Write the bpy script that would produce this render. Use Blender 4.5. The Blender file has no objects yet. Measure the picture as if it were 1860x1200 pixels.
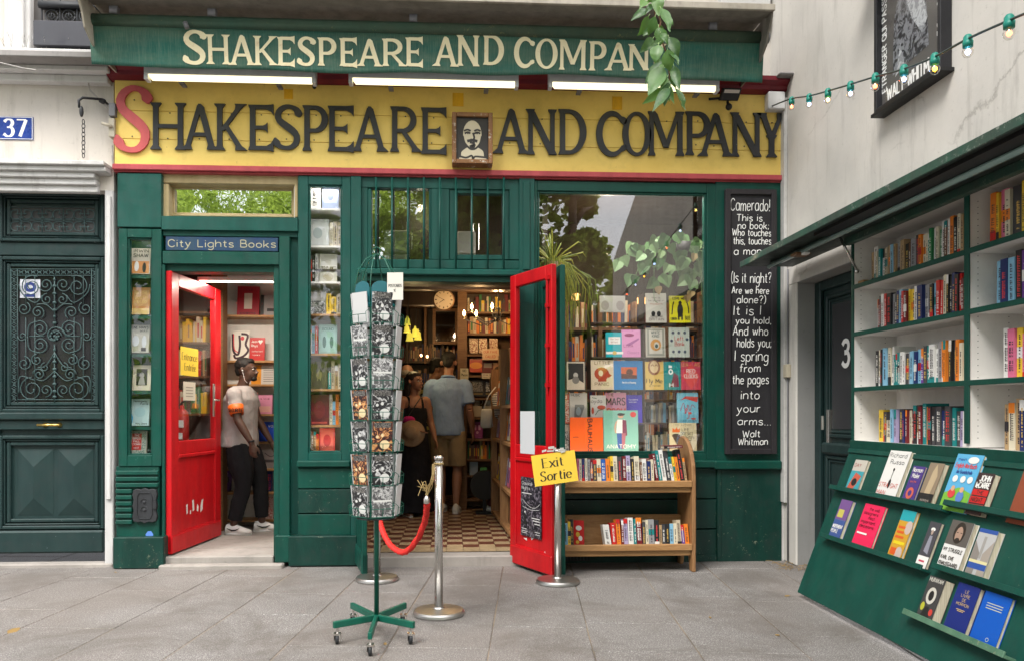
import bpy, math, random
from mathutils import Vector, Matrix
S = bpy.context.scene
COL = S.collection
PI = math.pi
R = math.radians
# ---------------------------------------------------------------- camera, world, sun, exposure
F, CX, CY, CAMZ = 1400.0, 900.0, 750.0, 1.25          # measured from the photograph (1860 px wide)
YAW = R(3.1); SA, CA = math.sin(YAW), math.cos(YAW)
cam_d = bpy.data.cameras.new('camera'); cam = bpy.data.objects.new('camera', cam_d); COL.objects.link(cam)
cam_d.sensor_width = 36; cam_d.lens = 36*F/1860
cam_d.shift_x = (930-CX)/1860; cam_d.shift_y = (CY-600)/1860
cam_d.clip_start = .05; cam_d.clip_end = 2000
cam.location = (0, 0, CAMZ); cam.rotation_euler = (PI/2, 0, -YAW)
S.camera = cam
SUN_EL, SUN_AZ = R(50), R(-42)                         # sun behind the camera, a little to the left, behind thin cloud
world = bpy.data.worlds.new('World'); S.world = world; world.use_nodes = True
wn = world.node_tree; wn.nodes.clear()
o_ = wn.nodes.new('ShaderNodeOutputWorld'); b_ = wn.nodes.new('ShaderNodeBackground')
sk = wn.nodes.new('ShaderNodeTexSky'); sk.sky_type = 'NISHITA'; sk.sun_disc = False
sk.sun_elevation = SUN_EL; sk.sun_rotation = PI + SUN_AZ; sk.air_density = 1.0; sk.dust_density = 4.0; sk.ozone_density = 1
hs = wn.nodes.new('ShaderNodeHueSaturation'); hs.inputs['Saturation'].default_value = .28
wn.links.new(sk.outputs[0], hs.inputs['Color']); wn.links.new(hs.outputs[0], b_.inputs['Color'])
b_.inputs['Strength'].default_value = .145
wn.links.new(b_.outputs[0], o_.inputs[0])
sd = bpy.data.lights.new('sun', 'SUN'); sd.energy = 1.5; sd.angle = R(24); sd.color = (1, .96, .9)
sun = bpy.data.objects.new('sun', sd); COL.objects.link(sun)
sdir = Vector((math.sin(SUN_AZ)*math.cos(SUN_EL), -math.cos(SUN_AZ)*math.cos(SUN_EL), math.sin(SUN_EL)))  # towards the sun
sun.rotation_euler = sdir.to_track_quat('Z', 'Y').to_euler(); sun.location = sdir*20
S.view_settings.view_transform = 'Standard'; S.view_settings.look = 'None'
S.view_settings.gamma = 1; S.view_settings.use_curve_mapping = False
S.view_settings.exposure = 1.5
S.render.engine = 'CYCLES'
try:
    S.cycles.max_bounces = 8; S.cycles.transparent_max_bounces = 16
except Exception: pass

# ---------------------------------------------------------------- measuring helpers (photo pixels -> places)
D = 6.43                                               # distance of the shopfront
def ray(px, py):
    u = (px-CX)/F; w = (CY-py)/F
    return Vector((u*CA+SA, CA-u*SA, w))               # direction with depth 1
def XX(px, Y):                                         # X of a pixel column on the plane Y
    r = ray(px, 0); return r.x/r.y*Y
def ZZ(px, py, Y):
    r = ray(px, py); return CAMZ + r.z/r.y*Y
def PY(px, py, Y): return Vector((XX(px, Y), Y, ZZ(px, py, Y)))
def PX(px, py, X):                                     # point on the plane X
    r = ray(px, py); k = X/r.x; return Vector((X, r.y*k, CAMZ + r.z*k))
def PG(px, py, z=0):
    r = ray(px, py); k = (z-CAMZ)/r.z; return Vector((r.x*k, r.y*k, z))
def PD(px, py, d): return Vector((0, 0, CAMZ)) + ray(px, py)*d
def RECT(x0, y0, x1, y1, Y):
    xm = (x0+x1)/2
    return XX(x0, Y), XX(x1, Y), ZZ(xm, y1, Y), ZZ(xm, y0, Y)   # X0, X1, Z0, Z1

# ---------------------------------------------------------------- materials
MATS = {}
def new_mat(name):
    m = bpy.data.materials.new(name); m.use_nodes = True
    nt = m.node_tree; nt.nodes.clear()
    o = nt.nodes.new('ShaderNodeOutputMaterial'); p = nt.nodes.new('ShaderNodeBsdfPrincipled')
    nt.links.new(p.outputs[0], o.inputs[0]); return m, nt, p, o
def N(nt, t, **kw):
    n = nt.nodes.new(t)
    for k, v in kw.items():
        if k in n.inputs: n.inputs[k].default_value = v
        else: setattr(n, k, v)
    return n
def ramp(nt, fac, stops):
    r = nt.nodes.new('ShaderNodeValToRGB'); nt.links.new(fac, r.inputs[0])
    e = r.color_ramp.elements
    while len(e) < len(stops): e.new(.5)
    for q, (p_, c) in zip(e, stops):
        q.position = p_; q.color = (c[0], c[1], c[2], 1) if hasattr(c, '__len__') else (c, c, c, 1)
    return r.outputs[0]
def mixc(nt, fac, a, b, mode='MIX'):
    m = nt.nodes.new('ShaderNodeMix'); m.data_type = 'RGBA'; m.blend_type = mode
    for s, v in ((m.inputs[0], fac), (m.inputs[6], a), (m.inputs[7], b)):
        if hasattr(v, 'is_output'): nt.links.new(v, s)
        elif hasattr(v, '__len__'): s.default_value = (v[0], v[1], v[2], 1)
        else: s.default_value = v
    return m.outputs[2]
def noise(nt, scale, detail=4, rough=.6, vec=None, dist=0):
    n = N(nt, 'ShaderNodeTexNoise', Scale=scale, Detail=detail, Roughness=rough, Distortion=dist)
    if vec is not None: nt.links.new(vec, n.inputs['Vector'])
    return n.outputs['Fac']
def objvec(nt, scale=(1, 1, 1), gen=False):
    t = nt.nodes.new('ShaderNodeNewGeometry')
    mp = N(nt, 'ShaderNodeMapping'); mp.inputs['Scale'].default_value = scale
    nt.links.new(t.outputs['Position'], mp.inputs['Vector']); return mp.outputs[0]
def bump(nt, p, h, strength=.3, dist=.002):
    b = N(nt, 'ShaderNodeBump', Strength=strength, Distance=dist)
    nt.links.new(h, b.inputs['Height']); nt.links.new(b.outputs[0], p.inputs['Normal'])
def plain(c, rough=.6, metal=0, spec=.4, name=None):
    key = ('plain', tuple(round(v, 3) for v in c), rough, metal)
    if key not in MATS:
        m, nt, p, o = new_mat(name or 'plain'); p.inputs['Base Color'].default_value = (*c, 1)
        p.inputs['Roughness'].default_value = rough; p.inputs['Metallic'].default_value = metal
        p.inputs['Specular IOR Level'].default_value = spec; MATS[key] = m
    return MATS[key]
def paint(name, c, c2=None, rough=.42, chip=None, chip_amt=.66, dirt=.35, bstr=.25, streak=6):
    """painted wood: slight tone drift, vertical streaks, dirt specks and worn chips"""
    m, nt, p, o = new_mat(name)
    c2 = c2 or tuple(v*.72 for v in c)
    v1 = objvec(nt, (streak, streak, 1.2)); v2 = objvec(nt)
    a = noise(nt, 1.6, 5, .6, v1); base = mixc(nt, ramp(nt, a, [(.35, 0), (.68, 1)]), c, c2)
    b = noise(nt, 9, 6, .7, v2)
    base = mixc(nt, ramp(nt, b, [(.5, 0), (.78, dirt)]), base, tuple(.35*v+.02 for v in c))
    if chip:
        cn = noise(nt, 26, 5, .75, v2); big = noise(nt, 2.3, 3, .6, v2)
        mm = N(nt, 'ShaderNodeMath', operation='MULTIPLY'); nt.links.new(ramp(nt, cn, [(chip_amt, 0), (chip_amt+.03, 1)]), mm.inputs[0])
        nt.links.new(ramp(nt, big, [(.45, 0), (.6, 1)]), mm.inputs[1])
        base = mixc(nt, mm.outputs[0], base, chip)
    nt.links.new(base, p.inputs['Base Color'])
    nt.links.new(ramp(nt, b, [(.3, rough-.1), (.8, rough+.22)]), p.inputs['Roughness'])
    p.inputs['Specular IOR Level'].default_value = .32
    bump(nt, p, noise(nt, 38, 6, .7, objvec(nt, (1, 1, .25))), bstr, .003)
    return m
def wood(name, c, c2, rough=.55, axis='x', scale=1.0):
    m, nt, p, o = new_mat(name)
    sc = {'x': (1.3, 12, 12), 'y': (12, 1.3, 12), 'z': (12, 12, 1.3)}[axis]
    v = objvec(nt, tuple(s*scale for s in sc))
    a = noise(nt, 3, 8, .65, v, 1.2)
    base = mixc(nt, ramp(nt, a, [(.35, 0), (.65, 1)]), c, c2)
    b = noise(nt, 7, 4, .6, objvec(nt)); base = mixc(nt, ramp(nt, b, [(.55, 0), (.8, .4)]), base, tuple(v_*.4 for v_ in c2))
    nt.links.new(base, p.inputs['Base Color']); p.inputs['Roughness'].default_value = rough
    bump(nt, p, a, .3, .002); return m
def plaster(name, c, c2, dirtc, rough=.85, crack=True, sc=1.0):
    m, nt, p, o = new_mat(name); v = objvec(nt)
    a = noise(nt, 1.1*sc, 6, .62, v)
    base = mixc(nt, ramp(nt, a, [(.35, 0), (.7, 1)]), c, c2)
    st = noise(nt, 2.5, 6, .7, objvec(nt, (3, 3, .35)))
    base = mixc(nt, ramp(nt, st, [(.54, 0), (.76, .6)]), base, dirtc)
    b = noise(nt, 30, 5, .7, v)
    base = mixc(nt, ramp(nt, b, [(.60, 0), (.72, .4)]), base, dirtc)
    base = mixc(nt, ramp(nt, noise(nt, .5, 3, .5, v, .4), [(.45, 0), (.62, .35)]), base, tuple(x*.75 for x in c2))
    if crack:
        vo = N(nt, 'ShaderNodeTexVoronoi', feature='DISTANCE_TO_EDGE', Scale=.75)
        nv = N(nt, 'ShaderNodeTexNoise', Scale=2.2, Detail=6, Roughness=.7)
        nt.links.new(v, nv.inputs['Vector'])
        mx = mixc(nt, .22, v, nv.outputs['Color'], 'ADD'); nt.links.new(mx, vo.inputs['Vector'])
        cm = ramp(nt, vo.outputs['Distance'], [(0, .55), (.006, 0)])
        mk = N(nt, 'ShaderNodeMath', operation='MULTIPLY'); nt.links.new(cm, mk.inputs[0])
        nt.links.new(ramp(nt, noise(nt, 1.7, 2, .5, v), [(.5, 0), (.58, 1)]), mk.inputs[1])
        base = mixc(nt, mk.outputs[0], base, dirtc)
    nt.links.new(base, p.inputs['Base Color']); p.inputs['Roughness'].default_value = rough
    p.inputs['Specular IOR Level'].default_value = .2
    bump(nt, p, noise(nt, 22, 8, .7, v), .35, .004); return m
def glass(name, base=.10, gain=1.0, rip=.02, tint=(1, 1, 1), wob=1.0):
    m, nt, p, o = new_mat(name); nt.nodes.remove(p)
    tr = N(nt, 'ShaderNodeBsdfTransparent'); tr.inputs[0].default_value = (*tint, 1)
    gl = N(nt, 'ShaderNodeBsdfGlossy', Roughness=.0); gl.inputs[0].default_value = (1, 1, 1, 1)
    lw = N(nt, 'ShaderNodeLayerWeight', Blend=.5); fr = N(nt, 'ShaderNodeMath', operation='POWER'); nt.links.new(lw.outputs['Facing'], fr.inputs[0]); fr.inputs[1].default_value = 4.5
    b = N(nt, 'ShaderNodeBump', Strength=rip, Distance=.02)
    nt.links.new(noise(nt, 2.5*wob, 2, .5, objvec(nt)), b.inputs['Height'])
    nt.links.new(b.outputs[0], gl.inputs['Normal'])
    mm = N(nt, 'ShaderNodeMath', operation='MULTIPLY_ADD'); nt.links.new(fr.outputs[0], mm.inputs[0])
    mm.inputs[1].default_value = gain; mm.inputs[2].default_value = base; mm.use_clamp = True
    mx = N(nt, 'ShaderNodeMixShader'); nt.links.new(mm.outputs[0], mx.inputs[0])
    nt.links.new(tr.outputs[0], mx.inputs[1]); nt.links.new(gl.outputs[0], mx.inputs[2]); nt.links.new(mx.outputs[0], o.inputs[0])
    return m
def emit(name, c, s):
    key = ('emit', name)
    if key not in MATS:
        m, nt, p, o = new_mat(name); p.inputs['Base Color'].default_value = (*c, 1)
        p.inputs['Emission Color'].default_value = (*c, 1); p.inputs['Emission Strength'].default_value = s; MATS[key] = m
    return MATS[key]
GREEN = paint('green_paint', (.0015, .058, .041), (.001, .043, .031), chip=(.06, .13, .10), chip_amt=.65)
GREEN2 = paint('upper_green_paint', (.005, .074, .058), (.004, .054, .043), chip=(.02, .05, .04), chip_amt=.66)
GREEND = paint('worn_green_paint', (.004, .040, .030), (.0025, .026, .020), chip=(.16, .18, .13), chip_amt=.625, dirt=.7, bstr=.6)
GREENB = paint('stall_green_paint', (.003, .060, .042), (.003, .045, .033), chip=(.07, .14, .10), chip_amt=.70, rough=.5)
SLATE = paint('slate_green_paint', (.015, .035, .034), (.010, .026, .026), chip=(.34, .37, .36), chip_amt=.69, dirt=.5, rough=.38)
RED = paint('red_paint', (.52, .006, .010), (.38, .004, .008), rough=.36, chip=(.30, .01, .01), chip_amt=.66, dirt=.25, bstr=.12)
MAROON = paint('maroon_paint', (.17, .012, .020), (.12, .010, .018), chip=(.3, .1, .08))
ROSE = paint('rose_paint', (.46, .075, .085), (.36, .055, .065), rough=.5, chip=(.7, .4, .12), chip_amt=.68)
YELLOW = paint('yellow_paint', (.84, .62, .17), (.74, .52, .12), rough=.5, chip=(.34, .22, .07), chip_amt=.66, dirt=.22, bstr=.5, streak=.8)
YELLOW2 = paint('fresh_yellow_paint', (.80, .44, .02), rough=.5)
LETTER = paint('charcoal_paint', (.040, .042, .046), (.032, .033, .037), rough=.45, chip=(.16, .16, .16), dirt=.2)
LETTER_R = paint('faded_red_paint', (.55, .10, .10), (.47, .08, .085), rough=.5, chip=(.12, .02, .02), chip_amt=.7)
CREAMW = paint('cream_window_paint', (.50, .40, .22), (.42, .32, .16), chip=(.2, .14, .07))
PLASTER = plaster('right_wall_plaster', (.66, .63, .58), (.52, .50, .465), (.25, .235, .21))
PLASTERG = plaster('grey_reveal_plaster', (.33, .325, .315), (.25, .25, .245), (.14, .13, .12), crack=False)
STONEW = plaster('left_wall_plaster', (.62, .57, .51), (.54, .50, .46), (.30, .27, .24), crack=False)
MOULD = plaster('moulding_plaster', (.62, .61, .60), (.50, .49, .48), (.24, .22, .20), crack=False, sc=2)
SILL = plaster('stone_sill', (.36, .33, .30), (.26, .24, .22), (.13, .12, .11), crack=False, sc=3)
GLASS = glass('window_glass', .085, 1.0, .012)
GLASS_T = glass('transom_glass', .60, 1.0, .05, (.85, .9, .85), 4)
GLASS_U = glass('upper_glass', .30, 1.0, .06, (.9, .95, .93), 3)
GLASS_S = glass('case_glass', .04, .8, .02)
STEEL, nt, p, o = new_mat('brushed_steel'); p.inputs['Base Color'].default_value = (.62, .60, .57, 1); p.inputs['Metallic'].default_value = 1
nt.links.new(ramp(nt, noise(nt, 30, 3, .6, objvec(nt, (1, 1, .02))), [(.3, .18), (.8, .4)]), p.inputs['Roughness'])
ZINC = paint('zinc_grey', (.20, .20, .21), (.15, .15, .16), rough=.5)
IRON = paint('iron_paint', (.030, .032, .036), (.022, .023, .026), rough=.5)
STEELB, nt, p, o = new_mat('brushed_base_steel'); p.inputs['Base Color'].default_value = (.50, .49, .47, 1); p.inputs['Metallic'].default_value = 1; p.inputs['Roughness'].default_value = .38
BLACK = plain((.01, .01, .011), .5)
BLACKBOARD = paint('blackboard_paint', (.018, .017, .020), (.026, .025, .028), rough=.6, dirt=.3)
WHITE = paint('shelf_white', (.76, .74, .71), (.70, .68, .65), rough=.55, dirt=.2, bstr=.1)
CHALK = plain((.82, .82, .80), .8)
PINE = wood('shelf_wood', (.42, .23, .09), (.30, .15, .055))
PINEZ = wood('side_wood', (.34, .18, .075), (.22, .105, .04), axis='z')
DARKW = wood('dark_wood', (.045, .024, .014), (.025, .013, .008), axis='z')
MIDW = wood('mid_wood', (.20, .10, .04), (.13, .06, .025), axis='x')
PAGES = plain((.66, .60, .48), .9)
m, nt, p, o = new_mat('page_edges')
nt.links.new(mixc(nt, ramp(nt, noise(nt, 120, 2, .5, objvec(nt, (1, 1, .05))), [(.35, 0), (.65, 1)]), (.68, .61, .47), (.48, .42, .31)), p.inputs['Base Color']); p.inputs['Roughness'].default_value = .9
PAGES = m
BRASS = plain((.62, .42, .12), .3, 1)
ROPE, nt, p, o = new_mat('red_rope'); p.inputs['Base Color'].default_value = (.66, .018, .012, 1); p.inputs['Roughness'].default_value = .65
bump(nt, p, noise(nt, 160, 3, .6, objvec(nt)), .4, .002)
LEAFM, nt, p, o = new_mat('leaf_green')
oi = nt.nodes.new('ShaderNodeNewGeometry')
nt.links.new(ramp(nt, oi.outputs['Random Per Island'], [(0, (.035, .095, .02)), (.5, (.075, .17, .035)), (1, (.13, .25, .06))]), p.inputs['Base Color'])
p.inputs['Roughness'].default_value = .45; p.inputs['Transmission Weight'].default_value = 0
tl = N(nt, 'ShaderNodeBsdfTranslucent'); tl.inputs[0].default_value = (.14, .26, .04, 1)
mx = N(nt, 'ShaderNodeMixShader'); mx.inputs[0].default_value = .25
nt.links.new(p.outputs[0], mx.inputs[1]); nt.links.new(tl.outputs[0], mx.inputs[2]); nt.links.new(mx.outputs[0], o.inputs[0])
def leafmat(name, lo, hi, tr=0):
    m, nt, p, o = new_mat(name); g = nt.nodes.new('ShaderNodeNewGeometry')
    nt.links.new(ramp(nt, g.outputs['Random Per Island'], [(0, lo), (1, hi)]), p.inputs['Base Color']); p.inputs['Roughness'].default_value = .5
    if tr:
        tl = N(nt, 'ShaderNodeBsdfTranslucent'); tl.inputs[0].default_value = (hi[0]*1.3, hi[1]*1.2, hi[2]*.8, 1); mx = N(nt, 'ShaderNodeMixShader'); mx.inputs[0].default_value = tr
        nt.links.new(p.outputs[0], mx.inputs[1]); nt.links.new(tl.outputs[0], mx.inputs[2]); nt.links.new(mx.outputs[0], o.inputs[0])
    return m
def photo(name, dark, light, sc=60, mid=None, seed=0):
    """printed photograph: blotchy high contrast print"""
    m, nt, p, o = new_mat(name); v = objvec(nt)
    n = N(nt, 'ShaderNodeTexNoise', Scale=sc, Detail=3, Roughness=.5, Distortion=2.2); nt.links.new(v, n.inputs['Vector'])
    st = [(.42, dark), (.53, mid), (.62, light)] if mid else [(.44, dark), (.56, light)]
    nt.links.new(ramp(nt, n.outputs['Fac'], st), p.inputs['Base Color']); p.inputs['Roughness'].default_value = .35
    return m
PHOTO_BW = photo('mono_print', (.010, .010, .012), (.50, .50, .50), 30, (.03, .03, .032))
PHOTO_COL = photo('colour_print', (.02, .010, .01), (.60, .30, .11), 32, (.12, .025, .018))
PHOTO_SOFT = photo('grey_print', (.06, .06, .065), (.55, .55, .55), 35, (.30, .30, .30))

# ---------------------------------------------------------------- mesh builder
class MB:
    def __init__(s): s.v = []; s.f = []; s.m = []; s.k = 0
    def face(s, pts, m=0):
        i = len(s.v); s.v += [tuple(p) for p in pts]; s.f.append(tuple(range(i, i+len(pts)))); s.m.append(m)
    def box(s, x0, x1, y0, y1, z0, z1, m=0):
        x0, x1 = min(x0, x1), max(x0, x1); y0, y1 = min(y0, y1), max(y0, y1); z0, z1 = min(z0, z1), max(z0, z1)
        i = len(s.v); s.v += [(x, y, z) for z in (z0, z1) for y in (y0, y1) for x in (x0, x1)]
        for q in ((0, 2, 3, 1), (4, 5, 7, 6), (0, 1, 5, 4), (2, 6, 7, 3), (0, 4, 6, 2), (1, 3, 7, 5)):
            s.f.append(tuple(i+k for k in q)); s.m.append(m)
        return s
    def obox(s, o, a, b, c, m=0):            # oriented box: corner and three edge vectors
        o, a, b, c = Vector(o), Vector(a), Vector(b), Vector(c)
        i = len(s.v); s.v += [tuple(o+a*x+b*y+c*z) for z in (0, 1) for y in (0, 1) for x in (0, 1)]
        fl = a.cross(b).dot(c) < 0
        for q in ((0, 2, 3, 1), (4, 5, 7, 6), (0, 1, 5, 4), (2, 6, 7, 3), (0, 4, 6, 2), (1, 3, 7, 5)):
            q = q[::-1] if fl else q; s.f.append(tuple(i+k for k in q)); s.m.append(m)
        return s
    def prism(s, poly, vec, m=0):            # polygon (3d points) pushed along vec
        vec = Vector(vec); n = len(poly); i = len(s.v); P = [Vector(p) for p in poly]
        s.v += [tuple(p) for p in P] + [tuple(p+vec) for p in P]
        s.f.append(tuple(i+k for k in range(n))); s.m.append(m)
        s.f.append(tuple(i+n+k for k in reversed(range(n)))); s.m.append(m)
        for k in range(n):
            s.f.append((i+k, i+n+k, i+n+(k+1) % n, i+(k+1) % n)); s.m.append(m)
        return s
    def loft(s, rings, m=0, cap=True, closed=True):
        i = len(s.v); n = len(rings[0])
        for r in rings: s.v += [tuple(p) for p in r]
        for a in range(len(rings)-1):
            for k in range(n if closed else n-1):
                s.f.append((i+a*n+k, i+a*n+(k+1) % n, i+(a+1)*n+(k+1) % n, i+(a+1)*n+k)); s.m.append(m)
        if cap and closed:
            s.f.append(tuple(i+k for k in reversed(range(n)))); s.m.append(m)
            j = i+(len(rings)-1)*n; s.f.append(tuple(j+k for k in range(n))); s.m.append(m)
        return s
    def tube(s, pts, r, n=8, m=0, cap=True, flat=None):
        pts = [Vector(p) for p in pts]; rings = []; rr = r if hasattr(r, '__len__') else [r]*len(pts)
        t0 = (pts[1]-pts[0]).normalized(); up = Vector((0, 0, 1)) if abs(t0.z) < .9 else Vector((1, 0, 0))
        a = t0.cross(up).normalized()
        for k, p in enumerate(pts):
            t = (pts[min(k+1, len(pts)-1)]-pts[max(k-1, 0)])
            if t.length < 1e-9: t = t0
            t.normalize(); a = (a - t*a.dot(t)).normalized(); b = t.cross(a)
            fa = flat or 1
            rings.append([p + a*math.cos(2*PI*q/n)*rr[k] + b*math.sin(2*PI*q/n)*rr[k]*fa for q in range(n)])
        return s.loft(rings, m, cap)
    def lathe(s, c, prof, n=24, m=0, axis=None):   # prof: (radius, height)
        c = Vector(c); ax = Vector(axis).normalized() if axis else Vector((0, 0, 1))
        u = ax.orthogonal().normalized(); w = ax.cross(u)
        return s.loft([[c+ax*z+u*r*math.cos(2*PI*q/n)+w*r*math.sin(2*PI*q/n) for q in range(n)] for r, z in prof], m)
    def ell(s, c, r, n=10, m=0, rot=None):
        c = Vector(c); rings = []
        for k in range(1, n):
            t = PI*k/n
            ring = [Vector((r[0]*math.sin(t)*math.cos(2*PI*q/(n+2)), r[1]*math.sin(t)*math.sin(2*PI*q/(n+2)), r[2]*-math.cos(t))) for q in range(n+2)]
            rings.append([c+(rot @ p if rot else p) for p in ring])
        return s.loft(rings, m)
    def build(s, name, mats, parent=None, smooth=False, bevel=0, seg=1, me=None):
        if me is None:
            me = bpy.data.meshes.new(name); me.from_pydata(s.v, [], s.f)
            if not hasattr(mats, '__len__'): mats = [mats]
            for q in mats: me.materials.append(q)
            me.polygons.foreach_set('material_index', s.m)
            if smooth: me.polygons.foreach_set('use_smooth', [True]*len(me.polygons))
            me.update()
        o = bpy.data.objects.new(name, me); COL.objects.link(o)
        if parent is not None: o.parent = parent; o.matrix_parent_inverse = parent.matrix_basis.inverted()
        if bevel:
            b = o.modifiers.new('bevel', 'BEVEL'); b.width = bevel; b.segments = seg; b.limit_method = 'ANGLE'; b.angle_limit = R(40)
        return o
def tag(o, label=None, cat=None, group=None, kind=None):
    if label: o['label'] = label
    if cat: o['category'] = cat
    if group: o['group'] = group
    if kind: o['kind'] = kind
    return o
def thing(name, label, cat, loc=(0, 0, 0), group=None, rz=0):
    o = bpy.data.objects.new(name, None); COL.objects.link(o); o.empty_display_size = .1
    o.location = loc; o.rotation_euler = (0, 0, rz); return tag(o, label, cat, group)
def bx(name, mat, parent, x0, x1, y0, y1, z0, z1, bevel=.003):
    return MB().box(x0, x1, y0, y1, z0, z1).build(name, mat, parent, bevel=bevel)
def fbx(name, mat, parent, px0, py0, px1, py1, yf, yb, bevel=.004):      # box given by its photo rectangle on plane yf
    a, b, c, d = RECT(px0, py0, px1, py1, yf); return bx(name, mat, parent, a, b, yf, yb, c, d, bevel)
def frame_mb(mb, x0, x1, z0, z1, w, yf, yb, m=0, w2=None):
    w2 = w2 or w
    mb.box(x0, x0+w, yf, yb, z0, z1, m); mb.box(x1-w, x1, yf, yb, z0, z1, m)
    mb.box(x0+w, x1-w, yf, yb, z0, z0+w2, m); mb.box(x0+w, x1-w, yf, yb, z1-w2, z1, m); return mb

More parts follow.
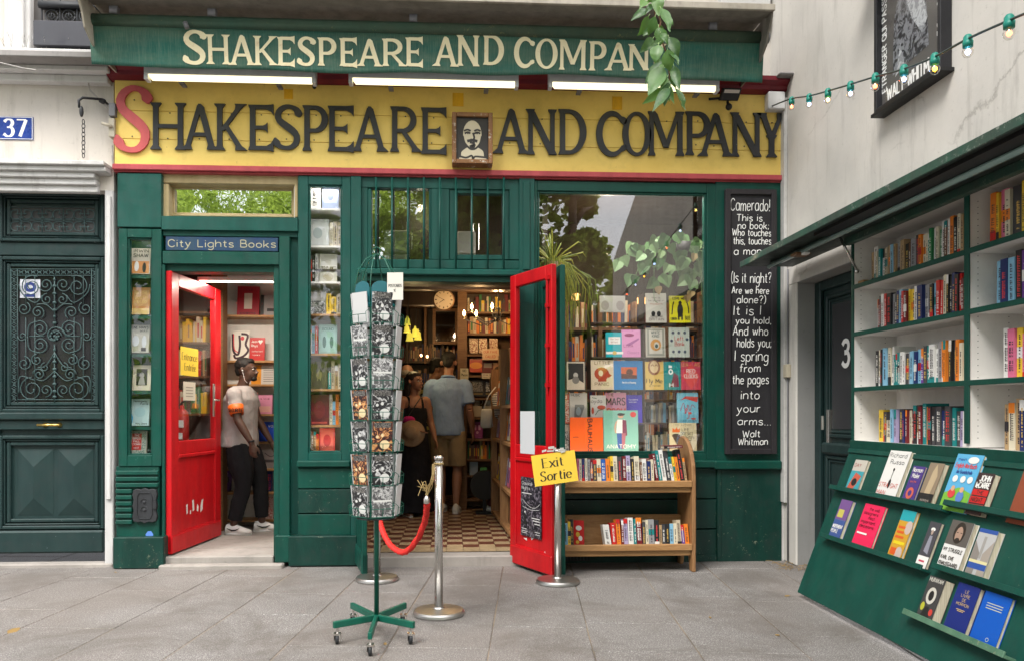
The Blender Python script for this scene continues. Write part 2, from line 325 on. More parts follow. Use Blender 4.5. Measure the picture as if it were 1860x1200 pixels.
# ---------------------------------------------------------------- stroke lettering
def _s(t):
    out = []
    for q in t.split('|'):
        q = q.strip(); c = q[0] == 'c'; q = q[1:] if c else q
        out.append((c, [tuple(float(v) for v in w.split(',')) for w in q.split()]))
    return out
_O = 'c2,5 .5,4.2 0,2.5 .5,.8 2,0 3.5,.8 4,2.5 3.5,4.2 2,5'
_AB = 'c4,4 2.8,5 1.2,4.8 .1,3.4 .1,1.6 1.2,.1 2.8,.2 4,1.4'
_BB = 'c0,3.6 1.2,4.9 2.9,4.8 4,3.4 4,1.6 2.9,.1 1.2,.1 0,1.2'
FONT = {k: (a, _s(t)) for k, a, t in [
 ('a', 4, _AB+'|4,5 4,0'), ('b', 4, '0,8 0,0|'+_BB), ('c', 3.6, 'c3.8,4.2 2.8,5 1.3,4.8 .1,3.4 .1,1.6 1.3,.1 2.8,0 3.8,.8'),
 ('d', 4, _AB+'|4,8 4,0'), ('e', 4, 'c.1,2.6 2,2.6 3.9,2.8 3.5,4.3 2,5 .6,4.3 0,2.6 .6,.7 2,0 3.8,.8'), ('f', 2.8, 'c3.2,7.5 2.3,8 1.4,7.3 1.2,6 1.2,3 1.2,0|0,4.8 2.7,4.8'),
 ('g', 4, _AB+'|c4,5 4,2 4,-1.2 3,-2.8 1.5,-3 .2,-2.2'), ('h', 4, '0,8 0,0|c0,3.2 1.4,4.9 3.2,4.8 4,3.4 4,1.7 4,0'), ('i', .4, '.2,5 .2,0|.2,6.8 .2,7.4'),
 ('j', 1, 'c1,5 1,2 1,-1.8 .2,-2.8 -.8,-2.6|1,6.8 1,7.4'), ('k', 3.8, '0,8 0,0|3.5,5 0,1.8|1.3,3 3.8,0'), ('l', .4, '.2,8 .2,0'),
 ('m', 6, '0,5 0,0|c0,3.4 1.2,5 2.5,4.7 3,3.4 3,1.5 3,0|c3,3.4 4.2,5 5.5,4.7 6,3.4 6,1.5 6,0'), ('n', 4, '0,5 0,0|c0,3.2 1.4,4.9 3.2,4.8 4,3.4 4,1.7 4,0'),
 ('o', 4, _O), ('p', 4, '0,5 0,-3|'+_BB), ('q', 4, _AB+'|4,5 4,-3'), ('r', 2.4, '0,5 0,0|c0,3 .8,4.5 2.6,5'),
 ('s', 3.4, 'c3.4,4.3 2.3,5 .8,4.8 .3,3.8 1.2,2.9 2.7,2.3 3.5,1.3 2.9,.2 1.4,0 .1,.7'), ('t', 2.6, 'c1.2,7 1.2,4 1.2,1.4 1.8,.2 2.8,.3|0,5 2.6,5'),
 ('u', 4, 'c0,5 0,3 0,1.5 .9,.1 2.5,.2 4,1.8|4,5 4,0'), ('v', 3.8, '0,5 1.9,0 3.8,5'), ('w', 5.6, '0,5 1.4,0 2.8,4.4 4.2,0 5.6,5'), ('x', 3.8, '0,5 3.8,0|3.8,5 0,0'),
 ('y', 3.8, '0,5 1.9,.2|c3.8,5 2.2,.6 1,-2.2 .2,-3 -.6,-2.8'), ('z', 3.6, '0,5 3.6,5 0,0 3.6,0'),
 ('A', 5, '0,0 2.5,8 5,0|.9,2.8 4.1,2.8'), ('B', 4.4, '0,0 0,8|c0,8 2.4,8 3.8,7.2 3.8,5 2.4,4.2 0,4.2|c0,4.2 2.8,4.2 4.4,3.2 4.4,1 2.8,0 0,0'),
 ('C', 4.8, 'c4.8,6.6 3.6,7.8 2.2,8 .5,6.6 0,4 .5,1.4 2.2,0 3.6,.2 4.8,1.4'), ('D', 4.8, '0,0 0,8|c0,8 2,8 3.9,7 4.8,5 4.8,3 3.9,1 2,0 0,0'),
 ('E', 4, '0,0 0,8|0,8 4,8|0,4.2 3.2,4.2|0,0 4,0'), ('F', 3.8, '0,0 0,8|0,8 3.8,8|0,4.2 3.2,4.2'), ('G', 5, 'c4.8,6.6 3.6,7.8 2.2,8 .5,6.6 0,4 .5,1.4 2.2,0 3.8,.2 4.8,1.4|2.8,3.6 4.9,3.6 4.9,.6'),
 ('H', 4.6, '0,0 0,8|4.6,0 4.6,8|0,4.2 4.6,4.2'), ('I', .4, '.2,0 .2,8'), ('J', 3.4, 'c3.4,8 3.4,4 3.4,1.6 2.2,0 .8,.2 0,1.6'), ('K', 4.6, '0,0 0,8|4.4,8 0,3.4|1.4,4.8 4.6,0'),
 ('L', 3.8, '0,8 0,0 3.8,0'), ('M', 5.8, '0,0 0,8|0,8 2.9,2.4 5.8,8|5.8,8 5.8,0'), ('N', 4.6, '0,0 0,8|0,8 4.6,0|4.6,0 4.6,8'),
 ('O', 5.2, 'c2.6,8 .8,6.9 0,4 .8,1.1 2.6,0 4.4,1.1 5.2,4 4.4,6.9 2.6,8'), ('P', 4.2, '0,0 0,8|c0,8 2.4,8 4.2,7.1 4.2,4.9 2.4,3.9 0,3.9'),
 ('Q', 5.2, 'c2.6,8 .8,6.9 0,4 .8,1.1 2.6,0 4.4,1.1 5.2,4 4.4,6.9 2.6,8|3.4,2 5.4,-.6'), ('R', 4.4, '0,0 0,8|c0,8 2.4,8 4.1,7.1 4.1,5.1 2.4,4.1 0,4.1|2,4.1 4.5,0'),
 ('S', 4.2, 'c4.1,6.8 3,8 1.2,7.8 .2,6.4 .9,4.9 2.8,3.9 4.1,2.6 3.8,.9 2.2,0 .8,.3 0,1.6'), ('T', 4.8, '2.4,0 2.4,8|0,8 4.8,8'), ('U', 4.6, 'c0,8 0,4 0,2 1,.2 3.6,.2 4.6,2 4.6,4 4.6,8'),
 ('V', 4.8, '0,8 2.4,0 4.8,8'), ('W', 7, '0,8 1.7,0 3.5,6.6 5.3,0 7,8'), ('X', 4.6, '0,8 4.6,0|4.6,8 0,0'), ('Y', 4.6, '0,8 2.3,4|4.6,8 2.3,4 2.3,0'), ('Z', 4.4, '0,8 4.4,8 0,0 4.4,0'),
 ('0', 4.2, 'c2.1,8 .5,6.9 0,4 .5,1.1 2.1,0 3.7,1.1 4.2,4 3.7,6.9 2.1,8'), ('1', 2, '0,6.4 1.8,8 1.8,0'), ('2', 4, 'c.2,6.2 1,7.8 2.8,8 4,6.6 3.2,4.4 0,0|0,0 4.1,0'),
 ('3', 4, 'c.2,6.8 1.4,8 3.2,7.8 3.8,6.2 2.8,4.5 1.4,4.3|c1.4,4.3 3.2,4.2 4.1,2.4 3.2,.3 1.4,0 0,1.2'), ('7', 4, '0,8 4.1,8 1.4,0'), ('4', 4, '3,0 3,8 0,2.6 4.2,2.6'),
 ('5', 4, 'c3.8,8 .6,8 .4,4.6 2.4,5 4,3.6 3.9,1.4 2.2,0 0,.9'), ('6', 4, 'c3.6,7.6 1.6,6.8 .2,3.4 .8,.6 2.4,0 4,1.4 3.8,3.8 2,4.6 .4,3.2'), ('8', 4, 'c2,4.3 .4,6 2,8 3.7,6 2,4.3 0,2 2,0 4,2 2,4.3'), ('9', 4, 'c3.8,4.8 2.2,3.4 .4,4.6 .3,6.8 2,8 3.8,6.6 3.8,4 2.6,1 .6,0'),
 ('.', .6, '.3,0 .3,.7'), (',', .8, '.5,.7 .1,-1'), (';', .8, '.5,.7 .1,-1|.5,4 .5,4.6'), (':', .6, '.3,0 .3,.6|.3,4 .3,4.6'), ('!', .6, '.3,8 .3,2.4|.3,0 .3,.7'),
 ('?', 3.6, 'c0,6.6 1,8 3,7.8 3.6,6 2.2,4.4 1.8,3 1.8,2.2|1.8,0 1.8,.7'), ('(', 1.6, 'c1.6,9 .4,7 0,4 .4,1 1.6,-1'), (')', 1.6, 'c0,9 1.2,7 1.6,4 1.2,1 0,-1'),
 ("'", .6, '.3,8 .1,6.4'), ('-', 2.4, '0,3.4 2.4,3.4'), (' ', 2.2, '0,0 0,0'), ('&', 4.6, 'c4.6,0 1,5.6 1.4,7.8 3,7.6 3,5.8 .4,3.2 .6,.4 2.6,0 4.6,3')]}
FONT['é'] = (4, FONT['e'][1]+_s('1.4,6.2 3,7.8')); FONT['É'] = (4, FONT['E'][1]+_s('1.4,8.9 3,10.4'))
def smooth(pts, n=4):
    if len(pts) < 3: return pts
    out = []
    for i in range(len(pts)-1):
        p0, p1, p2, p3 = pts[max(i-1, 0)], pts[i], pts[i+1], pts[min(i+2, len(pts)-1)]
        for k in range(n):
            t = k/n
            out.append(tuple(.5*((2*b)+(-a+c)*t+(2*a-5*b+4*c-d)*t*t+(-a+3*b-3*c+d)*t**3) for a, b, c, d in zip(p0, p1, p2, p3)))
    out.append(tuple(pts[-1])); return out
class Fr:
    """flat frame on a surface: origin, unit right, unit up"""
    def __init__(s, o, u, v, off=.0006):
        s.o = Vector(o); s.u = Vector(u).normalized(); s.v = Vector(v).normalized(); s.n = s.u.cross(s.v).normalized(); s.off = off; s.k = 0
    def P(s, x, y, e=None): return s.o+s.u*x+s.v*y+s.n*(s.off+s.k*.00004 if e is None else e)
    def poly(s, mb, pts, m=0): s.k += 1; mb.face([s.P(*p) for p in pts], m)
    def rect(s, mb, x0, y0, x1, y1, m=0): s.poly(mb, [(x0, y0), (x1, y0), (x1, y1), (x0, y1)], m)
    def disc(s, mb, x, y, rx, ry=None, m=0, n=16, rot=0):
        ry = ry or rx; c, q = math.cos(rot), math.sin(rot)
        s.poly(mb, [(x+rx*math.cos(t)*c-ry*math.sin(t)*q, y+rx*math.cos(t)*q+ry*math.sin(t)*c) for t in [2*PI*k/n for k in range(n)]], m)
    def stroke(s, mb, pts, w, m=0, nib=None, depth=0, mode='n'):
        s.k += 1
        L, Rr = [], []
        n = len(pts)
        for i, p in enumerate(pts):
            a = pts[max(i-1, 0)]; b = pts[min(i+1, n-1)]
            dx, dy = b[0]-a[0], b[1]-a[1]; l = math.hypot(dx, dy) or 1e-9; dx /= l; dy /= l
            ww = (p[2] if len(p) > 2 else 1)*w
            if nib: ww *= nib+(1-nib)*abs(dy)
            if mode == 'h': ox, oy = (ww/2, 0)
            elif mode == 'v': ox, oy = (0, ww/2)
            else: ox, oy = dy*ww/2, -dx*ww/2
            L.append((p[0]-ox, p[1]-oy)); Rr.append((p[0]+ox, p[1]+oy))
        if depth:
            e = s.k*.0006
            ra = [[s.P(*L[i], 0), s.P(*Rr[i], 0), s.P(*Rr[i], depth+e), s.P(*L[i], depth+e)] for i in range(n)]
            mb.loft(ra, m)
        else:
            for i in range(n-1): mb.face([s.P(*L[i]), s.P(*Rr[i]), s.P(*Rr[i+1]), s.P(*L[i+1])], m)
    def text(s, mb, t, x, y, h, pen=.09, m=0, nib=None, width=None, jit=0, slant=0, serif=0, gap=1.7, align='l', rnd=None, sy=1):
        """h = cap height; width = squeeze to this width; pen = stroke width / cap height"""
        g = h/8.0; W = sum(FONT.get(c, FONT['o'])[0]+gap for c in t)-gap
        sx = (width/(W*g)) if width else 1.0
        if align == 'c': x -= W*g*sx/2
        for c in t:
            adv, st = FONT.get(c, FONT['o'])
            jy = rnd.uniform(-jit, jit) if rnd else 0; jr = rnd.uniform(-jit, jit)*.12 if rnd else 0
            for cv, pts in st:
                if c == ' ': break
                q = smooth(pts, 3) if cv else pts
                q = [(x+(a*g+slant*b*g)*sx, y+b*g*sy+jy*g+jr*a*g) for a, b in q]
                if not cv and len(q) > 2:
                    for i in range(len(q)-1): s.stroke(mb, [q[i], q[i+1]], pen*h, m, nib)
                else: s.stroke(mb, q, pen*h, m, nib)
                if serif and not cv and len(pts) == 2 and abs(pts[0][1]-pts[1][1]) > 3:
                    for a, b in (q[0], q[-1]): s.stroke(mb, [(a-serif*h, b), (a+serif*h, b)], pen*h*.35, m)
            x += (adv+gap)*g*sx
        return x
# capital letters with flared ends, as on the fascia and the awning: unit box, width multipliers, offset mode
def _st(x, w=1.0, f=2.1, y0=0, y1=1): return ('h', [(x, y0, f*w), (x, y0+.025, f*.95*w), (x, y0+.09, w*1.05), (x, y0+.2, w), (x, y1-.2, w), (x, y1-.09, w*1.05), (x, y1-.025, f*.95*w), (x, y1, f*w)])
def _arc(cx, cy, rx, ry, a0, a1, n, wf):
    return [(cx+rx*math.cos(R(a0+(a1-a0)*k/n)), cy+ry*math.sin(R(a0+(a1-a0)*k/n)), wf(k/n)) for k in range(n+1)]
CAPS = {
 'H': [_st(.17), _st(.83), ('v', [(.2, .5, .75), (.8, .5, .75)])],
 'A': [('h', [(.12, 0, 2.2), (.13, .03, 1.9), (.17, .1, .95), (.5, .97, .9)]), ('h', [(.5, 1, .5), (.53, .94, 1.2), (.83, .1, 1.15), (.87, .03, 2), (.88, 0, 2.3)]), ('v', [(.26, .33, .7), (.72, .33, .7)])],
 'K': [_st(.18), ('h', [(.86, 1, 2.3), (.83, .96, 1.6), (.76, .88, 1.0), (.26, .42, .85)]), ('h', [(.36, .55, 1.0), (.80, .09, 1.2), (.86, .03, 2), (.88, 0, 2.3)])],
 'E': [_st(.24, 1.05, 1.6), ('v', [(.24, .955, .8), (.75, .955, .8), (.9, .935, 1.3), (1, .90, 2.1)]), ('v', [(.24, .50, .7), (.62, .50, .7), (.72, .5, 1.2), (.78, .5, 2.0)]), ('v', [(.24, .045, .8), (.75, .045, .8), (.9, .065, 1.4), (1, .10, 2.3)])],
 'S': [('n', [(.93, .74, .3), (.93, .80, 1.5), (.86, .89, 1.2), (.68, .955, .75), (.48, .965, .8), (.27, .90, 1.0), (.16, .78, 1.15), (.22, .65, 1.25), (.45, .54, 1.35), (.70, .43, 1.35), (.86, .31, 1.25), (.84, .16, 1.1), (.68, .06, .9), (.46, .035, .75), (.24, .07, .9), (.10, .16, 1.4), (.06, .26, .3)])],
 'P': [_st(.22, 1.05, 1.7), ('n', [(.24, .955, .75), (.5, .955, .75)] + _arc(.5, .70, .37, .255, 80, -80, 8, lambda t: .8+.45*math.sin(PI*t)) + [(.5, .445, .75), (.24, .445, .7)])],
 'R': [_st(.20, 1.05, 1.7), ('n', [(.22, .955, .75), (.45, .955, .75)] + _arc(.45, .71, .34, .245, 80, -80, 8, lambda t: .8+.4*math.sin(PI*t)) + [(.45, .465, .75), (.22, .465, .7)]), ('h', [(.44, .48, 1.0), (.82, .10, 1.15), (.88, .03, 1.8), (.9, 0, 2.1)])],
 'N': [_st(.16, .9, 1.9), _st(.86, .9, 1.9), ('h', [(.10, 1, 1.2), (.2, .93, 1.4), (.84, .03, 1.35), (.87, 0, 1.0)])],
 'D': [_st(.20, 1.05, 1.6), ('n', [(.22, .955, .75), (.42, .955, .75)] + _arc(.42, .5, .50, .455, 80, -80, 12, lambda t: .75+.6*math.sin(PI*t)) + [(.42, .045, .75), (.22, .045, .75)])],
 'C': [('n', [(.97, .72, .4), (.96, .80, 1.4)] + _arc(.56, .5, .46, .46, 52, 308, 16, lambda t: .75+.55*math.sin(PI*t)) + [(.96, .20, 1.2), (.97, .26, .4)])],
 'O': [('n', _arc(.5, .5, .42, .46, 90, 450, 24, lambda t: .95-.3*math.cos(4*PI*t)))],
 'M': [_st(.10, .85, 1.8), _st(.88, 1.05, 1.7), ('h', [(.10, 1, 1.3), (.18, .93, 1.2), (.5, .18, 1.1)]), ('h', [(.5, .18, .9), (.82, .95, .85), (.88, 1, 1.2)])],
 'Y': [_st(.5, 1.1, 2.0, 0, .5), ('h', [(.12, 1, 2.2), (.17, .95, 1.6), (.24, .87, 1.1), (.5, .42, 1.1)]), ('h', [(.5, .42, 1.0), (.78, .87, .85), (.83, .95, 1.5), (.86, 1, 1.9)])],
}
CAPS['H'] = [_st(.17), _st(.83), ('v', [(.18, .5, .75), (.82, .5, .75)])]
def cap_letter(mb, fr, ch, x0, y0, w, h, sw, depth=0, m=0):
    k0 = fr.k; fr.k = 0
    for mode, pts in CAPS[ch]:
        if mode == 'n': pts = smooth(pts, 2)
        elif depth == 0 and mode == 'h' and ch not in 'S': pass
        q = [(x0+p[0]*w, y0+p[1]*h, p[2]) for p in pts]
        ins = sw*.5
        fr.stroke(mb, q, sw, m, None, depth, mode)
    fr.k = max(k0, 0)+8 if not depth else 0
# ================================================================ GROUND
rnd = random.Random(7)
def slab_mat(name, a, b, sp):
    m, nt, p, o = new_mat(name); v = objvec(nt)
    oi = nt.nodes.new('ShaderNodeObjectInfo')
    base = mixc(nt, ramp(nt, noise(nt, 2.2, 5, .6, v), [(.35, 0), (.7, 1)]), a, b)
    base = mixc(nt, ramp(nt, oi.outputs['Random'], [(0, .0), (1, .55)]), base, tuple(x*1.28 for x in b))
    base = mixc(nt, ramp(nt, noise(nt, 95, 2, .5, v), [(.42, 0), (.46, .5)]), base, sp)
    base = mixc(nt, ramp(nt, noise(nt, 160, 1, .5, v), [(.58, 0), (.64, .55)]), base, (.58, .56, .54))
    base = mixc(nt, ramp(nt, noise(nt, 130, 1, .5, objvec(nt, (1, 1.3, 1))), [(.62, 0), (.68, .8)]), base, (.07, .068, .07))
    st = ramp(nt, noise(nt, 1.4, 7, .72, v, .6), [(.46, 0), (.62, .65)])
    base = mixc(nt, st, base, (.11, .098, .086)); base = mixc(nt, ramp(nt, noise(nt, .45, 4, .6, v), [(.45, 0), (.6, .35)]), base, (.17, .14, .12))
    base = mixc(nt, ramp(nt, noise(nt, 55, 2, .4, objvec(nt, (1, 1, 1))), [(.72, 0), (.735, .75)]), base, (.05, .045, .04))
    nt.links.new(base, p.inputs['Base Color']); p.inputs['Roughness'].default_value = .78
    p.inputs['Specular IOR Level'].default_value = .3
    bump(nt, p, noise(nt, 140, 3, .6, v), .5, .0015); return m
SLAB = slab_mat('granite_slab', (.245, .232, .222), (.185, .170, .160), (.11, .105, .10))
m, nt, p, o = new_mat('joint_sand'); nt.links.new(mixc(nt, ramp(nt, noise(nt, 1.1, 4, .6, objvec(nt)), [(.42, 0), (.58, 1)]), (.24, .19, .14), (.10, .085, .07)), p.inputs['Base Color']); p.inputs['Roughness'].default_value = .95
bump(nt, p, noise(nt, 90, 4, .6, objvec(nt)), .6, .004); JOINT = m
g = MB(); g.box(-90, 90, -90, 90, -.4, -.013); ground = tag(g.build('ground', plaster('street_surface', (.20, .195, .19), (.16, .155, .15), (.1, .1, .1), crack=False)), kind='structure')
g = MB(); g.box(-5.2, 3.6, 1.2, 7.0, -.0125, -.0042); tag(g.build('joint_bed', JOINT), kind='structure')
pave = thing('pavement', None, None, (0, 4, 0)); pave['kind'] = 'structure'
ud = (ray(962, 750)).copy(); ud.z = 0; ud.normalize(); vd = Vector((ud.y, -ud.x, 0))
o0 = PG(885, 1200)
JJ = lambda: rnd.uniform(.0012, .0055)
for c in range(-12, 13):
    t = rnd.uniform(-1, 0)-1.4
    while t < 3.9:
        L = rnd.choice((.55, .8, .95, 1.1, 1.25)); a, b = t, min(t+L, 4.2); t += L
        q = [o0+vd*(.55*c+JJ())+ud*(a+JJ()), o0+vd*(.55*(c+1)-JJ())+ud*(a+JJ()), o0+vd*(.55*(c+1)-JJ())+ud*(b-JJ()), o0+vd*(.55*c+JJ())+ud*(b-JJ())]
        mid = (q[0]+q[2])/2
        if mid.x < -4.6 or mid.x > 3.1 or b-a < .1: continue
        if c == -1 and False: continue
        h = [rnd.uniform(-.0018, .0012) for _ in range(4)]
        mb = MB(); Q = [Vector((p_.x, p_.y, h[i])) for i, p_ in enumerate(q)]
        i4 = [Vector((p_.x, p_.y, -.03)) for p_ in q]
        mb.loft([i4, Q]); mb.build('paving_slab', SLAB, pave, bevel=.004)
# litter: dry leaves and bits on the slabs
fl = random.Random(3)
LEAFD = leafmat('dry_leaf', (.16, .10, .03), (.34, .22, .08))
for k, (px, py, s) in enumerate([(25, 1144, .05), (262, 1048, .022), (210, 1038, .02), (342, 1035, .025), (160, 1042, .02), (385, 1031, .03), (1430, 1081, .022), (1412, 1152, .02), (700, 1168, .02), (1290, 1120, .018)]):
    c = PG(px, py, .004); a = fl.uniform(0, 6); u = Vector((math.cos(a), math.sin(a), .1))*s; v = Vector((-math.sin(a), math.cos(a), .2))*s*.45
    mb = MB(); mb.face([c-u, c-u*.3-v, c+u*.6-v*.7, c+u, c+u*.3+v]); mb.face([c-u, c+u*.3+v, c-u*.4+v*1.1])
    tag(mb.build('dry_leaf', LEAFD), ['curled brown leaf on the slab at the bottom left of the photo', 'small pale leaf on the paving by the dark green box plinth', 'tiny green leaf beside the plinth of the narrow case',
        'small dry leaf below the step of the red entrance door', 'leaf scrap on the paving in front of the slate green door', 'leaf scrap on the stone sill of the entrance', 'small leaf on the paving below the chalkboard',
        'small leaf on the slab nearest the tilted display panel', 'small leaf by the castors of the postcard spinner', 'dark leaf scrap in the open paving right of the posts'][k], 'leaf', 'leaves scattered on the paving')
# straw-like litter in the corner by the wall
mb = MB()
for k in range(46):
    c = PG(fl.uniform(1400, 1470), fl.uniform(1019, 1034), .006); a = fl.uniform(0, PI); l = fl.uniform(.02, .06)
    mb.tube([c-Vector((math.cos(a), math.sin(a), 0))*l, c+Vector((0, 0, .012)), c+Vector((math.cos(a), math.sin(a), .1))*l], .0018, 3)
tag(mb.build('dry_litter', LEAFD), 'dry stalks and leaf litter gathered in the corner between shopfront and wall', 'litter', kind='stuff')

# ================================================================ SHOPFRONT (woodwork)
shop = thing('bookshop_front', 'green painted wooden shopfront with red doors, display windows and barred transom', 'shopfront', (-.3, D, 0))
def F3(name, mat, r, yf=0, yb=.1, bevel=.004): return fbx(name, mat, shop, *r, D+yf, D+yb, bevel)
def framed(name, mat, outer, inner, yf, yb, parent=shop, bevel=.004, lip=None):
    X0, X1, Z0, Z1 = RECT(*outer, D+yf); a, b, c, d = RECT(*inner, D+yf)
    # use the outer mid column for heights so edges stay level
    xm = (outer[0]+outer[2])/2; c = ZZ(xm, inner[3], D+yf); d = ZZ(xm, inner[1], D+yf)
    mb = MB(); mb.box(X0, a, D+yf, D+yb, Z0, Z1); mb.box(b, X1, D+yf, D+yb, Z0, Z1)
    mb.box(a, b, D+yf, D+yb, Z0, c); mb.box(a, b, D+yf, D+yb, d, Z1)
    o = mb.build(name, mat, parent, bevel=bevel)
    l = lip or .014                                    # inner moulding, set back a little
    mb = MB(); frame_mb(mb, a, b, c, d, l, D+yf+.012, D+yb-.003); lm = mb.build('glazing_bead', mat, o, bevel=.004)
    return o, (a+l, b-l, c+l, d-l)
def pane(r, y, mat=GLASS, parent=shop, label=None):
    a, b, c, d = r; mb = MB(); mb.box(a, b, y, y+.004, c, d); o = mb.build('pane', mat, parent)
    if label: o['label'] = label
    return o
# wall core between openings (masonry hidden behind the wood)
def zf(py, px=900): return ZZ(px, py, D)
# --- left pilaster and narrow case
F3('pilaster', GREEN2, (213, 315, 293, 413), -.03, .12)
fr1, r1 = framed('case_frame', GREEN, (215, 416, 293, 846), (231, 432, 276, 826), -.03, .03)
pane(r1, D+.004, GLASS_S, fr1)
cb = MB(); a, b, c, d = RECT(222, 424, 286, 838, D+.14); X0 = XX(217, D); X1 = XX(291.5, D)
cb.box(X0, X1, D+.15, D+.17, c-.05, d+.02); cb.box(X0, X0+.03, D+.031, D+.15, c-.05, d+.02); cb.box(X1-.03, X1, D+.031, D+.15, c-.05, d+.02)
cb.build('case_lining', GREEN, shop)
for py in (500, 573, 642, 709, 774, 827): F3('case_shelf', GREEN, (229, py, 278, py+6), .035, .149, .001)
F3('case_surround', GREEN, (211, 846, 289, 976), -.02, .17)
for k in range(9):
    x1 = 287 if k < 3 else 239
    F3('louvre_slat', GREEN, (209, 854+k*11.2, x1, 862+k*11.2), -.05, -.022, .006)
sl = F3('case_plinth', GREEND, (205, 975, 297, 1032), -.10, .17, .006)
F3('jamb', GREEN, (293.5, 480, 299.5, 1025), -.02, .17)
pq = thing('meter_plate', 'black cast iron hatch with raised scrolls on the left pier', 'hatch', PY(263, 950, D-.06))
a, b, c, d = RECT(240, 885, 285, 950, D-.055); w_, h_ = b-a, d-c
ol = [(.04, .06), (.2, .03), (.35, .05), (.5, 0), (.65, .05), (.8, .03), (.96, .06), (1, .2), (.95, .35), (1, .5), (.95, .65), (1, .8), (.96, .94), (.8, .97), (.65, .95), (.5, 1), (.35, .95), (.2, .97), (.04, .94), (0, .8), (.05, .65), (0, .5), (.05, .35), (0, .2)]
MB().prism([(a+x*w_, D-.055, c+z*h_) for x, z in ol], (0, .034, 0)).build('plate', IRON, pq, bevel=.004)
mb = MB(); frp = Fr((a, D-.055, c), (1, 0, 0), (0, 0, 1)); rr_ = [(.2, .25), (.2, .75), (.28, .86), (.72, .86), (.8, .75), (.8, .25), (.72, .14), (.28, .14), (.2, .25)]
mb.tube([frp.P(x*w_, z*h_, .002) for x, z in rr_], .005, 5)
for z in (.38, .60): mb.ell(frp.P(w_*.5, h_*z, .003), (.014, .006, .014), 6); mb.tube([frp.P(w_*.5+math.cos(t)*.03, h_*z+math.sin(t)*.03, .002) for t in [k*PI/5+.4 for k in range(6)]], .003, 4)
mb.box(a+w_*.84, a+w_*.98, D-.066, D-.055, c+h_*.42, c+h_*.62); mb.build('relief', IRON, pq)
# enamel-blue sticker scrap
st = MB(); c0 = PY(271, 970, D-.0205); fr_ = Fr(c0, (1, 0, 0), (0, 0, 1)); fr_.poly(st, [(-.028, -.03), (.03, -.03), (.032, .005), (.015, .03), (-.01, .028), (-.028, .005)]); st.build('sticker', plain((.10, .22, .60), .5), shop)
# --- left transom and door case
F3('transom_head', CREAMW, (293, 316, 545, 334), .02, .16)
F3('transom_reveal', CREAMW, (293.5, 334, 306, 395), .02, .16); F3('transom_reveal', CREAMW, (535, 334, 541, 395), .02, .16)
tf, rt = framed('transom_frame', CREAMW, (306, 334, 537, 394), (313, 341, 532, 390), .10, .14)
pane(rt, D+.12, GLASS_T, tf, 'cloudy transom pane reflecting green trees')
F3('door_beam', GREEN2, (293, 394, 541, 419), -.035, .16); F3('beam_strip', GREEN2, (296, 419, 541, 430), -.005, .16)
F3('sign_recess', GREEN2, (299, 430, 507, 457), .02, .16); F3('door_head', GREEN, (295, 457, 507, 480), -.03, .16)
F3('door_head_lining', GREEN, (297, 480, 505, 494), .01, .16)
F3('door_post', GREEN, (507, 430, 526, 972), -.035, .16); F3('door_jamb', GREEN, (497, 480, 507.5, 1021), -.005, .16)
F3('post_base', GREEN, (499, 972, 527, 1021), -.07, .16, .008); F3('recessed_post', GREEN2, (526, 430, 542, 975), .03, .16)
# --- vitrine
fv, rv = framed('vitrine_frame', GREEN2, (541, 320, 637, 838), (560, 336, 621, 821), -.02, .03)
pane(rv, D+.004, GLASS_S, fv)
F3('vitrine_sill', GREEN, (538, 836, 636, 848), -.055, .10, .01)
for y0, y1 in ((849, 886), (888, 931), (933, 971)): F3('base_board', GREEND if y0 == 888 else GREEN, (541, y0, 637, y1), -.02, .10)
F3('vitrine_plinth', GREEND, (524, 973, 648, 1027), -.09, .10, .006)
F3('front_post', GREEN2, (637, 320, 656, 974), -.03, .16); F3('front_post', GREEN2, (656, 322, 668, 510), -.0, .10)
F3('centre_jamb', GREEN, (650, 508, 656, 1010), .0, .25)
# --- barred transom over the centre doorway
F3('transom_rail', GREEN2, (656, 322, 944, 343), -.005, .08); F3('transom_rail', GREEN2, (656, 472, 944, 488), -.005, .08)
F3('transom_mullion', GREEN2, (783, 343, 816, 472), -.005, .08); F3('transom_mullion', GREEN2, (925, 343, 944, 472), -.005, .08)
F3('transom_sash', GREEN2, (816, 343, 831, 472), .01, .08); F3('transom_sash', GREEN2, (913, 343, 925, 472), .01, .08); F3('transom_sash', GREEN2, (831, 343, 913, 352), .01, .08); F3('transom_sash', GREEN2, (831, 463, 913, 472), .01, .08)
F3('transom_sash', GREEN2, (668, 343, 675, 472), .0, .08); F3('transom_sash', GREEN2, (779, 343, 783, 472), .0, .08)
a, b, c, d = RECT(675, 343, 779, 472, D+.04); pane((a, b, c, d), D+.04, GLASS_U); a, b, c, d = RECT(831, 352, 913, 463, D+.05); pane((a, b, c, d), D+.05, GLASS)
F3('door_lintel', GREEN2, (648, 488, 946, 500), -.06, .12, .01); F3('door_lintel', GREEN, (656, 500, 944, 512), -.02, .12)
for px in (683, 712, 741, 770, 799, 828, 857, 886, 915):
    mb = MB(); mb.tube([PY(px, 323, D-.05), PY(px, 489, D-.05)], .0085, 8); mb.build('security_bar', GREEN2, shop, True)
F3('front_post', GREEN2, (943, 322, 971, 1008), -.03, .16)
F3('post_moulding', GREEN2, (950, 330, 963, 490), -.042, -.028)
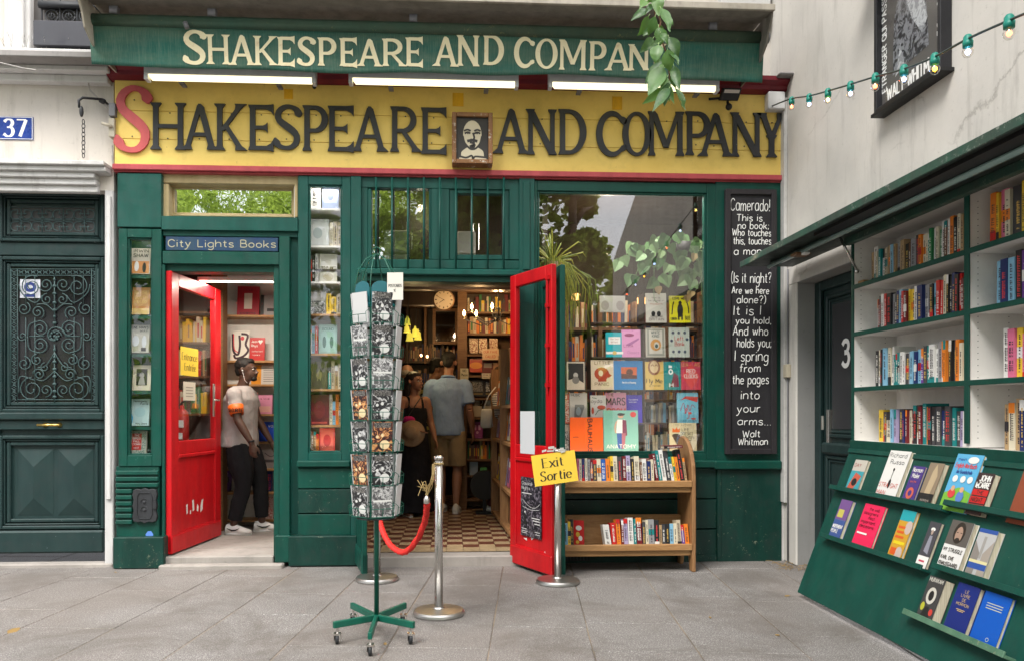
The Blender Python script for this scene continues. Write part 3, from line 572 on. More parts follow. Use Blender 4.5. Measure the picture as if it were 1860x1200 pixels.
# --- right window
fw, rw = framed('window_frame', GREEN, (965, 331, 1300, 838), (976, 349, 1284, 823), -.015, .05, lip=.02)
pane(rw, D+.006, GLASS, fw, 'large display window pane reflecting trees, sky and the side wall')
F3('window_sill', GREEN, (971, 836, 1302, 850), -.06, .10, .01)
for i, (y0, y1) in enumerate(((850, 905), (907, 960), (962, 1008))): F3('base_board', GREEND, (971, y0, 1302, y1), -.01, .10)
F3('base_plinth', GREEND, (971, 1008, 1302, 1021), -.03, .10)
gr = F3('vent_grille', BLACK, (1016, 1000, 1072, 1018), -.036, -.029)
for k in range(9):
    F3('vent_bar', IRON, (1018+k*6, 1001, 1020+k*6, 1017), -.041, -.034, .0)
F3('board_panel', GREEN, (1300, 331, 1420, 838), -.02, .10); F3('panel_moulding', GREEN, (1299, 836, 1421, 852), -.07, .10, .01)
F3('corner_base', GREEND, (1303, 852, 1420, 1019), -.03, .10); 
F3('corner_base_stile', GREEND, (1303, 852, 1311, 1012), -.036, -.029)
F3('top_strip', GREEN2, (213, 313.5, 1421, 321.5), -.004, .10)
# head filler behind the sign and shell above
X0, X1 = XX(205, D), XX(1424, D)
sb = MB(); sb.box(X0, X1, D+.05, D+.25, 3.20, 4.05); sb.build('sign_backing', DARKW, shop)
# thresholds
bx('door_step', SILL, shop, XX(299, D), XX(499, D), D-.05, D+.35, -.02, .088, .008)
bx('door_step', SILL, shop, XX(653, D), XX(975, D), D-.13, D+.06, -.02, .085, .008)
bx('step_edge', SILL, shop, XX(299, D), XX(520, D), D-.14, D-.052, -.02, .035, .01)

# --- red entrance door, opening inwards
def leaf(name, P0, P1, zb, zt, mat, th=.045, stile=.085, rail=.09, glass_bot=None, lab=None, solid=False):
    """door leaf between two plan points; glass above glass_bot, a panel below"""
    P0, P1 = Vector(P0), Vector(P1); u = (P1-P0); W = u.length; u.normalize(); n = Vector((u.y, -u.x, 0))*th
    up = Vector((0, 0, 1)); o = Vector((P0.x, P0.y, 0))
    def B(mb, s0, s1, z0, z1, off=0, t=1.0): mb.obox(o+u*s0+up*z0+n*off, u*(s1-s0), n*t, up*(z1-z0))
    d = MB(); B(d, 0, stile, zb, zt); B(d, W-stile, W, zb, zt); B(d, stile, W-stile, zt-rail, zt); B(d, stile, W-stile, glass_bot-rail, glass_bot); B(d, stile, W-stile, zb, zb+.16)
    dr = d.build(name, mat, shop, bevel=.005); dr['label'] = lab
    q = MB(); B(q, stile+.001, W-stile-.001, zb+.16, glass_bot-rail, .25, .5); q.build('door_panel', mat, dr)
    q = MB(); B(q, stile, W-stile, glass_bot-rail-.035, glass_bot-rail, -.12, 1.24); q.build('door_moulding', mat, dr, bevel=.008); q = MB(); B(q, stile*.0, W, zb, zb+.15, -.1, 1.2); q.build('door_moulding', mat, dr, bevel=.008)
    q = MB(); B(q, stile, W-stile, glass_bot, zt-rail, .45, .1); q.build('door_glass' if not solid else 'door_panel', GLASS_S if not solid else mat, dr)
    return dr, o, u, n, W
hx, hy = XX(300, D), D
ent, eo, eu, en, eW = leaf('entrance_door', (hx+.004, hy, 0), (XX(392, 7.42), 7.42, 0), .10, 2.41, RED, .05, .13, .11, 1.02, 'bright red entrance door swung inwards, glazed above a solid panel')
# camera side of this leaf faces +X
ex = Fr(eo+Vector((0, 0, 0)), eu, (0, 0, 1)); nn = eu.cross(Vector((0, 0, 1)))
side = 1 if nn.x > 0 else -1
def on_leaf(eo, eu, en, px, py, off):
    """point where the pixel's ray meets the leaf face"""
    n = Vector((eu.y, -eu.x, 0)); r = ray(px, py); oo = eo+n*off
    k = (oo-Vector((0, 0, CAMZ))).dot(n)/r.dot(n); return Vector((0, 0, CAMZ))+r*k
foff = .05
P_ = on_leaf(eo, eu, en, 388, 730, foff+.03)
hd = MB(); hd.obox(P_+Vector((0, -.03, -.13)), Vector((.012, 0, 0)), Vector((0, .04, 0)), Vector((0, 0, .30))); hd.tube([P_+Vector((0, -.01, .02)), P_+Vector((.05, -.01, .02)), P_+Vector((.055, -.12, .02))], .009, 8)
hd.build('door_handle', STEEL, ent, bevel=.003)

# --- red exit leaf, folded outwards, and its green outer leaf
A0 = PD(935, 750, 6.38); A1 = PD(1011, 750, 5.83)
ex_l, xo, xu, xn, xW = leaf('exit_door', (A0.x, A0.y, 0), (A1.x, A1.y, 0), .025, 2.375, RED, .045, .085, .10, 1.00, 'red glazed door leaf folded out onto the pavement')
B0 = (A1.x+.03, A1.y+.01, 0); B1 = (XX(972, D)+.03, D-.04, 0)
gl2, yo, yu, yn, yW = leaf('folding_leaf', B0, B1, .025, 2.375, GREEN, .04, .08, .10, 1.00, 'green leaf folded behind the red exit door', True)
mb = MB()
for z0 in (.10, .30): mb.tube([(A1.x-.005, A1.y-.012, z0-.07), (A1.x-.005, A1.y-.012, z0+.12)], .010, 8)
mb.build('hinge', BRASS, ex_l)
# long bolt on the inside face of the exit leaf
def leaf_local(o, u, n, s, z, off): return Vector((o.x, o.y, 0))+u*s+Vector((0, 0, z))+n.normalized()*off
mb = MB(); mb.tube([leaf_local(xo, xu, xn, xW-.04, 1.4, .058), leaf_local(xo, xu, xn, xW-.04, 2.28, .058)], .006, 6)
for z0 in (1.45, 1.75, 2.05, 2.26): mb.obox(leaf_local(xo, xu, xn, xW-.06, z0, .045), xu*.04, xn.normalized()*.022, Vector((0, 0, .03)))
mb.build('door_bolt', RED, ex_l)
# green leaf of the centre door opened at the left, seen nearly edge on
C0 = PD(652, 750, 6.40); C1 = PD(667, 750, 5.85)
leaf('folding_leaf', (C0.x, C0.y, 0), (C1.x, C1.y, 0), .03, 2.33, GREEN, .04, .08, .10, 1.0, 'green door leaf opened beside the postcard spinner')

# ================================================================ FASCIA SIGN
sign = thing('shop_sign', 'long yellow wooden fascia with raised charcoal letters Shakespeare and Company', 'shop sign', (0, D, 3.2))
X0, X1 = XX(209, D-.02), XX(1423, D-.02); Zb, Zt = 3.262, 3.945
cuts = [Zb, 3.47, 3.70, Zt]
for k in range(3):
    MB().box(X0, X1, D-.03, D+.03, cuts[k]+.0012, cuts[k+1]-.0012).build('plank', YELLOW, sign, bevel=.0035)
for a, b in ((516, 532), (822, 842), (1112, 1130)):
    MB().box(XX(a, D-.033), XX(b, D-.033), D-.034, D-.0305, 3.79 if a != 516 else 3.82, 3.90).build('paint_patch', YELLOW2, sign)
mb = MB(); mb.box(X0-.01, X1+.002, D-.055, D+.03, Zb-.048, Zb-.001); mb.box(X0-.01, X1+.002, D-.035, D+.03, Zb-.060, Zb-.048); mb.build('lower_moulding', ROSE, sign, bevel=.006)
mb = MB(); mb.prism([(X0-.04, D-.03, Zt+.0), (X0-.04, D-.09, Zt+.02), (X0-.04, D-.10, Zt+.05), (X0-.04, D-.15, Zt+.075), (X0-.04, D-.15, Zt+.11), (X0-.04, D+.05, Zt+.11), (X0-.04, D+.05, Zt)], (X1-X0+.05, 0, 0)); mb.build('cornice', MAROON, sign)
LY = D-.062
LET = [('S', 207, 155, 271, 276), ('H', 270, 186, 338, 271), ('A', 330, 188, 393, 271), ('K', 388, 188, 444, 272), ('E', 446, 190, 496, 272), ('S', 496, 190, 545, 271), ('P', 546, 191, 596, 273), ('E', 590, 192, 642, 274), ('A', 639, 193, 702, 274),
 ('R', 705, 193, 763, 275), ('E', 760, 195, 811, 279), ('A', 897, 197, 959, 278), ('N', 955, 198, 1012, 280), ('D', 1012, 198, 1064, 280), ('C', 1084, 202, 1136, 283), ('O', 1133, 202, 1182, 283), ('M', 1178, 202, 1244, 282), ('P', 1243, 202, 1292, 281), ('A', 1270, 205, 1331, 283), ('N', 1327, 204, 1385, 284), ('Y', 1378, 205, 1428, 285)]
for i, (ch, x0, y0, x1, y1) in enumerate(LET):
    a, b, c, d = RECT(x0, y0, x1, y1, LY); mb = MB()
    fr = Fr((a, LY+.028, c), (1, 0, 0), (0, 0, 1)); fr.n = Vector((0, -1, 0)); sw = .058 if i == 0 else .0415
    cap_letter(mb, fr, ch, 0, 0, b-a, d-c, sw, depth=.018)
    o = mb.build('letter', LETTER_R if i == 0 else LETTER, sign)
    if i == 0: o['label'] = 'large faded red first letter'
    # mounting pegs
    pg = MB()
    for t in (.25, .8): pg.tube([((a+b)/2+(t-.5)*.03, LY+.029, c+(d-c)*t), ((a+b)/2+(t-.5)*.03, D-.028, c+(d-c)*t)], .006, 6)
    if ch not in 'OCD': pg.build('peg', IRON, o)
# portrait in a small weathered box frame
pt = thing('portrait_box', 'small weathered wooden box frame with line portrait of a bald bearded man', 'picture', PY(858, 298, D-.03))
a, b, c, d = RECT(821, 204, 895, 297, D-.16); mb = MB(); frame_mb(mb, a, b, c, d, .035, D-.16, D-.035)
FRW = paint('weathered_frame', (.28, .13, .05), (.17, .08, .03), chip=(.62, .58, .5), chip_amt=.57)
mb.build('box_frame', FRW, pt, bevel=.004)
MB().box(a+.034, b-.034, D-.135, D-.034, c+.034, d-.034).build('picture_panel', plain((.55, .47, .30), .6), pt)
mb = MB(); w, h = b-a-.07, d-c-.07; f2 = Fr((a+.035, D-.135, c+.035), (1, 0, 0), (0, 0, 1)); DK, PAR = 0, 1
f2.rect(mb, 0, 0, w, h, 0)
f2.poly(mb, [(w*.08, 0), (w*.14, h*.2), (w*.34, h*.34), (w*.66, h*.34), (w*.88, h*.22), (w*.95, 0)], 1)
f2.disc(mb, w*.5, h*.60, w*.36, h*.34, 0, 20); f2.disc(mb, w*.5, h*.60, w*.29, h*.33, 1, 22); f2.disc(mb, w*.5, h*.40, w*.20, h*.18, 1, 16)
def ln(pts, q=.012): f2.stroke(mb, smooth([(x*w, y*h) for x, y in pts], 4), q*w/ .2, 0)
ln([(.26, .62), (.36, .65), (.44, .62)]); ln([(.56, .62), (.66, .65), (.75, .62)]); ln([(.24, .68), (.35, .71), (.45, .68)]); ln([(.56, .68), (.66, .71), (.76, .68)])
f2.disc(mb, w*.36, h*.62, .006, .006, 0); f2.disc(mb, w*.65, h*.62, .006, .006, 0)
ln([(.52, .64), (.56, .52), (.50, .47), (.44, .49)]); ln([(.34, .44), (.50, .46), (.66, .44)], .018); ln([(.42, .41), (.50, .40), (.58, .41)]); ln([(.44, .35), (.50, .29), (.56, .35), (.50, .37)], .02)
ln([(.20, .56), (.26, .40), (.40, .28), (.50, .25), (.62, .28), (.75, .40), (.80, .56)]); ln([(.04, .10), (.30, .05), (.48, .10), (.52, .02), (.60, .08), (.95, .06)]); ln([(.12, .05), (.14, .20), (.34, .32)]); ln([(.9, .05), (.86, .22), (.68, .32)])
mb.build('portrait_print', [plain((.035, .032, .03), .6), plain((.58, .52, .38), .6)], pt)

# ================================================================ AWNING
aw = thing('awning', 'rolled dark green fabric awning under a metal hood with cream lettering', 'awning', (0, 5.9, 4.3))
AY = 5.92
FAB, nt, p, o = new_mat('awning_fabric')
v = objvec(nt); b1 = mixc(nt, ramp(nt, noise(nt, 1.3, 4, .6, v), [(.4, 0), (.65, 1)]), (.004, .105, .078), (.012, .075, .055))
gd = N(nt, 'ShaderNodeSeparateXYZ'); nt.links.new(v, gd.inputs[0])
b1 = mixc(nt, ramp(nt, noise(nt, 2.2, 5, .7, objvec(nt, (.8, 1, 3))), [(.40, 0), (.66, .75)]), b1, (.07, .12, .075))
b1 = mixc(nt, ramp(nt, noise(nt, 25, 4, .7, objvec(nt, (6, 1, .3))), [(.45, 0), (.75, .5)]), b1, (.15, .20, .15))
nt.links.new(b1, p.inputs['Base Color']); p.inputs['Roughness'].default_value = .75
bump(nt, p, noise(nt, 3.2, 4, .55, objvec(nt, (1, 1, 1.4))), .6, .03)
def aw_z(px, py, y=AY): return ZZ(px, py, y)
xa, xb = XX(161, AY), XX(1388, AY)
zt = (aw_z(161, 47)+aw_z(1388, 74))/2; zb_ = (aw_z(161, 123)+aw_z(1388, 138))/2
def aw_y(x, z):  # gentle sag and ripples of the cloth
    t = (zt-z)/(zt-zb_)
    return AY + .010*math.sin(x*2.1+1)*t + .006*math.sin(x*6.3)*t + .035*t
def aw_zb(x): return zb_ + .012*math.sin(x*1.7+.4) - .006*math.sin(x*5)
nx, nz = 90, 10; mb = MB(); vs = []
for i in range(nx+1):
    for j in range(nz+1):
        x = xa+(xb-xa)*i/nx; z = zt+(aw_zb(x)-zt)*j/nz; vs.append((x, aw_y(x, z), z))
mb.v = vs; mb.f = [(i*(nz+1)+j, (i+1)*(nz+1)+j, (i+1)*(nz+1)+j+1, i*(nz+1)+j+1) for i in range(nx) for j in range(nz)]; mb.m = [0]*len(mb.f)
val = mb.build('valance', FAB, aw, True); sm = val.modifiers.new('thick', 'SOLIDIFY'); sm.thickness = .003; sm.offset = 1
CREAM, nt, p, o = new_mat('cream_letter_paint'); nt.links.new(mixc(nt, ramp(nt, noise(nt, 14, 5, .7, objvec(nt)), [(.55, 0), (.75, .7)]), (.78, .70, .45), (.55, .36, .16)), p.inputs['Base Color'])
AL = [('S', 331, 56, 372, 114), ('H', 373, 63, 417, 114), ('A', 415, 64, 461, 116), ('K', 459, 66, 502, 117), ('E', 501, 68, 535, 118), ('S', 540, 68, 571, 118), ('P', 575, 69, 611, 118), ('E', 614, 70, 648, 118), ('A', 649, 71, 692, 118), ('R', 691, 71, 736, 118), ('E', 734, 69, 768, 118),
 ('A', 787, 67, 831, 118), ('N', 829, 65, 871, 117), ('D', 876, 65, 914, 115), ('C', 935, 69, 969, 120), ('O', 974, 71, 1012, 123), ('M', 1016, 73, 1066, 125), ('P', 1069, 76, 1102, 126), ('A', 1100, 78, 1146, 126), ('N', 1141, 81, 1180, 126), ('Y', 1174, 80, 1210, 126)]
AWF = {'S': None}
for i, (ch, x0, y0, x1, y1) in enumerate(AL):
    a, b, c, d = RECT(x0, y0, x1, y1, AY); mb = MB(); fr = Fr((a, 0, c), (1, 0, 0), (0, 0, 1))
    cap_letter(mb, fr, ch, 0, 0, b-a, d-c, .030 if i else .035)
    nv = []
    for k, p_ in enumerate(mb.v): nv.append((p_[0], aw_y(p_[0], p_[2]) - .0042 - (fr.k*0) - .00012*(mb.f and 0) + p_[1], p_[2]))
    mb.v = nv; mb.build('letter', CREAM, aw)
# roller and hood
rl = MB(); zc = zt+.035; rl.tube([(xa-.02, AY+.01, zc), (xb+.02, AY+.01, zc)], .047, 20)
ROLL = paint('roller_fabric', (.035, .085, .060), (.07, .085, .055), rough=.8, chip=(.16, .17, .08), chip_amt=.6, streak=.7)
rl.build('roller', ROLL, aw, True)
mb = MB()
for x in (xa-.035, xb+.02): mb.tube([(x, AY+.01, zc), (x+.018, AY+.01, zc)], .042, 16)
mb.tube([PY(336, 41, AY-.05), PY(340, 52, AY-.05)], .018, 8)
mb.build('roller_cap', ZINC, aw, True)
HOOD = paint('hood_grey', (.22, .20, .17), (.16, .145, .12), rough=.6, dirt=.6, chip=(.08, .07, .06))
hx0, hx1 = XX(142, 5.72), XX(1402, 5.72); hz = zc+.085
for k, (y0, y1, dz) in enumerate(((5.68, 5.80, .0), (5.80, 5.92, .022), (5.92, 6.50, .044))):
    MB().box(hx0, hx1, y0, y1, hz+dz, hz+dz+.02).build('hood_panel', HOOD, aw, bevel=.003)
MB().box(hx0-.005, hx1+.005, 5.665, 5.69, hz-.004, hz+.045).build('hood_lip', paint('hood_lip_paint', (.42, .38, .32), (.30, .27, .22), dirt=.7), aw, bevel=.004)
for x in (hx0, hx1-.012):
    prof = [(5.69, hz+.02), (5.70, hz-.04), (5.76, hz-.11), (5.80, hz-.20), (5.92, hz-.27), (6.1, hz-.30), (6.4, hz-.30), (6.4, hz+.02)]
    MB().prism([(x, y, z) for y, z in prof], (.012, 0, 0)).build('end_bracket', HOOD if x > 0 else paint('cream_bracket', (.46, .42, .34), (.36, .32, .25), dirt=.7), aw)
mb = MB()
for px in (200, 380, 750, 1180, 1300):
    x = XX(px, 5.9); mb.box(x-.03, x+.03, 5.95, 6.0, hz-.02, hz+.045)
mb.build('hood_clip', ZINC, aw)

# ================================================================ SIGN LIGHTS
TUBE = emit('warm_tube', (1, .90, .55), .62)
LAMPG = paint('lamp_housing', (.55, .55, .58), (.48, .48, .5), rough=.35, dirt=.2)
for k, (x0, y0, x1, y1, lab) in enumerate([(261, 119, 573, 147, 'left fluorescent sign light below the awning'), (633, 126, 942, 154, 'middle fluorescent sign light above the framed portrait'), (997, 133, 1307, 162, 'right fluorescent sign light partly behind the hanging leaves')]):
    yl = D-.40; a, b, c, d = RECT(x0, y0, x1, y1, yl)
    t = thing('sign_light', lab, 'lamp', ((a+b)/2, yl, c), 'sign lights')
    zm = c+(d-c)*.34
    mb = MB(); mb.prism([(a, yl, zm), (a, yl-.002, d+.01), (a, yl+.08, d+.02), (a, yl+.08, zm)], (b-a, 0, 0)); mb.build('housing', LAMPG, t, bevel=.004)
    mb = MB(); mb.prism([(a+.03, yl+.004, zm-.001), (a+.05, yl+.014, c+.006), (a+.05, yl+.045, c+.004), (a+.03, yl+.07, zm-.001)], (b-a-.06, 0, 0)); mb.build('diffuser', TUBE, t)
    mb = MB(); mb.box(a, a+.028, yl+.002, yl+.075, c+.0, zm-.001); mb.box(b-.028, b, yl+.002, yl+.075, c+.0, zm-.001); mb.build('end_cap', LAMPG, t)
    for px in ((x0+79, x1-60) if k != 2 else (1048, 1258)):
        x = XX(px, D-.05); mb = MB(); mb.box(x-.018, x+.018, yl+.06, D-.10, zm+.02, zm+.035); mb.box(x-.02, x+.02, D-.17, D-.155, 3.87, zm+.02); mb.tube([(x, D-.18, 3.885), (x, D-.15, 3.885)], .008, 6); mb.build('bracket', ZINC, t)
# little black camera between lights, floodlight, junction box
cmn = MB(); cmn.ell(PY(571, 158, D-.06), (.016, .016, .02), 8); tag(cmn.build('screw_eye', BLACK, None, True), 'small black fitting hanging under the maroon cornice', 'fitting')
ft = thing('floodlight', 'small black LED floodlight with motion sensor above the letters', 'floodlight', PY(1325, 205, D-.1))
c0 = PY(1326, 176, D-.14)
mb = MB(); mb.obox(c0+Vector((-.085, 0, -.035)), Vector((.155, 0, 0)), Vector((0, .05, .02)), Vector((.014, -.05, .085))); mb.build('lamp_body', BLACK, ft, bevel=.006)
mb = MB(); mb.obox(c0+Vector((-.070, -.003, -.024)), Vector((.128, 0, 0)), Vector((0, -.002, -.001)), Vector((.011, -.039, .064))); mb.build('lamp_lens', plain((.55, .50, .45), .15), ft)
mb = MB(); mb.ell(c0+Vector((-.01, 0, -.085)), (.028, .028, .028), 10); mb.tube([c0+Vector((-.01, .03, -.03)), c0+Vector((-.01, .01, -.08))], .012, 8); mb.tube([c0+Vector((-.16, .06, 0)), c0+Vector((-.05, .03, 0))], .01, 6); mb.build('motion_sensor', BLACK, ft, True)
a, b, c, d = RECT(1396, 166, 1427, 198, D-.12); jb = MB().box(a, b, D-.12, D-.03, c, d).build('junction_box', paint('box_white', (.66, .66, .66), (.58, .58, .58)), bevel=.008); tag(jb, 'white plastic junction box at the end of the fascia where the bulb string starts', 'junction box')
# ================================================================ UPPER FACADE of the shop building
up = thing('upper_storey', 'pale plaster facade above the awning with white window surrounds', 'building', (0, D+.3, 4.1))
X0 = XX(205, D)
MB().box(X0-.5, 3.3, D+.26, D+.5, 4.05, 8).build('wall', STONEW, up)
for a, b in ((783, 832), (1140, 1160), (1310, 1400)):
    fbx('window_surround', MOULD, up, a, -40, b, 42, D+.18, D+.27)
MB().box(X0, 2.9, D+.02, D+.26, 3.95, 4.06).build('lintel', BLACK, up)
fl_t = thing('flower_pots', 'potted red geraniums on the ledge above the awning', 'flowers', PY(1050, 30, 5.9))
lr = random.Random(5); mb = MB(); mf = MB(); pots = MB()
for cx in (985, 1030, 1075):
    c0 = PY(cx, 18, 6.2); pots.lathe(c0+Vector((0, 0, -.04)), [(.05, 0), (.065, .11), (.06, .11)], 12)
    for k in range(60):
        q = c0+Vector((lr.gauss(0, .07), lr.gauss(0, .05), .10+abs(lr.gauss(0, .06)))); u = Vector((lr.uniform(-1, 1), lr.uniform(-1, 1), lr.uniform(-.4, .4))).normalized()*.022; v = u.orthogonal().normalized()*.018
        mb.face([q-u, q-v, q+u, q+v])
    for k in range(9):
        q = c0+Vector((lr.gauss(0, .08), -.05, .12+lr.uniform(0, .1))); mf.ell(q, (.013, .013, .013), 4)
pots.build('pot', plain((.5, .48, .45), .7), fl_t); mb.build('leaves', LEAFM, fl_t); mf.build('blossoms', plain((.65, .05, .08), .6), fl_t)

# ================================================================ LEFT NEIGHBOUR
nb = thing('neighbour_house', 'cream plastered house at the left with a tall slate green street door', 'building', (-4.5, D, 0))
NY = D+.02; xr = XX(205, D)-.001; zc1 = ZZ(100, 345, NY); x_door = XX(191, NY)
MB().box(-9, xr, NY, NY+.5, zc1, 8).build('wall', STONEW, nb)
MB().box(x_door, xr, NY-.01, NY+.5, 0, zc1).build('pilaster', MOULD, nb, bevel=.006)
MB().box(x_door+.02, xr-.012, NY-.035, NY-.0105, .55, zc1-.05).build('pilaster_face', MOULD, nb, bevel=.006)
MB().box(-9, -5.6, NY, NY+.5, 0, zc1).build('wall', STONEW, nb)
zz = lambda py: ZZ(100, py, NY-.1)
for y0, y1, dep in ((295, 303, .16), (303, 312, .13), (312, 322, .10), (322, 333, .07), (333, 345, .04)):
    MB().box(-9, xr-.01-(.0 if y0 < 312 else .10), NY-dep, NY+.01, zz(y1), zz(y0)).build('door_cornice', MOULD, nb, bevel=.006)
for y0, y1, dep in ((105, 113, .26), (113, 124, .30), (124, 133, .16), (133, 146, .08)):
    MB().box(-9, XX(200, NY-dep)-.02, NY-dep, NY+.01, zz(y1), zz(y0)).build('balcony_slab', MOULD if y0 != 113 else plaster('dirty_ledge', (.33, .31, .30), (.22, .21, .20), (.1, .1, .1), crack=False), nb, bevel=.006)
a, b, c, d = RECT(15, -60, 62, 104, NY); MB().box(a, b, NY-.06, NY, ZZ(100, 105, NY), 6).build('window_surround', MOULD, nb, bevel=.006)
MB().box(a+.04, b-.04, NY-.08, NY-.06, ZZ(100, 105, NY), 6).build('window_surround', MOULD, nb, bevel=.006)
MB().box(b, xr, NY-.004, NY+.01, ZZ(100, 105, NY), 6).build('window', plain((.10, .09, .085), .3), nb)
MB().box(-4.6, xr, NY-.02, NY+.10, -.02, .03).build('threshold', SILL, nb, bevel=.01)
# bird spikes on the ledge
mb = MB(); sr = random.Random(2)
for k in range(70):
    x = sr.uniform(XX(0, NY-.25), XX(195, NY-.25)); z = zz(105); y = NY-.22
    mb.tube([(x, y, z), (x+sr.uniform(-.05, .05), y+sr.uniform(-.06, .05), z+sr.uniform(.06, .13))], .0012, 3)
mb.build('bird_spikes', STEEL, nb); nb.children[-1]['kind'] = 'stuff'
# street door
DY = NY+.13; dx1 = x_door; dx0 = -5.6
zd = lambda py: ZZ(97, py, DY); xd = lambda px: XX(px, DY)
door = MB().box(dx0, dx1, DY+.04, DY+.09, zd(1003), zc1+.02).build('door', SLATE, nb); door['label'] = 'slate green panelled street door with scrolled iron grille'
def dr(name, mat, x0, y0, x1, y1, yf, yb=.045, bevel=.008): return MB().box(xd(x0), xd(x1), DY+yf, DY+yb, zd(y1), zd(y0)).build(name, mat, door, bevel=bevel)
def mould(x0, y0, x1, y1, ws=((.0, .03), (.035, .012), (.055, .03))):
    for k, (ins, w) in enumerate(ws):
        mb = MB(); frame_mb(mb, xd(x0)+ins, xd(x1)-ins, zd(y1)+ins, zd(y0)-ins, w, DY-.012+.010*k*(1 if k else 0), DY+.041); mb.build('moulding', SLATE, door, bevel=.007)
dr('rail', SLATE, -150, 440, 191, 465, .01); dr('stile', SLATE, -150, 465, -3, 1000, .01)
mould(-2, 350, 190, 440); mould(-2, 467, 190, 748); dr('lock_rail', SLATE, -20, 748, 191, 762, -.03, .045, .012); dr('lock_rail', SLATE, -20, 762, 191, 780, .0); mould(-2, 790, 190, 960)
dr('kick_board', SLATE, -20, 962, 191, 1003, -.03, .05, .015)
gb = MB().box(xd(16), xd(178), DY+.028, DY+.0395, zd(736), zd(486)).build('door_glass', plain((.012, .012, .014), .08), door)
gb = MB().box(xd(15), xd(177), DY+.028, DY+.0395, zd(427), zd(374)).build('door_glass', plain((.05, .05, .05), .5), door)
# faceted lower panels
for x0, x1 in ((27, 93), (101, 166)):
    a, b = xd(x0), xd(x1); c, d = zd(936), zd(815); m_ = (a+b)/2; y = DY+.038; yy = DY+.006; q = (b-a)/2
    mb = MB(); P = [(a, y, c), (b, y, c), (b, y, d), (a, y, d)]; T = (m_, yy, d-q); U = (m_, yy, c+q)
    mb.face([P[0], P[1], U]); mb.face([P[1], P[2], T, U]); mb.face([P[2], P[3], T]); mb.face([P[3], P[0], U, T]); mb.build('door_panel', SLATE, door)
# brass handle
h0 = PY(88, 771, DY-.06); mb = MB(); mb.tube([h0+Vector((-.09, 0, 0)), h0+Vector((.09, 0, 0))], .011, 10)
for s in (-.055, .06): mb.lathe(h0+Vector((s, .06, 0)), [(.022, 0), (.020, .01), (.009, .02), (.009, .06)], 12, 0, (0, -1, 0))
mb.build('handle', BRASS, door, True)
# ironwork
GRI = paint('grille_paint', (.045, .085, .085), (.03, .06, .06), rough=.45, bstr=.1)
GY = DY+.012
def gp(u, v): return PY(u/3.0, 320+v/3.0, GY)                 # crop coordinates of the measuring view
gm = MB()
def spiral(cx, cy, r, turns, a0, sgn=1, w=.0045, mirror=True):
    for mm in ((1, -1) if mirror else (1,)):
        pts = []
        for k in range(int(14*turns)+1):
            t = k/14; rr = r*(1-t/turns*.85); an = R(a0)+sgn*t*2*PI
            x = cx+rr*math.cos(an); y = cy-rr*math.sin(an)
            if mm < 0: x = 594-x
            pts.append(gp(x, y))
        gm.tube(pts, [w]*(len(pts)-4)+[w, w*1.1, w*1.4, w*1.8], 5)
def arc(pts, w=.0045, mirror=True):
    for mm in ((1, -1) if mirror else (1,)):
        gm.tube([gp(x if mm > 0 else 594-x, y) for x, y in smooth(pts, 5)], w, 5)
for cx, cy, r, t, a0, sg in [(172, 602, 62, 1.7, 60, 1), (250, 592, 40, 1.6, 200, 1), (130, 722, 38, 1.6, 60, -1), (205, 742, 38, 1.6, 300, 1), (255, 672, 32, 1.4, 90, 1), (218, 832, 44, 1.7, 90, -1), (218, 918, 44, 1.7, 270, 1), (122, 872, 26, 1.5, 180, 1), (132, 1020, 40, 1.6, 90, -1), (200, 1000, 32, 1.5, 90, 1),
    (212, 1078, 34, 1.6, 180, -1), (172, 1160, 68, 1.8, 90, 1), (250, 1165, 36, 1.5, 270, 1), (245, 1040, 26, 1.3, 90, 1)]: spiral(cx, cy, r, t, a0, sg)
arc([(232, 650), (190, 690), (120, 640), (104, 590)]); arc([(297, 740), (250, 700), (200, 700)]); arc([(150, 872), (160, 810), (218, 788)]); arc([(150, 872), (160, 940), (218, 962)]); arc([(240, 872), (160, 872)]); arc([(297, 960), (250, 1030), (205, 1040)]); arc([(297, 1060), (240, 1110), (200, 1105)]); arc([(104, 1180), (110, 1090), (190, 1110)])
spiral(297, 872, 62, 1, 0, 1, .006, False); spiral(297, 872, 40, 1, 0, 1, .004, False)
for k in range(8): gm.ell(gp(297+22*math.cos(k*PI/4), 872+22*math.sin(k*PI/4)), (.010, .006, .010), 5)
gm.ell(gp(297, 872), (.012, .010, .012), 6)
for v_ in (565, 600, 640, 690, 730, 765, 800, 945, 985, 1010, 1050, 1090, 1130, 1170, 1200): gm.ell(gp(297, v_), (.011 if (v_//5) % 2 else .017, .010, .014), 5)
arc([(297, 550), (297, 830)], .005, False); arc([(297, 915), (297, 1235)], .005, False)
for x in (190, 140): arc([(x, 545), (x, 700)], .003); arc([(x, 770), (x, 1235)], .003)
for (a_, b_) in (((95, 505), (95, 1240)), ((60, 505), (60, 1240)), ((60, 508), (297, 508)), ((95, 542), (297, 542)), ((60, 1238), (297, 1238)), ((95, 1215), (297, 1215))): arc([a_, b_], .004)
for k in range(19): 
    y = 530+k*37.5
    for s in (-1, 1): arc([(77+s*13, y-14), (77-s*6, y), (77+s*13, y+14)], .0035)
    for x in (77, 594-77): gm.ell(gp(x, y+18), (.008, .005, .005), 4)
for k in range(6):
    x = 115+k*33
    for yy_ in (525,): 
        for s in (-1, 1): arc([(x-12, yy_+s*11), (x, yy_-s*5), (x+12, yy_+s*11)], .0035)
gm.build('grille', GRI, door, True)
gm = MB()
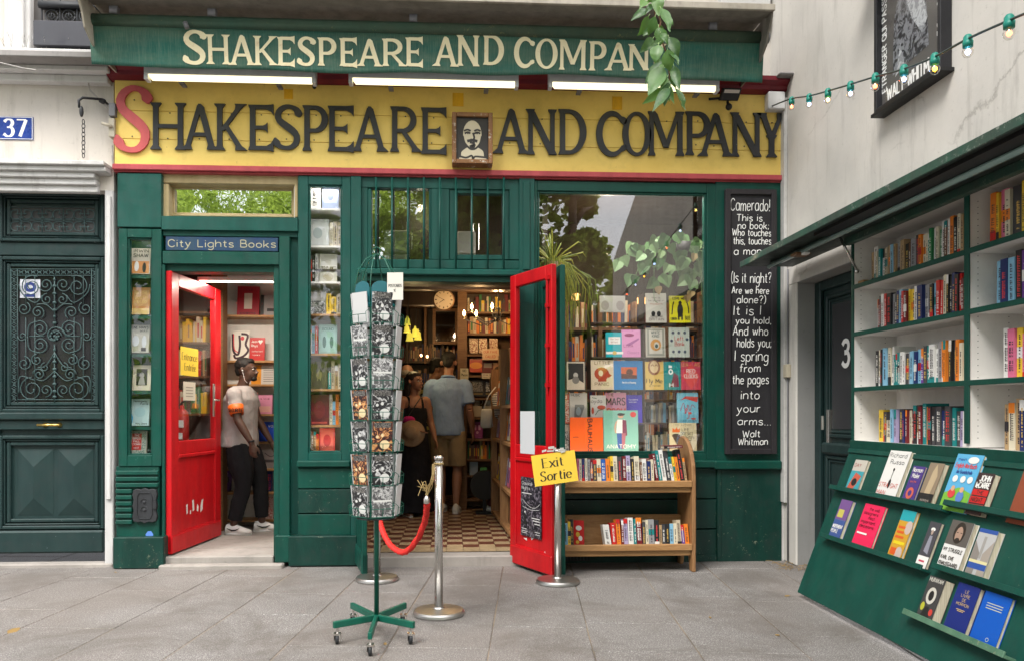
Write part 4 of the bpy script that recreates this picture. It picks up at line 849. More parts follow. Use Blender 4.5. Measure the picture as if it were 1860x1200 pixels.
for k in range(4):
    cx = 115+k*115
    for sy in (-1, 1):
        for sx in (-1, 1):
            pts = [(cx+sx*8, 242+sy*8), (cx+sx*50, 242+sy*12), (cx+sx*52, 242+sy*48), (cx+sx*20, 242+sy*56), (cx+sx*22, 242+sy*30)]
            gm.tube([gp(x, y) for x, y in smooth(pts, 4)], .004, 5)
        gm.tube([gp(cx, 242), gp(cx, 242+sy*66)], .004, 5)
        gm.tube([gp(cx-14, 242+sy*22), gp(cx, 242+sy*10), gp(cx+14, 242+sy*22)], .004, 5)
        gm.tube([gp(cx-30, 242+sy*36), gp(cx+30, 242+sy*36)], .0035, 5)
for a_, b_ in (((50, 170), (527, 170)), ((50, 312), (527, 312)), ((50, 170), (50, 312)), ((527, 170), (527, 312)), ((50, 241), (527, 241))): gm.tube([gp(*a_), gp(*b_)], .004, 5)
gm.build('grille', GRI, door, True)
# sticker behind the glass
a, b, c, d = xd(33), xd(70), zd(541), zd(507); mb = MB(); f = Fr((a, DY+.027, c), (1, 0, 0), (0, 0, 1)); f.rect(mb, 0, 0, b-a, d-c, 0); f.disc(mb, (b-a)/2, (d-c)*.58, .05, .042, 1); f.disc(mb, (b-a)/2, (d-c)*.58, .022, .018, 0); f.rect(mb, .03, .008, b-a-.04, .03, 1)
mb.build('sticker', [plain((.55, .56, .62), .4), plain((.03, .05, .22), .4)], door)
# number plate 37
a, b, c, d = RECT(-6, 212, 60, 254, NY-.01); pl = thing('number_plate', 'blue enamel house number 37 on the cream wall', 'number plate', ((a+b)/2, NY, c))
m = paint('blue_enamel', (.012, .045, .27), (.010, .035, .20), rough=.25, chip=(.5, .46, .42), chip_amt=.68); MB().box(a, b, NY-.010, NY, c, d).build('plate', m, pl, bevel=.003)
mb = MB(); f = Fr((a, NY-.0102, c), (1, 0, 0), (0, 0, 1)); zx = (b-a)/66
f.text(mb, '37', zx*13, .026, .135, .20, 0, width=zx*40, nib=.4); mb.build('numerals', CHALK, pl)
mb = MB(); frame_mb(mb, a+.004, b-.004, c+.004, d-.004, .004, NY-.0106, NY-.0098); mb.build('plate_border', CHALK, pl)
# balcony planter with iron rail
pb = thing('balcony_planter', 'dark grey trough hung on an ornate iron balcony rail', 'planter', PY(110, 105, NY-.2))
a, b, c, d = RECT(62, 40, 160, 86, NY-.24); MB().box(a, b+.2, NY-.26, NY-.08, c, d).build('trough', paint('trough_grey', (.05, .052, .062), (.04, .04, .05)), pb, bevel=.006)
mb = MB(); yb = NY-.05
for (cx, cy) in ((94, 30), (125, 30), (156, 30), (122, 95), (153, 95), (92, 95)):
    c0 = PY(cx, cy, yb); mb.tube([c0+Vector((math.cos(t)*.05, 0, math.sin(t)*.05)) for t in [k*PI/8 for k in range(17)]], .006, 6)
    for s in (-1, 1):
        mb.tube([c0+Vector((s*.006, 0, -.03)), c0+Vector((s*.028, 0, 0)), c0+Vector((s*.012, 0, .022)), c0+Vector((s*.004, 0, .01))], .006, 5)
    mb.ell(c0+Vector((0, 0, .012)), (.007, .007, .03), 5)
for py in (13, 48, 82, 108): mb.tube([PY(70, py, yb), PY(185, py, yb)], .009, 6)
for px in (76, 109, 140, 170): mb.tube([PY(px, -60, yb), PY(px, 108, yb)], .007, 6)
mb.box(XX(72, yb), XX(190, yb), yb-.03, yb+.03, ZZ(110, 16, yb), ZZ(110, 6, yb))
mb.build('railing', IRON, pb, True)
# wall bracket with chain, shutter hooks, cables
ch = thing('chain_bracket', 'rusty iron wall bracket with a hanging chain beside the red letter S', 'bracket', PY(195, 185, NY-.05))
mb = MB(); mb.tube([PY(196, 190, NY-.02), PY(185, 181, NY-.1), PY(150, 178, NY-.22), PY(143, 183, NY-.24), PY(144, 196, NY-.24)], .010, 8); mb.ell(PY(186, 184, NY-.08), (.03, .03, .02), 8); mb.ell(PY(148, 203, NY-.24), (.016, .016, .045), 8); mb.build('bracket_arm', IRON, ch, True)
mb = MB()
for k in range(9):
    c0 = PY(151.5, 222+k*7.6, NY-.24); w_ = .012; e = Vector((1, 0, 0)) if k % 2 else Vector((.35, .9, 0))
    mb.tube([c0+e*w_*math.cos(t)+Vector((0, 0, .020*math.sin(t))) for t in [q*PI/5 for q in range(11)]], .0032, 5)
mb.build('chain', IRON, ch, True)
hk = thing('meter_box', 'grey junction boxes and latch on the wall edge left of the red letter S', 'box', PY(203, 220, NY-.05))
fbx('grey_box', ZINC, hk, 197, 187, 209, 211, NY-.09, NY, .004); fbx('cream_box', paint('cream_box_paint', (.5, .45, .36), (.4, .36, .28)), hk, 197, 215, 208, 249, NY-.08, NY, .004)
mb = MB(); mb.tube([PY(185, 224, NY-.1), PY(203, 230, NY-.09)], .012, 8); mb.build('latch', plain((.5, .45, .36), .6), hk, True)
mb = MB(); mb.tube([PY(x, y, NY-.06) for x, y in smooth([(148, 128), (158, 142), (162, 160), (172, 172), (190, 190), (200, 196)], 4)], .004, 5); mb.tube([PY(x, y, NY-.3) for x, y in [(-10, 112), (40, 124), (65, 128)]], .005, 5); mb.tube([PY(x, y, NY-.06) for x, y in [(172, 128), (160, 140), (163, 165), (196, 198)]], .003, 5)
for y in (283, 265): mb.tube([PY(204, y, NY-.05), PY(206, y+25, NY-.04)], .006, 5)
tag(mb.build('cable', plain((.35, .33, .31), .6)), 'loose thin cables down the cream wall beside the awning end', 'cable')
# ================================================================ RIGHT WALL
XW = 2.80
rw_ = thing('side_wall', 'pale weathered plaster wall with fine cracks running towards the viewer at right', 'wall', (XW, 4, 0))
Ye = 6.17; Yk = 5.13; zo = ZZ(1451, 513, 6.17)
MB().box(XW, XW+.6, Ye, D+.6, 0, zo).build('wall', PLASTER, rw_, bevel=.01)
MB().prism([(XW, -.6, 2.47), (XW, D+.6, 2.47), (XW, D+.6, 9), (XW, 1.3, 9), (XW, 1.3, 4.7), (XW, -.6, 3.9)], (.6, 0, 0)).build('wall', PLASTER, rw_, bevel=.01)
MB().box(XW, XW+.6, Yk, D+.6, zo, 2.469).build('wall', PLASTER, rw_)
MB().box(XW, XW+.6, -.6, 2.2, 0, 2.469).build('wall', PLASTER, rw_)
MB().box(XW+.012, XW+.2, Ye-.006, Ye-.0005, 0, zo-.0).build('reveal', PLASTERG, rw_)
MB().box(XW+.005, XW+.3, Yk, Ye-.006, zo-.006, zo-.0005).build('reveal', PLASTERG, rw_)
MB().box(XW-.02, XW+.02, D-.02, D+.0, 0, 3.95).build('corner_trim', MOULD, rw_)
MB().box(XW-.03, XW-.0005, D-.10, D-.025, .5, 3.9).build('trunking', paint('trunking_white', (.55, .54, .52), (.45, .44, .42), dirt=.5), rw_, bevel=.004)
mb = MB(); mb.tube([(XW-.012, D-.13, z) for z in (.02, 1.2, 2.45)], .007, 6); mb.build('pipe', ZINC, rw_, True)
a = PX(1434, 672, XW-.001); MB().box(XW-.035, XW-.0005, a.y-.03, a.y+.05, a.z-.06, a.z+.05).build('bell_box', paint('cream_switch', (.55, .50, .38), (.45, .4, .3)), rw_, bevel=.004)
# corner ledge / eaves debris at the top
mb = MB(); mb.box(2.68, XW+.03, D-.22, D-.05, 4.035, 4.06); mb.build('ledge', plaster('ledge_grey', (.3, .29, .28), (.18, .17, .17), (.08, .08, .08), crack=False), rw_, bevel=.01)
# door 3
d3 = thing('side_door', 'dark slate door number 3 recessed in the plaster wall beside the stall', 'door', (XW+.18, 5.65, 0))
DX = XW+.185
MB().box(DX, DX+.05, Yk+.003, Ye, .0, zo).build('door_leaf', SLATE, d3)
MB().box(DX-.035, DX-.001, Ye-.10, Ye-.005, .0, zo-.01).build('door_frame', SLATE, d3, bevel=.008); MB().box(DX-.035, DX-.001, Yk+.003, Ye-.10, zo-.09, zo-.01).build('door_frame', SLATE, d3, bevel=.008)
for (z0, z1) in ((1.06, zo-.14), (.12, .92)):
    for k, (ins, w, t) in enumerate(((0, .03, .022), (.035, .02, .012))):
        mb = MB(); y0, y1 = Yk+.005, Ye-.16; y0 += ins; y1 -= ins; 
        mb.box(DX-t, DX-.0008, y1-w, y1, z0+ins, z1-ins); mb.box(DX-t, DX-.0008, y0, y1-w, z1-ins-w, z1-ins); mb.box(DX-t, DX-.0008, y0, y1-w, z0+ins, z0+ins+w); mb.build('moulding', SLATE, d3, bevel=.006)
MB().box(DX-.004, DX-.0005, Yk+.05, Ye-.24, 1.13, zo-.22).build('dark_glass', plain((.035, .036, .04), .25), d3)
MB().box(DX-.045, DX-.001, Yk+.004, Ye-.135, .93, 1.02).build('lock_rail', SLATE, d3, bevel=.015)
mb = MB(); a = PX(1503, 775, DX-.03); mb.box(DX-.03, DX-.0002, a.y-.02, a.y+.02, a.z-.14, a.z+.14); mb.tube([(DX-.06, a.y+.02, a.z-.02), (DX-.06, a.y+.02, a.z+.09)], .012, 8); mb.build('handle', STEEL, d3, bevel=.002)
a = PX(1534, 642, DX-.006); mb = MB(); f = Fr((DX-.006, a.y+.035, a.z-.09), (0, -1, 0), (0, 0, 1)); f.text(mb, '3', 0, 0, .185, .2, 0, width=.10); mb.build('numeral', CHALK, d3)
# surrounding street, only seen mirrored in the glass: trees behind the camera
tr = random.Random(11)
TRL = leafmat('tree_leaf', (.08, .15, .03), (.26, .38, .09), .55); BARK = plaster('bark', (.16, .12, .09), (.10, .08, .06), (.05, .04, .03), crack=False)
def tree(x, y, h, cr, lab, n=3600):
    t = thing('plane_tree', lab, 'tree', (x, y, 0), 'trees across the street')
    mb = MB(); mb.tube([(x, y, 0), (x+.1, y, h*.25), (x-.1, y+.1, h*.5), (x, y, h*.8)], [.28, .22, .17, .06], 10)
    for k in range(7):
        a = k*.9+tr.random(); z0 = h*(.3+.07*k); mb.tube([(x, y, z0), (x+math.cos(a)*cr*.4, y+math.sin(a)*cr*.4, z0+cr*.3), (x+math.cos(a)*cr*.8, y+math.sin(a)*cr*.8, z0+cr*.45)], [.1, .06, .02], 6)
    mb.build('trunk', BARK, t, True)
    mb = MB(); cl = [(Vector((tr.gauss(0, cr*.5), tr.gauss(0, cr*.5), h*.68+tr.gauss(0, h*.17))), tr.uniform(.5, 1.1)*cr*.42) for _ in range(16)]
    for k in range(n):
        c, r = cl[tr.randrange(16)]; d_ = Vector((tr.gauss(0, 1), tr.gauss(0, 1), tr.gauss(0, 1))).normalized()*r*tr.uniform(.55, 1)
        q = Vector((x, y, 0))+c+d_; u = Vector((tr.uniform(-1, 1), tr.uniform(-1, 1), tr.uniform(-.5, .5))).normalized()*.13; v = u.orthogonal().normalized()*.09
        mb.face([q-u, q-v, q+u, q+v])
    mb.build('crown', TRL, t)
tree(-4.5, -6.5, 9, 2.8, 'broad green tree across the street, mirrored in the transom'); tree(-.6, -7.5, 9.5, 2.6, 'green tree across the street, mirrored in the barred transom'); tree(1.3, -5.8, 9.2, 2.3, 'green tree across the street, mirrored at the top of the large window', 8000); tree(-9.5, -8, 9, 3, 'tree across the street furthest left behind the viewer')
tree(3.9, -8.5, 5.2, 1.7, 'low bushy tree across the street, mirrored at the foot of the sky in the window', 3000)
tree(3.05, -6.6, 9.3, 1.75, 'green tree across the street, mirrored beside the sky gap in the large window', 7000)
hedge = MB()
for k in range(5000):
    q = Vector((tr.uniform(-14, 8), tr.uniform(-14, -12.5), abs(tr.gauss(0, 1.5)))); u = Vector((tr.uniform(-1, 1), 0, tr.uniform(-1, 1))).normalized()*.2; v = u.orthogonal().normalized()*.14; hedge.face([q-u, q-v, q+u, q+v])
tag(hedge.build('far_greenery', TRL), 'low mass of shrubs far behind the viewer, mirrored in the glass', 'shrubs', kind='stuff')
# ================================================================ INTERIORS
def struct(name, mat, *b, bevel=0):
    o = MB().box(*b).build(name, mat, None, bevel=bevel); o['kind'] = 'structure'; return o
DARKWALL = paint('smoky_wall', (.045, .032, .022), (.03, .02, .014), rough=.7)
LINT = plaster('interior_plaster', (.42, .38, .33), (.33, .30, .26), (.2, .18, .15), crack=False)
XL0, XL1 = -2.86, -1.40; XC0, XC1 = -1.38, .80; XR1 = 2.75
struct('interior_floor', SILL, XL0, XL1, D+.36, 8.9, -.05, .087)
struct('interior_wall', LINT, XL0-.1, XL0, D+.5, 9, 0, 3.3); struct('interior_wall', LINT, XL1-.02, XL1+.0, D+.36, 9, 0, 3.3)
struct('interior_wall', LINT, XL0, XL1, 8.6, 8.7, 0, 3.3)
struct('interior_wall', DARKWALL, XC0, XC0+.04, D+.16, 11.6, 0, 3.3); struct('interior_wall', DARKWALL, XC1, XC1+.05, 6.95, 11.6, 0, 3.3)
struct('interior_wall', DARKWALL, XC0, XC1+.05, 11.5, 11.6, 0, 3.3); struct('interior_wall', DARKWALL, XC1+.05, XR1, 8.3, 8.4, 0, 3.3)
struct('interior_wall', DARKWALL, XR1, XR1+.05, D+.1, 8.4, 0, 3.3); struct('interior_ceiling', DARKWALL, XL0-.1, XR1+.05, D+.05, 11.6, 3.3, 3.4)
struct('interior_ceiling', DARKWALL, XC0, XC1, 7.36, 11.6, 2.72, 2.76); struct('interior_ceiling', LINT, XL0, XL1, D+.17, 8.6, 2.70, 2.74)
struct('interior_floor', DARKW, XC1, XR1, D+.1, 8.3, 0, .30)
# chequered tiles of the centre room: singly built where they show, colour alternates in broad bands
fl0 = struct('tiled_floor', plain((.05, .035, .025), .8), XC0, XC1, D+.065, 11.5, 0, .088)
TA = paint('buff_tile', (.40, .29, .17), (.32, .23, .13), rough=.35, bstr=.1); TB = paint('brown_tile', (.13, .042, .028), (.10, .032, .02), rough=.35, bstr=.1)
tme = {}
for nm, mt in (('a', TA), ('b', TB)):
    me = bpy.data.meshes.new('tile'); q = MB().box(.0015, .1385, .0015, .1385, 0, .012); me.from_pydata(q.v, [], q.f); me.materials.append(mt); tme[nm] = me
far = {'a': MB(), 'b': MB()}; cnt = 0
for j in range(34):
    for i in range(15):
        x = XC0+.06+i*.14; y = D+.07+j*.14; k = 'a' if (j == 0 or (i+j) % 2 == 0) else 'b'
        if j < 22 and cnt < 290 and x > -1.3 and (j*.14*-.0 + x) < .7:
            o = bpy.data.objects.new('tile', tme[k]); o.location = (x, y, .088); COL.objects.link(o); o.parent = fl0; cnt += 1
        elif x < .66: far[k].box(x+.0015, x+.1385, y+.0015, y+.1385, .088, .1)
for k, mt in (('a', TA), ('b', TB)):
    if far[k].f: far[k].build('tile', mt, fl0)['kind'] = 'stuff'
# point lights inside the shop, some without a modelled fixture
def plamp(loc, e, c, r=.03, parent=None):
    ld = bpy.data.lights.new('interior_glow', 'POINT'); ld.energy = e*.68; ld.color = c; ld.shadow_soft_size = r
    lo = bpy.data.objects.new('interior_glow', ld); COL.objects.link(lo); lo.location = loc
    if parent is not None: lo.parent = parent; lo.matrix_parent_inverse = parent.matrix_basis.inverted()
    return lo
WARM = (1, .62, .28)

# ---------------------------------------------------------------- books
PAL = [('cream', (.62, .56, .42)), ('white', (.68, .67, .64)), ('black', (.018, .018, .02)), ('charcoal', (.05, .05, .055)), ('navy', (.012, .025, .11)), ('blue', (.02, .10, .38)), ('pale blue', (.20, .42, .58)), ('teal', (.01, .20, .20)), ('green', (.02, .18, .06)),
       ('orange', (.72, .20, .02)), ('red', (.50, .015, .015)), ('maroon', (.14, .012, .018)), ('yellow', (.75, .50, .04)), ('pink', (.60, .14, .25)), ('purple', (.12, .04, .25)), ('grey', (.26, .26, .27)), ('brown', (.14, .06, .03)), ('tan', (.40, .27, .14)), ('lilac', (.38, .32, .50)), ('beige', (.50, .42, .30))]
PD_ = dict(PAL)
def book_mats(c):
    ink = (.75, .73, .68) if sum(PD_[c]) < .75 else (.04, .03, .04)
    if c in ('black', 'charcoal', 'navy'): ink = random.choice([(.75, .73, .68), (.65, .42, .1), (.6, .05, .05)])
    return [plain(PD_[c], .38, name=c.replace(' ', '_')+'_cover'), PAGES, plain(ink, .5), plain(random.choice([PD_['red'], PD_['orange'], PD_['white'], PD_['teal'], PD_['black']]), .4)]
def spine_mesh(mb, o, a, up, out, th, h, dep, rb, k0=0):
    """book standing: o = lower front corner, a = thickness direction, up, out = from the pages towards the spine"""
    a = a.normalized(); up = up.normalized(); out = out.normalized(); t = min(.0022, th*.15)
    back = -out
    mb.obox(o, a*th, out*-t*1.4, up*h, k0)                                     # spine
    mb.obox(o+back*t*1.4, a*t, back*(dep-t), up*h, k0); mb.obox(o+back*t*1.4+a*(th-t), a*t, back*(dep-t), up*h, k0)
    mb.obox(o+back*t*1.5+a*t*1.02+up*.004, a*(th-2.04*t), back*(dep-2.6*t), up*(h-.008), k0+1)
    def q(s0, s1, z0, z1, m, e):
        p = o+out*e; mb.face([p+a*th*s0+up*h*z0, p+a*th*s1+up*h*z0, p+a*th*s1+up*h*z1, p+a*th*s0+up*h*z1], k0+m)
    if rb.random() < .45: zb = rb.choice([(0, rb.uniform(.12, .3)), (rb.uniform(.7, .85), 1), (.4, .62)]); q(0, 1, zb[0], zb[1], 3, .0004)
    z = rb.uniform(.08, .2); end = rb.uniform(.7, .92); wd = rb.uniform(.30, .62)
    while z < end:                                                              # lettering running up the spine
        l = rb.uniform(.012, .035); s0 = .5-wd/2+rb.uniform(0, .05)
        if rb.random() < .84:
            if rb.random() < .5: q(s0, .5+wd/2, z, z+l*.4, 2, .0008); q(s0, s0+.18, z+l*.4, z+l, 2, .0008)
            else: q(s0, s0+wd*.45, z, z+l, 2, .0008); q(.5+wd/2-.16, .5+wd/2, z, z+l*.8, 2, .0008)
        z += l*1.35
WORDN = ['first', 'second', 'third', 'fourth', 'fifth', 'sixth', 'seventh', 'eighth', 'ninth', 'tenth', 'eleventh', 'twelfth', 'thirteenth', 'fourteenth', 'fifteenth', 'sixteenth', 'seventeenth', 'eighteenth', 'nineteenth', 'twentieth'] + [w+' '+u for w in ('twenty', 'thirty') for u in ('first', 'second', 'third', 'fourth', 'fifth', 'sixth', 'seventh', 'eighth', 'ninth')]
WORDN = [w.replace('twenty ', 'twenty-').replace('thirty ', 'thirty-') for w in WORDN]
def size_word(th, h):
    return ('thin ' if th < .017 else 'thick ' if th > .033 else '')+('tall ' if h > .215 else 'short ' if h < .16 else '')
def shelf_row(start, a, up, out, length, hr, thr, dep, where, group, seed, cols=None, lean=.06, stuff=None, maxn=60, seq=None):
    """a row of spines from start along a; every book an object with its own label"""
    rb = random.Random(seed); random.seed(seed); s = 0; n = 0
    while s < length and n < maxn:
        th = rb.uniform(*thr); th = th if rb.random() < .85 else th*1.5; h = rb.uniform(*hr); c = (seq[n] if seq and n < len(seq) else rb.choice(cols or [p_[0] for p_ in PAL]))
        if s+th > length: break
        l = rb.gauss(0, .012) if rb.random() < .9 else lean
        tilt = (up+a*l).normalized(); aa = (a-up*l*0).normalized(); o = start+a*s+out*rb.uniform(-.012, .006)
        mb = stuff or MB(); spine_mesh(mb, o, aa, tilt, out, th, h, dep*rb.uniform(.9, 1), rb, 0)
        if stuff is None:
            b = mb.build('book', book_mats(c)); tag(b, '%s%s book, %s from the left %s' % (size_word(th, h), c, WORDN[min(n, 37)], where), 'book', group)
        else:
            for k in range(len(mb.m)-1, -1, -1):
                if mb.m[k] >= 10: break
            pass
        s += th+rb.uniform(.0005, .002)+(abs(l)*h*.15 if abs(l) > .03 else 0); n += 1
    return n
def stuff_row(name, lab, cat, rows, seed, cols, emis=None):
    """distant rows of spines joined into one object"""
    rb = random.Random(seed); mb = MB(); mats = [plain(PD_[c], .5) for c in cols]
    for (st, a, up, out, L, hr, thr, dep) in rows:
        s = 0
        while s < L:
            th = rb.uniform(*thr); h = rb.uniform(*hr); k = rb.randrange(len(cols)); o = st+a*s+out*rb.uniform(-.02, .0)
            mb.obox(o, a*th*.95, -out*dep, (up+a*rb.gauss(0, .02)).normalized()*h, k)
            if rb.random() < .6: p = o+out*.0008; mb.face([p+a*th*.25+up*h*.2, p+a*th*.7+up*h*.2, p+a*th*.7+up*h*.75, p+a*th*.25+up*h*.75], (k+3) % len(cols))
            s += th
    o = mb.build(name, mats); return tag(o, lab, cat, kind='stuff')
def ink(c, r=.5): return plain(c, r)
def cover_book(o, a, up, w, h, th, col, art, label, group=None, name='book', cat='book', inks=(), title_name='cover_print', side=1):
    """book shown by its front cover: o = lower left of the cover face, a = right, up"""
    a = a.normalized(); up = up.normalized(); n = a.cross(up).normalized()
    t = thing(name, label, cat, o, group); cm = plain(col, .33, name='cover_colour')
    mb = MB(); mb.obox(o, a*w, -n*.002, up*h); mb.obox(o-n*(th-.002), a*w, -n*.002, up*h); mb.obox(o-n*.002, a*.002, -n*(th-.004), up*h); mb.build('cover', cm, t)
    if th > .006: mb = MB(); mb.obox(o+a*.0025-n*.0022+up*.003, a*(w-.006), -n*(th-.0045), up*(h-.006)); mb.build('pages', PAGES, t)
    if art:
        mb = MB(); f = Fr(o, a, up); art(f, mb, w, h)
        ml = [plain(c, .4) if not isinstance(c, bpy.types.Material) else c for c in inks]
        mb.build(title_name, ml, t)
    return t
WH, BK = (.75, .74, .70), (.02, .02, .02)
# generic cover layouts -------------------------------------------------
def lay(items):
    """items: ('r',x0,y0,x1,y1,m) ('d',x,y,rx,ry,m) ('t',text,x,y,h,width,pen,m,nib) ('p',[(x,y)..],m) ('l',[(x,y)..],w,m) in unit coordinates"""
    def art(f, mb, w, h):
        for q in items:
            if q[0] == 'r': f.rect(mb, q[1]*w, q[2]*h, q[3]*w, q[4]*h, q[5])
            elif q[0] == 'd': f.disc(mb, q[1]*w, q[2]*h, q[3]*w, q[4]*h, q[5])
            elif q[0] == 'p': f.poly(mb, [(x*w, y*h) for x, y in q[1]], q[2])
            elif q[0] == 'l': f.stroke(mb, smooth([(x*w, y*h) for x, y in q[1]], 4), q[2]*w, q[3])
            elif q[0] == 't': f.text(mb, q[1], q[2]*w, q[3]*h, q[4]*h, q[6], q[7], width=q[5]*w, nib=q[8] if len(q) > 8 else None)
    return art
def tl(y, h, x0=.12, x1=.88, m=0, pen=.14): return ('r', x0, y, x1, y+h, m)

# ---------------------------------------------------------------- narrow case: six covers
NC = [(237, 450, 272, 498, (.60, .55, .47), 'pale novel cover with orange skyline, top of the narrow case', [('r', .05, .02, .95, .5, 2), ('d', .3, .3, .12, .2, 0), ('d', .7, .25, .1, .2, 1), ('t', 'IRWIN', .12, .84, .12, .76, .16, 1), ('t', 'SHAW', .12, .66, .13, .76, .16, 1)], [WH, BK, (.62, .28, .10)]),
      (239, 521, 271, 571, (.55, .25, .08), 'orange novel cover, second from the top in the narrow case', [('r', 0, 0, 1, .22, 0), ('r', .08, .3, .92, .9, 1), ('t', 'AND THE', .14, .74, .1, .7, .15, 0), ('t', 'SOUTH', .14, .58, .1, .7, .15, 0), ('t', 'HOLDS', .14, .42, .1, .7, .15, 0)], [(.70, .50, .20), (.58, .33, .14)]),
      (235, 589, 270, 640, (.50, .49, .42), 'grey-green book with two figures on its cover, third in the narrow case', [('t', "ONE MAN'S", .08, .86, .09, .84, .16, 0), ('t', 'WAY', .5, .74, .08, .4, .16, 0), ('d', .3, .42, .18, .2, 1), ('d', .74, .4, .12, .22, 1), ('r', .6, .05, .85, .18, 0)], [BK, (.62, .66, .68)]),
      (240, 662, 273, 708, (.62, .57, .45), 'cream-framed dark photo card of a seated figure in the narrow case', [('r', .2, .2, .8, .85, 0), ('d', .5, .6, .14, .12, 1), ('p', [(.3, .22), (.7, .22), (.62, .5), (.4, .5)], 1)], [BK, (.35, .34, .33)]),
      (236, 723, 270, 772, (.42, .58, .58), 'pale blue-green book cover with blue wave, fifth in the narrow case', [('t', 'Hemingway', .15, .88, .07, .7, .16, 0), ('t', 'Paris', .5, .78, .07, .4, .16, 0), ('p', [(0, 0), (.12, .1), (.16, .3), (.03, .5), (0, .5)], 1), ('d', .5, .5, .3, .18, 2), ('t', 'Mary Shore', .3, .05, .06, .6, .16, 0)], [BK, (.05, .35, .55), (.33, .52, .54)]),
      (232, 781, 265, 825, (.46, .47, .40), 'patterned cover with red label at the bottom of the narrow case', [('r', .04, .03, .96, .97, 3), ('r', .2, .2, .72, .88, 0), ('t', 'THE', .32, .76, .08, .28, .18, 1), ('t', 'BIRDS', .26, .64, .08, .4, .18, 1), ('t', 'FALL', .29, .52, .08, .34, .18, 1), ('t', 'DOWN', .26, .40, .08, .4, .18, 1), ('t', 'WEST', .3, .26, .06, .3, .18, 1)], [(.50, .03, .03), WH, BK, photo('pattern_print', (.04, .16, .13), (.5, .5, .42), 90)])]
for x0, y0, x1, y1, c, lab, items, inks in NC:
    y = D+.09; a, b, cc, dd = RECT(x0, y0, x1, y1, y); cover_book(Vector((a, y, cc)), Vector((1, 0, 0)), Vector((0, .12, 1)), b-a, dd-cc, .025, c, lay(items), lab, 'covers in the narrow case', inks=inks)
# city lights board
a, b, c, d = RECT(301, 431, 505, 456, D-.006); cl_ = thing('painted_board', 'small blue board reading City Lights Books over the entrance', 'sign', ((a+b)/2, D, c))
MB().box(a, b, D-.006, D+.018, c, d).build('board', paint('faded_blue_board', (.012, .040, .11), (.025, .055, .09), dirt=.6), cl_, bevel=.003)
mb = MB(); f = Fr((a, D-.0062, c), (1, 0, 0), (0, 0, 1)); f.text(mb, 'City Lights Books', .02, .030, .058, .13, 0, width=b-a-.04, jit=.3, rnd=random.Random(4)); mb.build('lettering', plain((.34, .32, .22), .7), cl_)

# ---------------------------------------------------------------- vitrine with shelves
vs_ = thing('vitrine_shelving', 'tall shelving of pale boards behind the narrow vitrine pane', 'shelving', (XX(590, D+.2), D+.3, .95))
a, b = XX(548, D+.2), XX(632, D+.2)
MB().box(a-.03, b+.03, D+.36, D+.38, .8, 3.2).build('back_panel', WHITE, vs_)
for x in (a-.03, b+.01): MB().box(x, x+.02, D+.035, D+.36, .8, 3.2).build('side_panel', WHITE, vs_)
SH = [381, 448, 513, 571, 642, 706, 771, 822]
for k, py in enumerate(SH):
    z = ZZ(590, py, D+.1); MB().box(a-.01, b+.01, D+.06, D+.36, z-.018, z).build('shelf', WHITE if k < 3 else PINE, vs_, bevel=.002)
VB = [(0, 585, 337, 615, (.25, .30, .45), 'blue-grey hardback at the very top of the vitrine', ['white']), (1, 563, 398, 597, (.55, .57, .55), 'pale picture book on the second vitrine shelf', ['cream', 'beige', 'beige']),
      (2, 580, 461, 612, (.58, .56, .48), 'cream illustrated book titled in a slanted banner', ['red', 'black', 'white']), (3, 563, 530, 591, (.50, .48, .47), 'grey engraved cover beside the yellow spines in the vitrine', ['yellow', 'yellow', 'beige']),
      (4, 579, 589, 612, (.25, .42, .38), 'sage green decorated book facing out in the vitrine', ['white', 'pale blue', 'red']), (5, 565, 655, 594, (.11, .10, .06), 'dark olive cover with a gold emblem in the vitrine', ['teal', 'beige', 'tan', 'cream']),
      (6, 563, 716, 597, (.16, .02, .03), 'dark red cover standing third shelf from below', ['cream', 'pale blue', 'orange', 'tan']), (7, 580, 777, 608, (.42, .05, .04), 'red patterned cover on the lowest vitrine shelf', ['beige', 'brown', 'tan', 'orange'])]
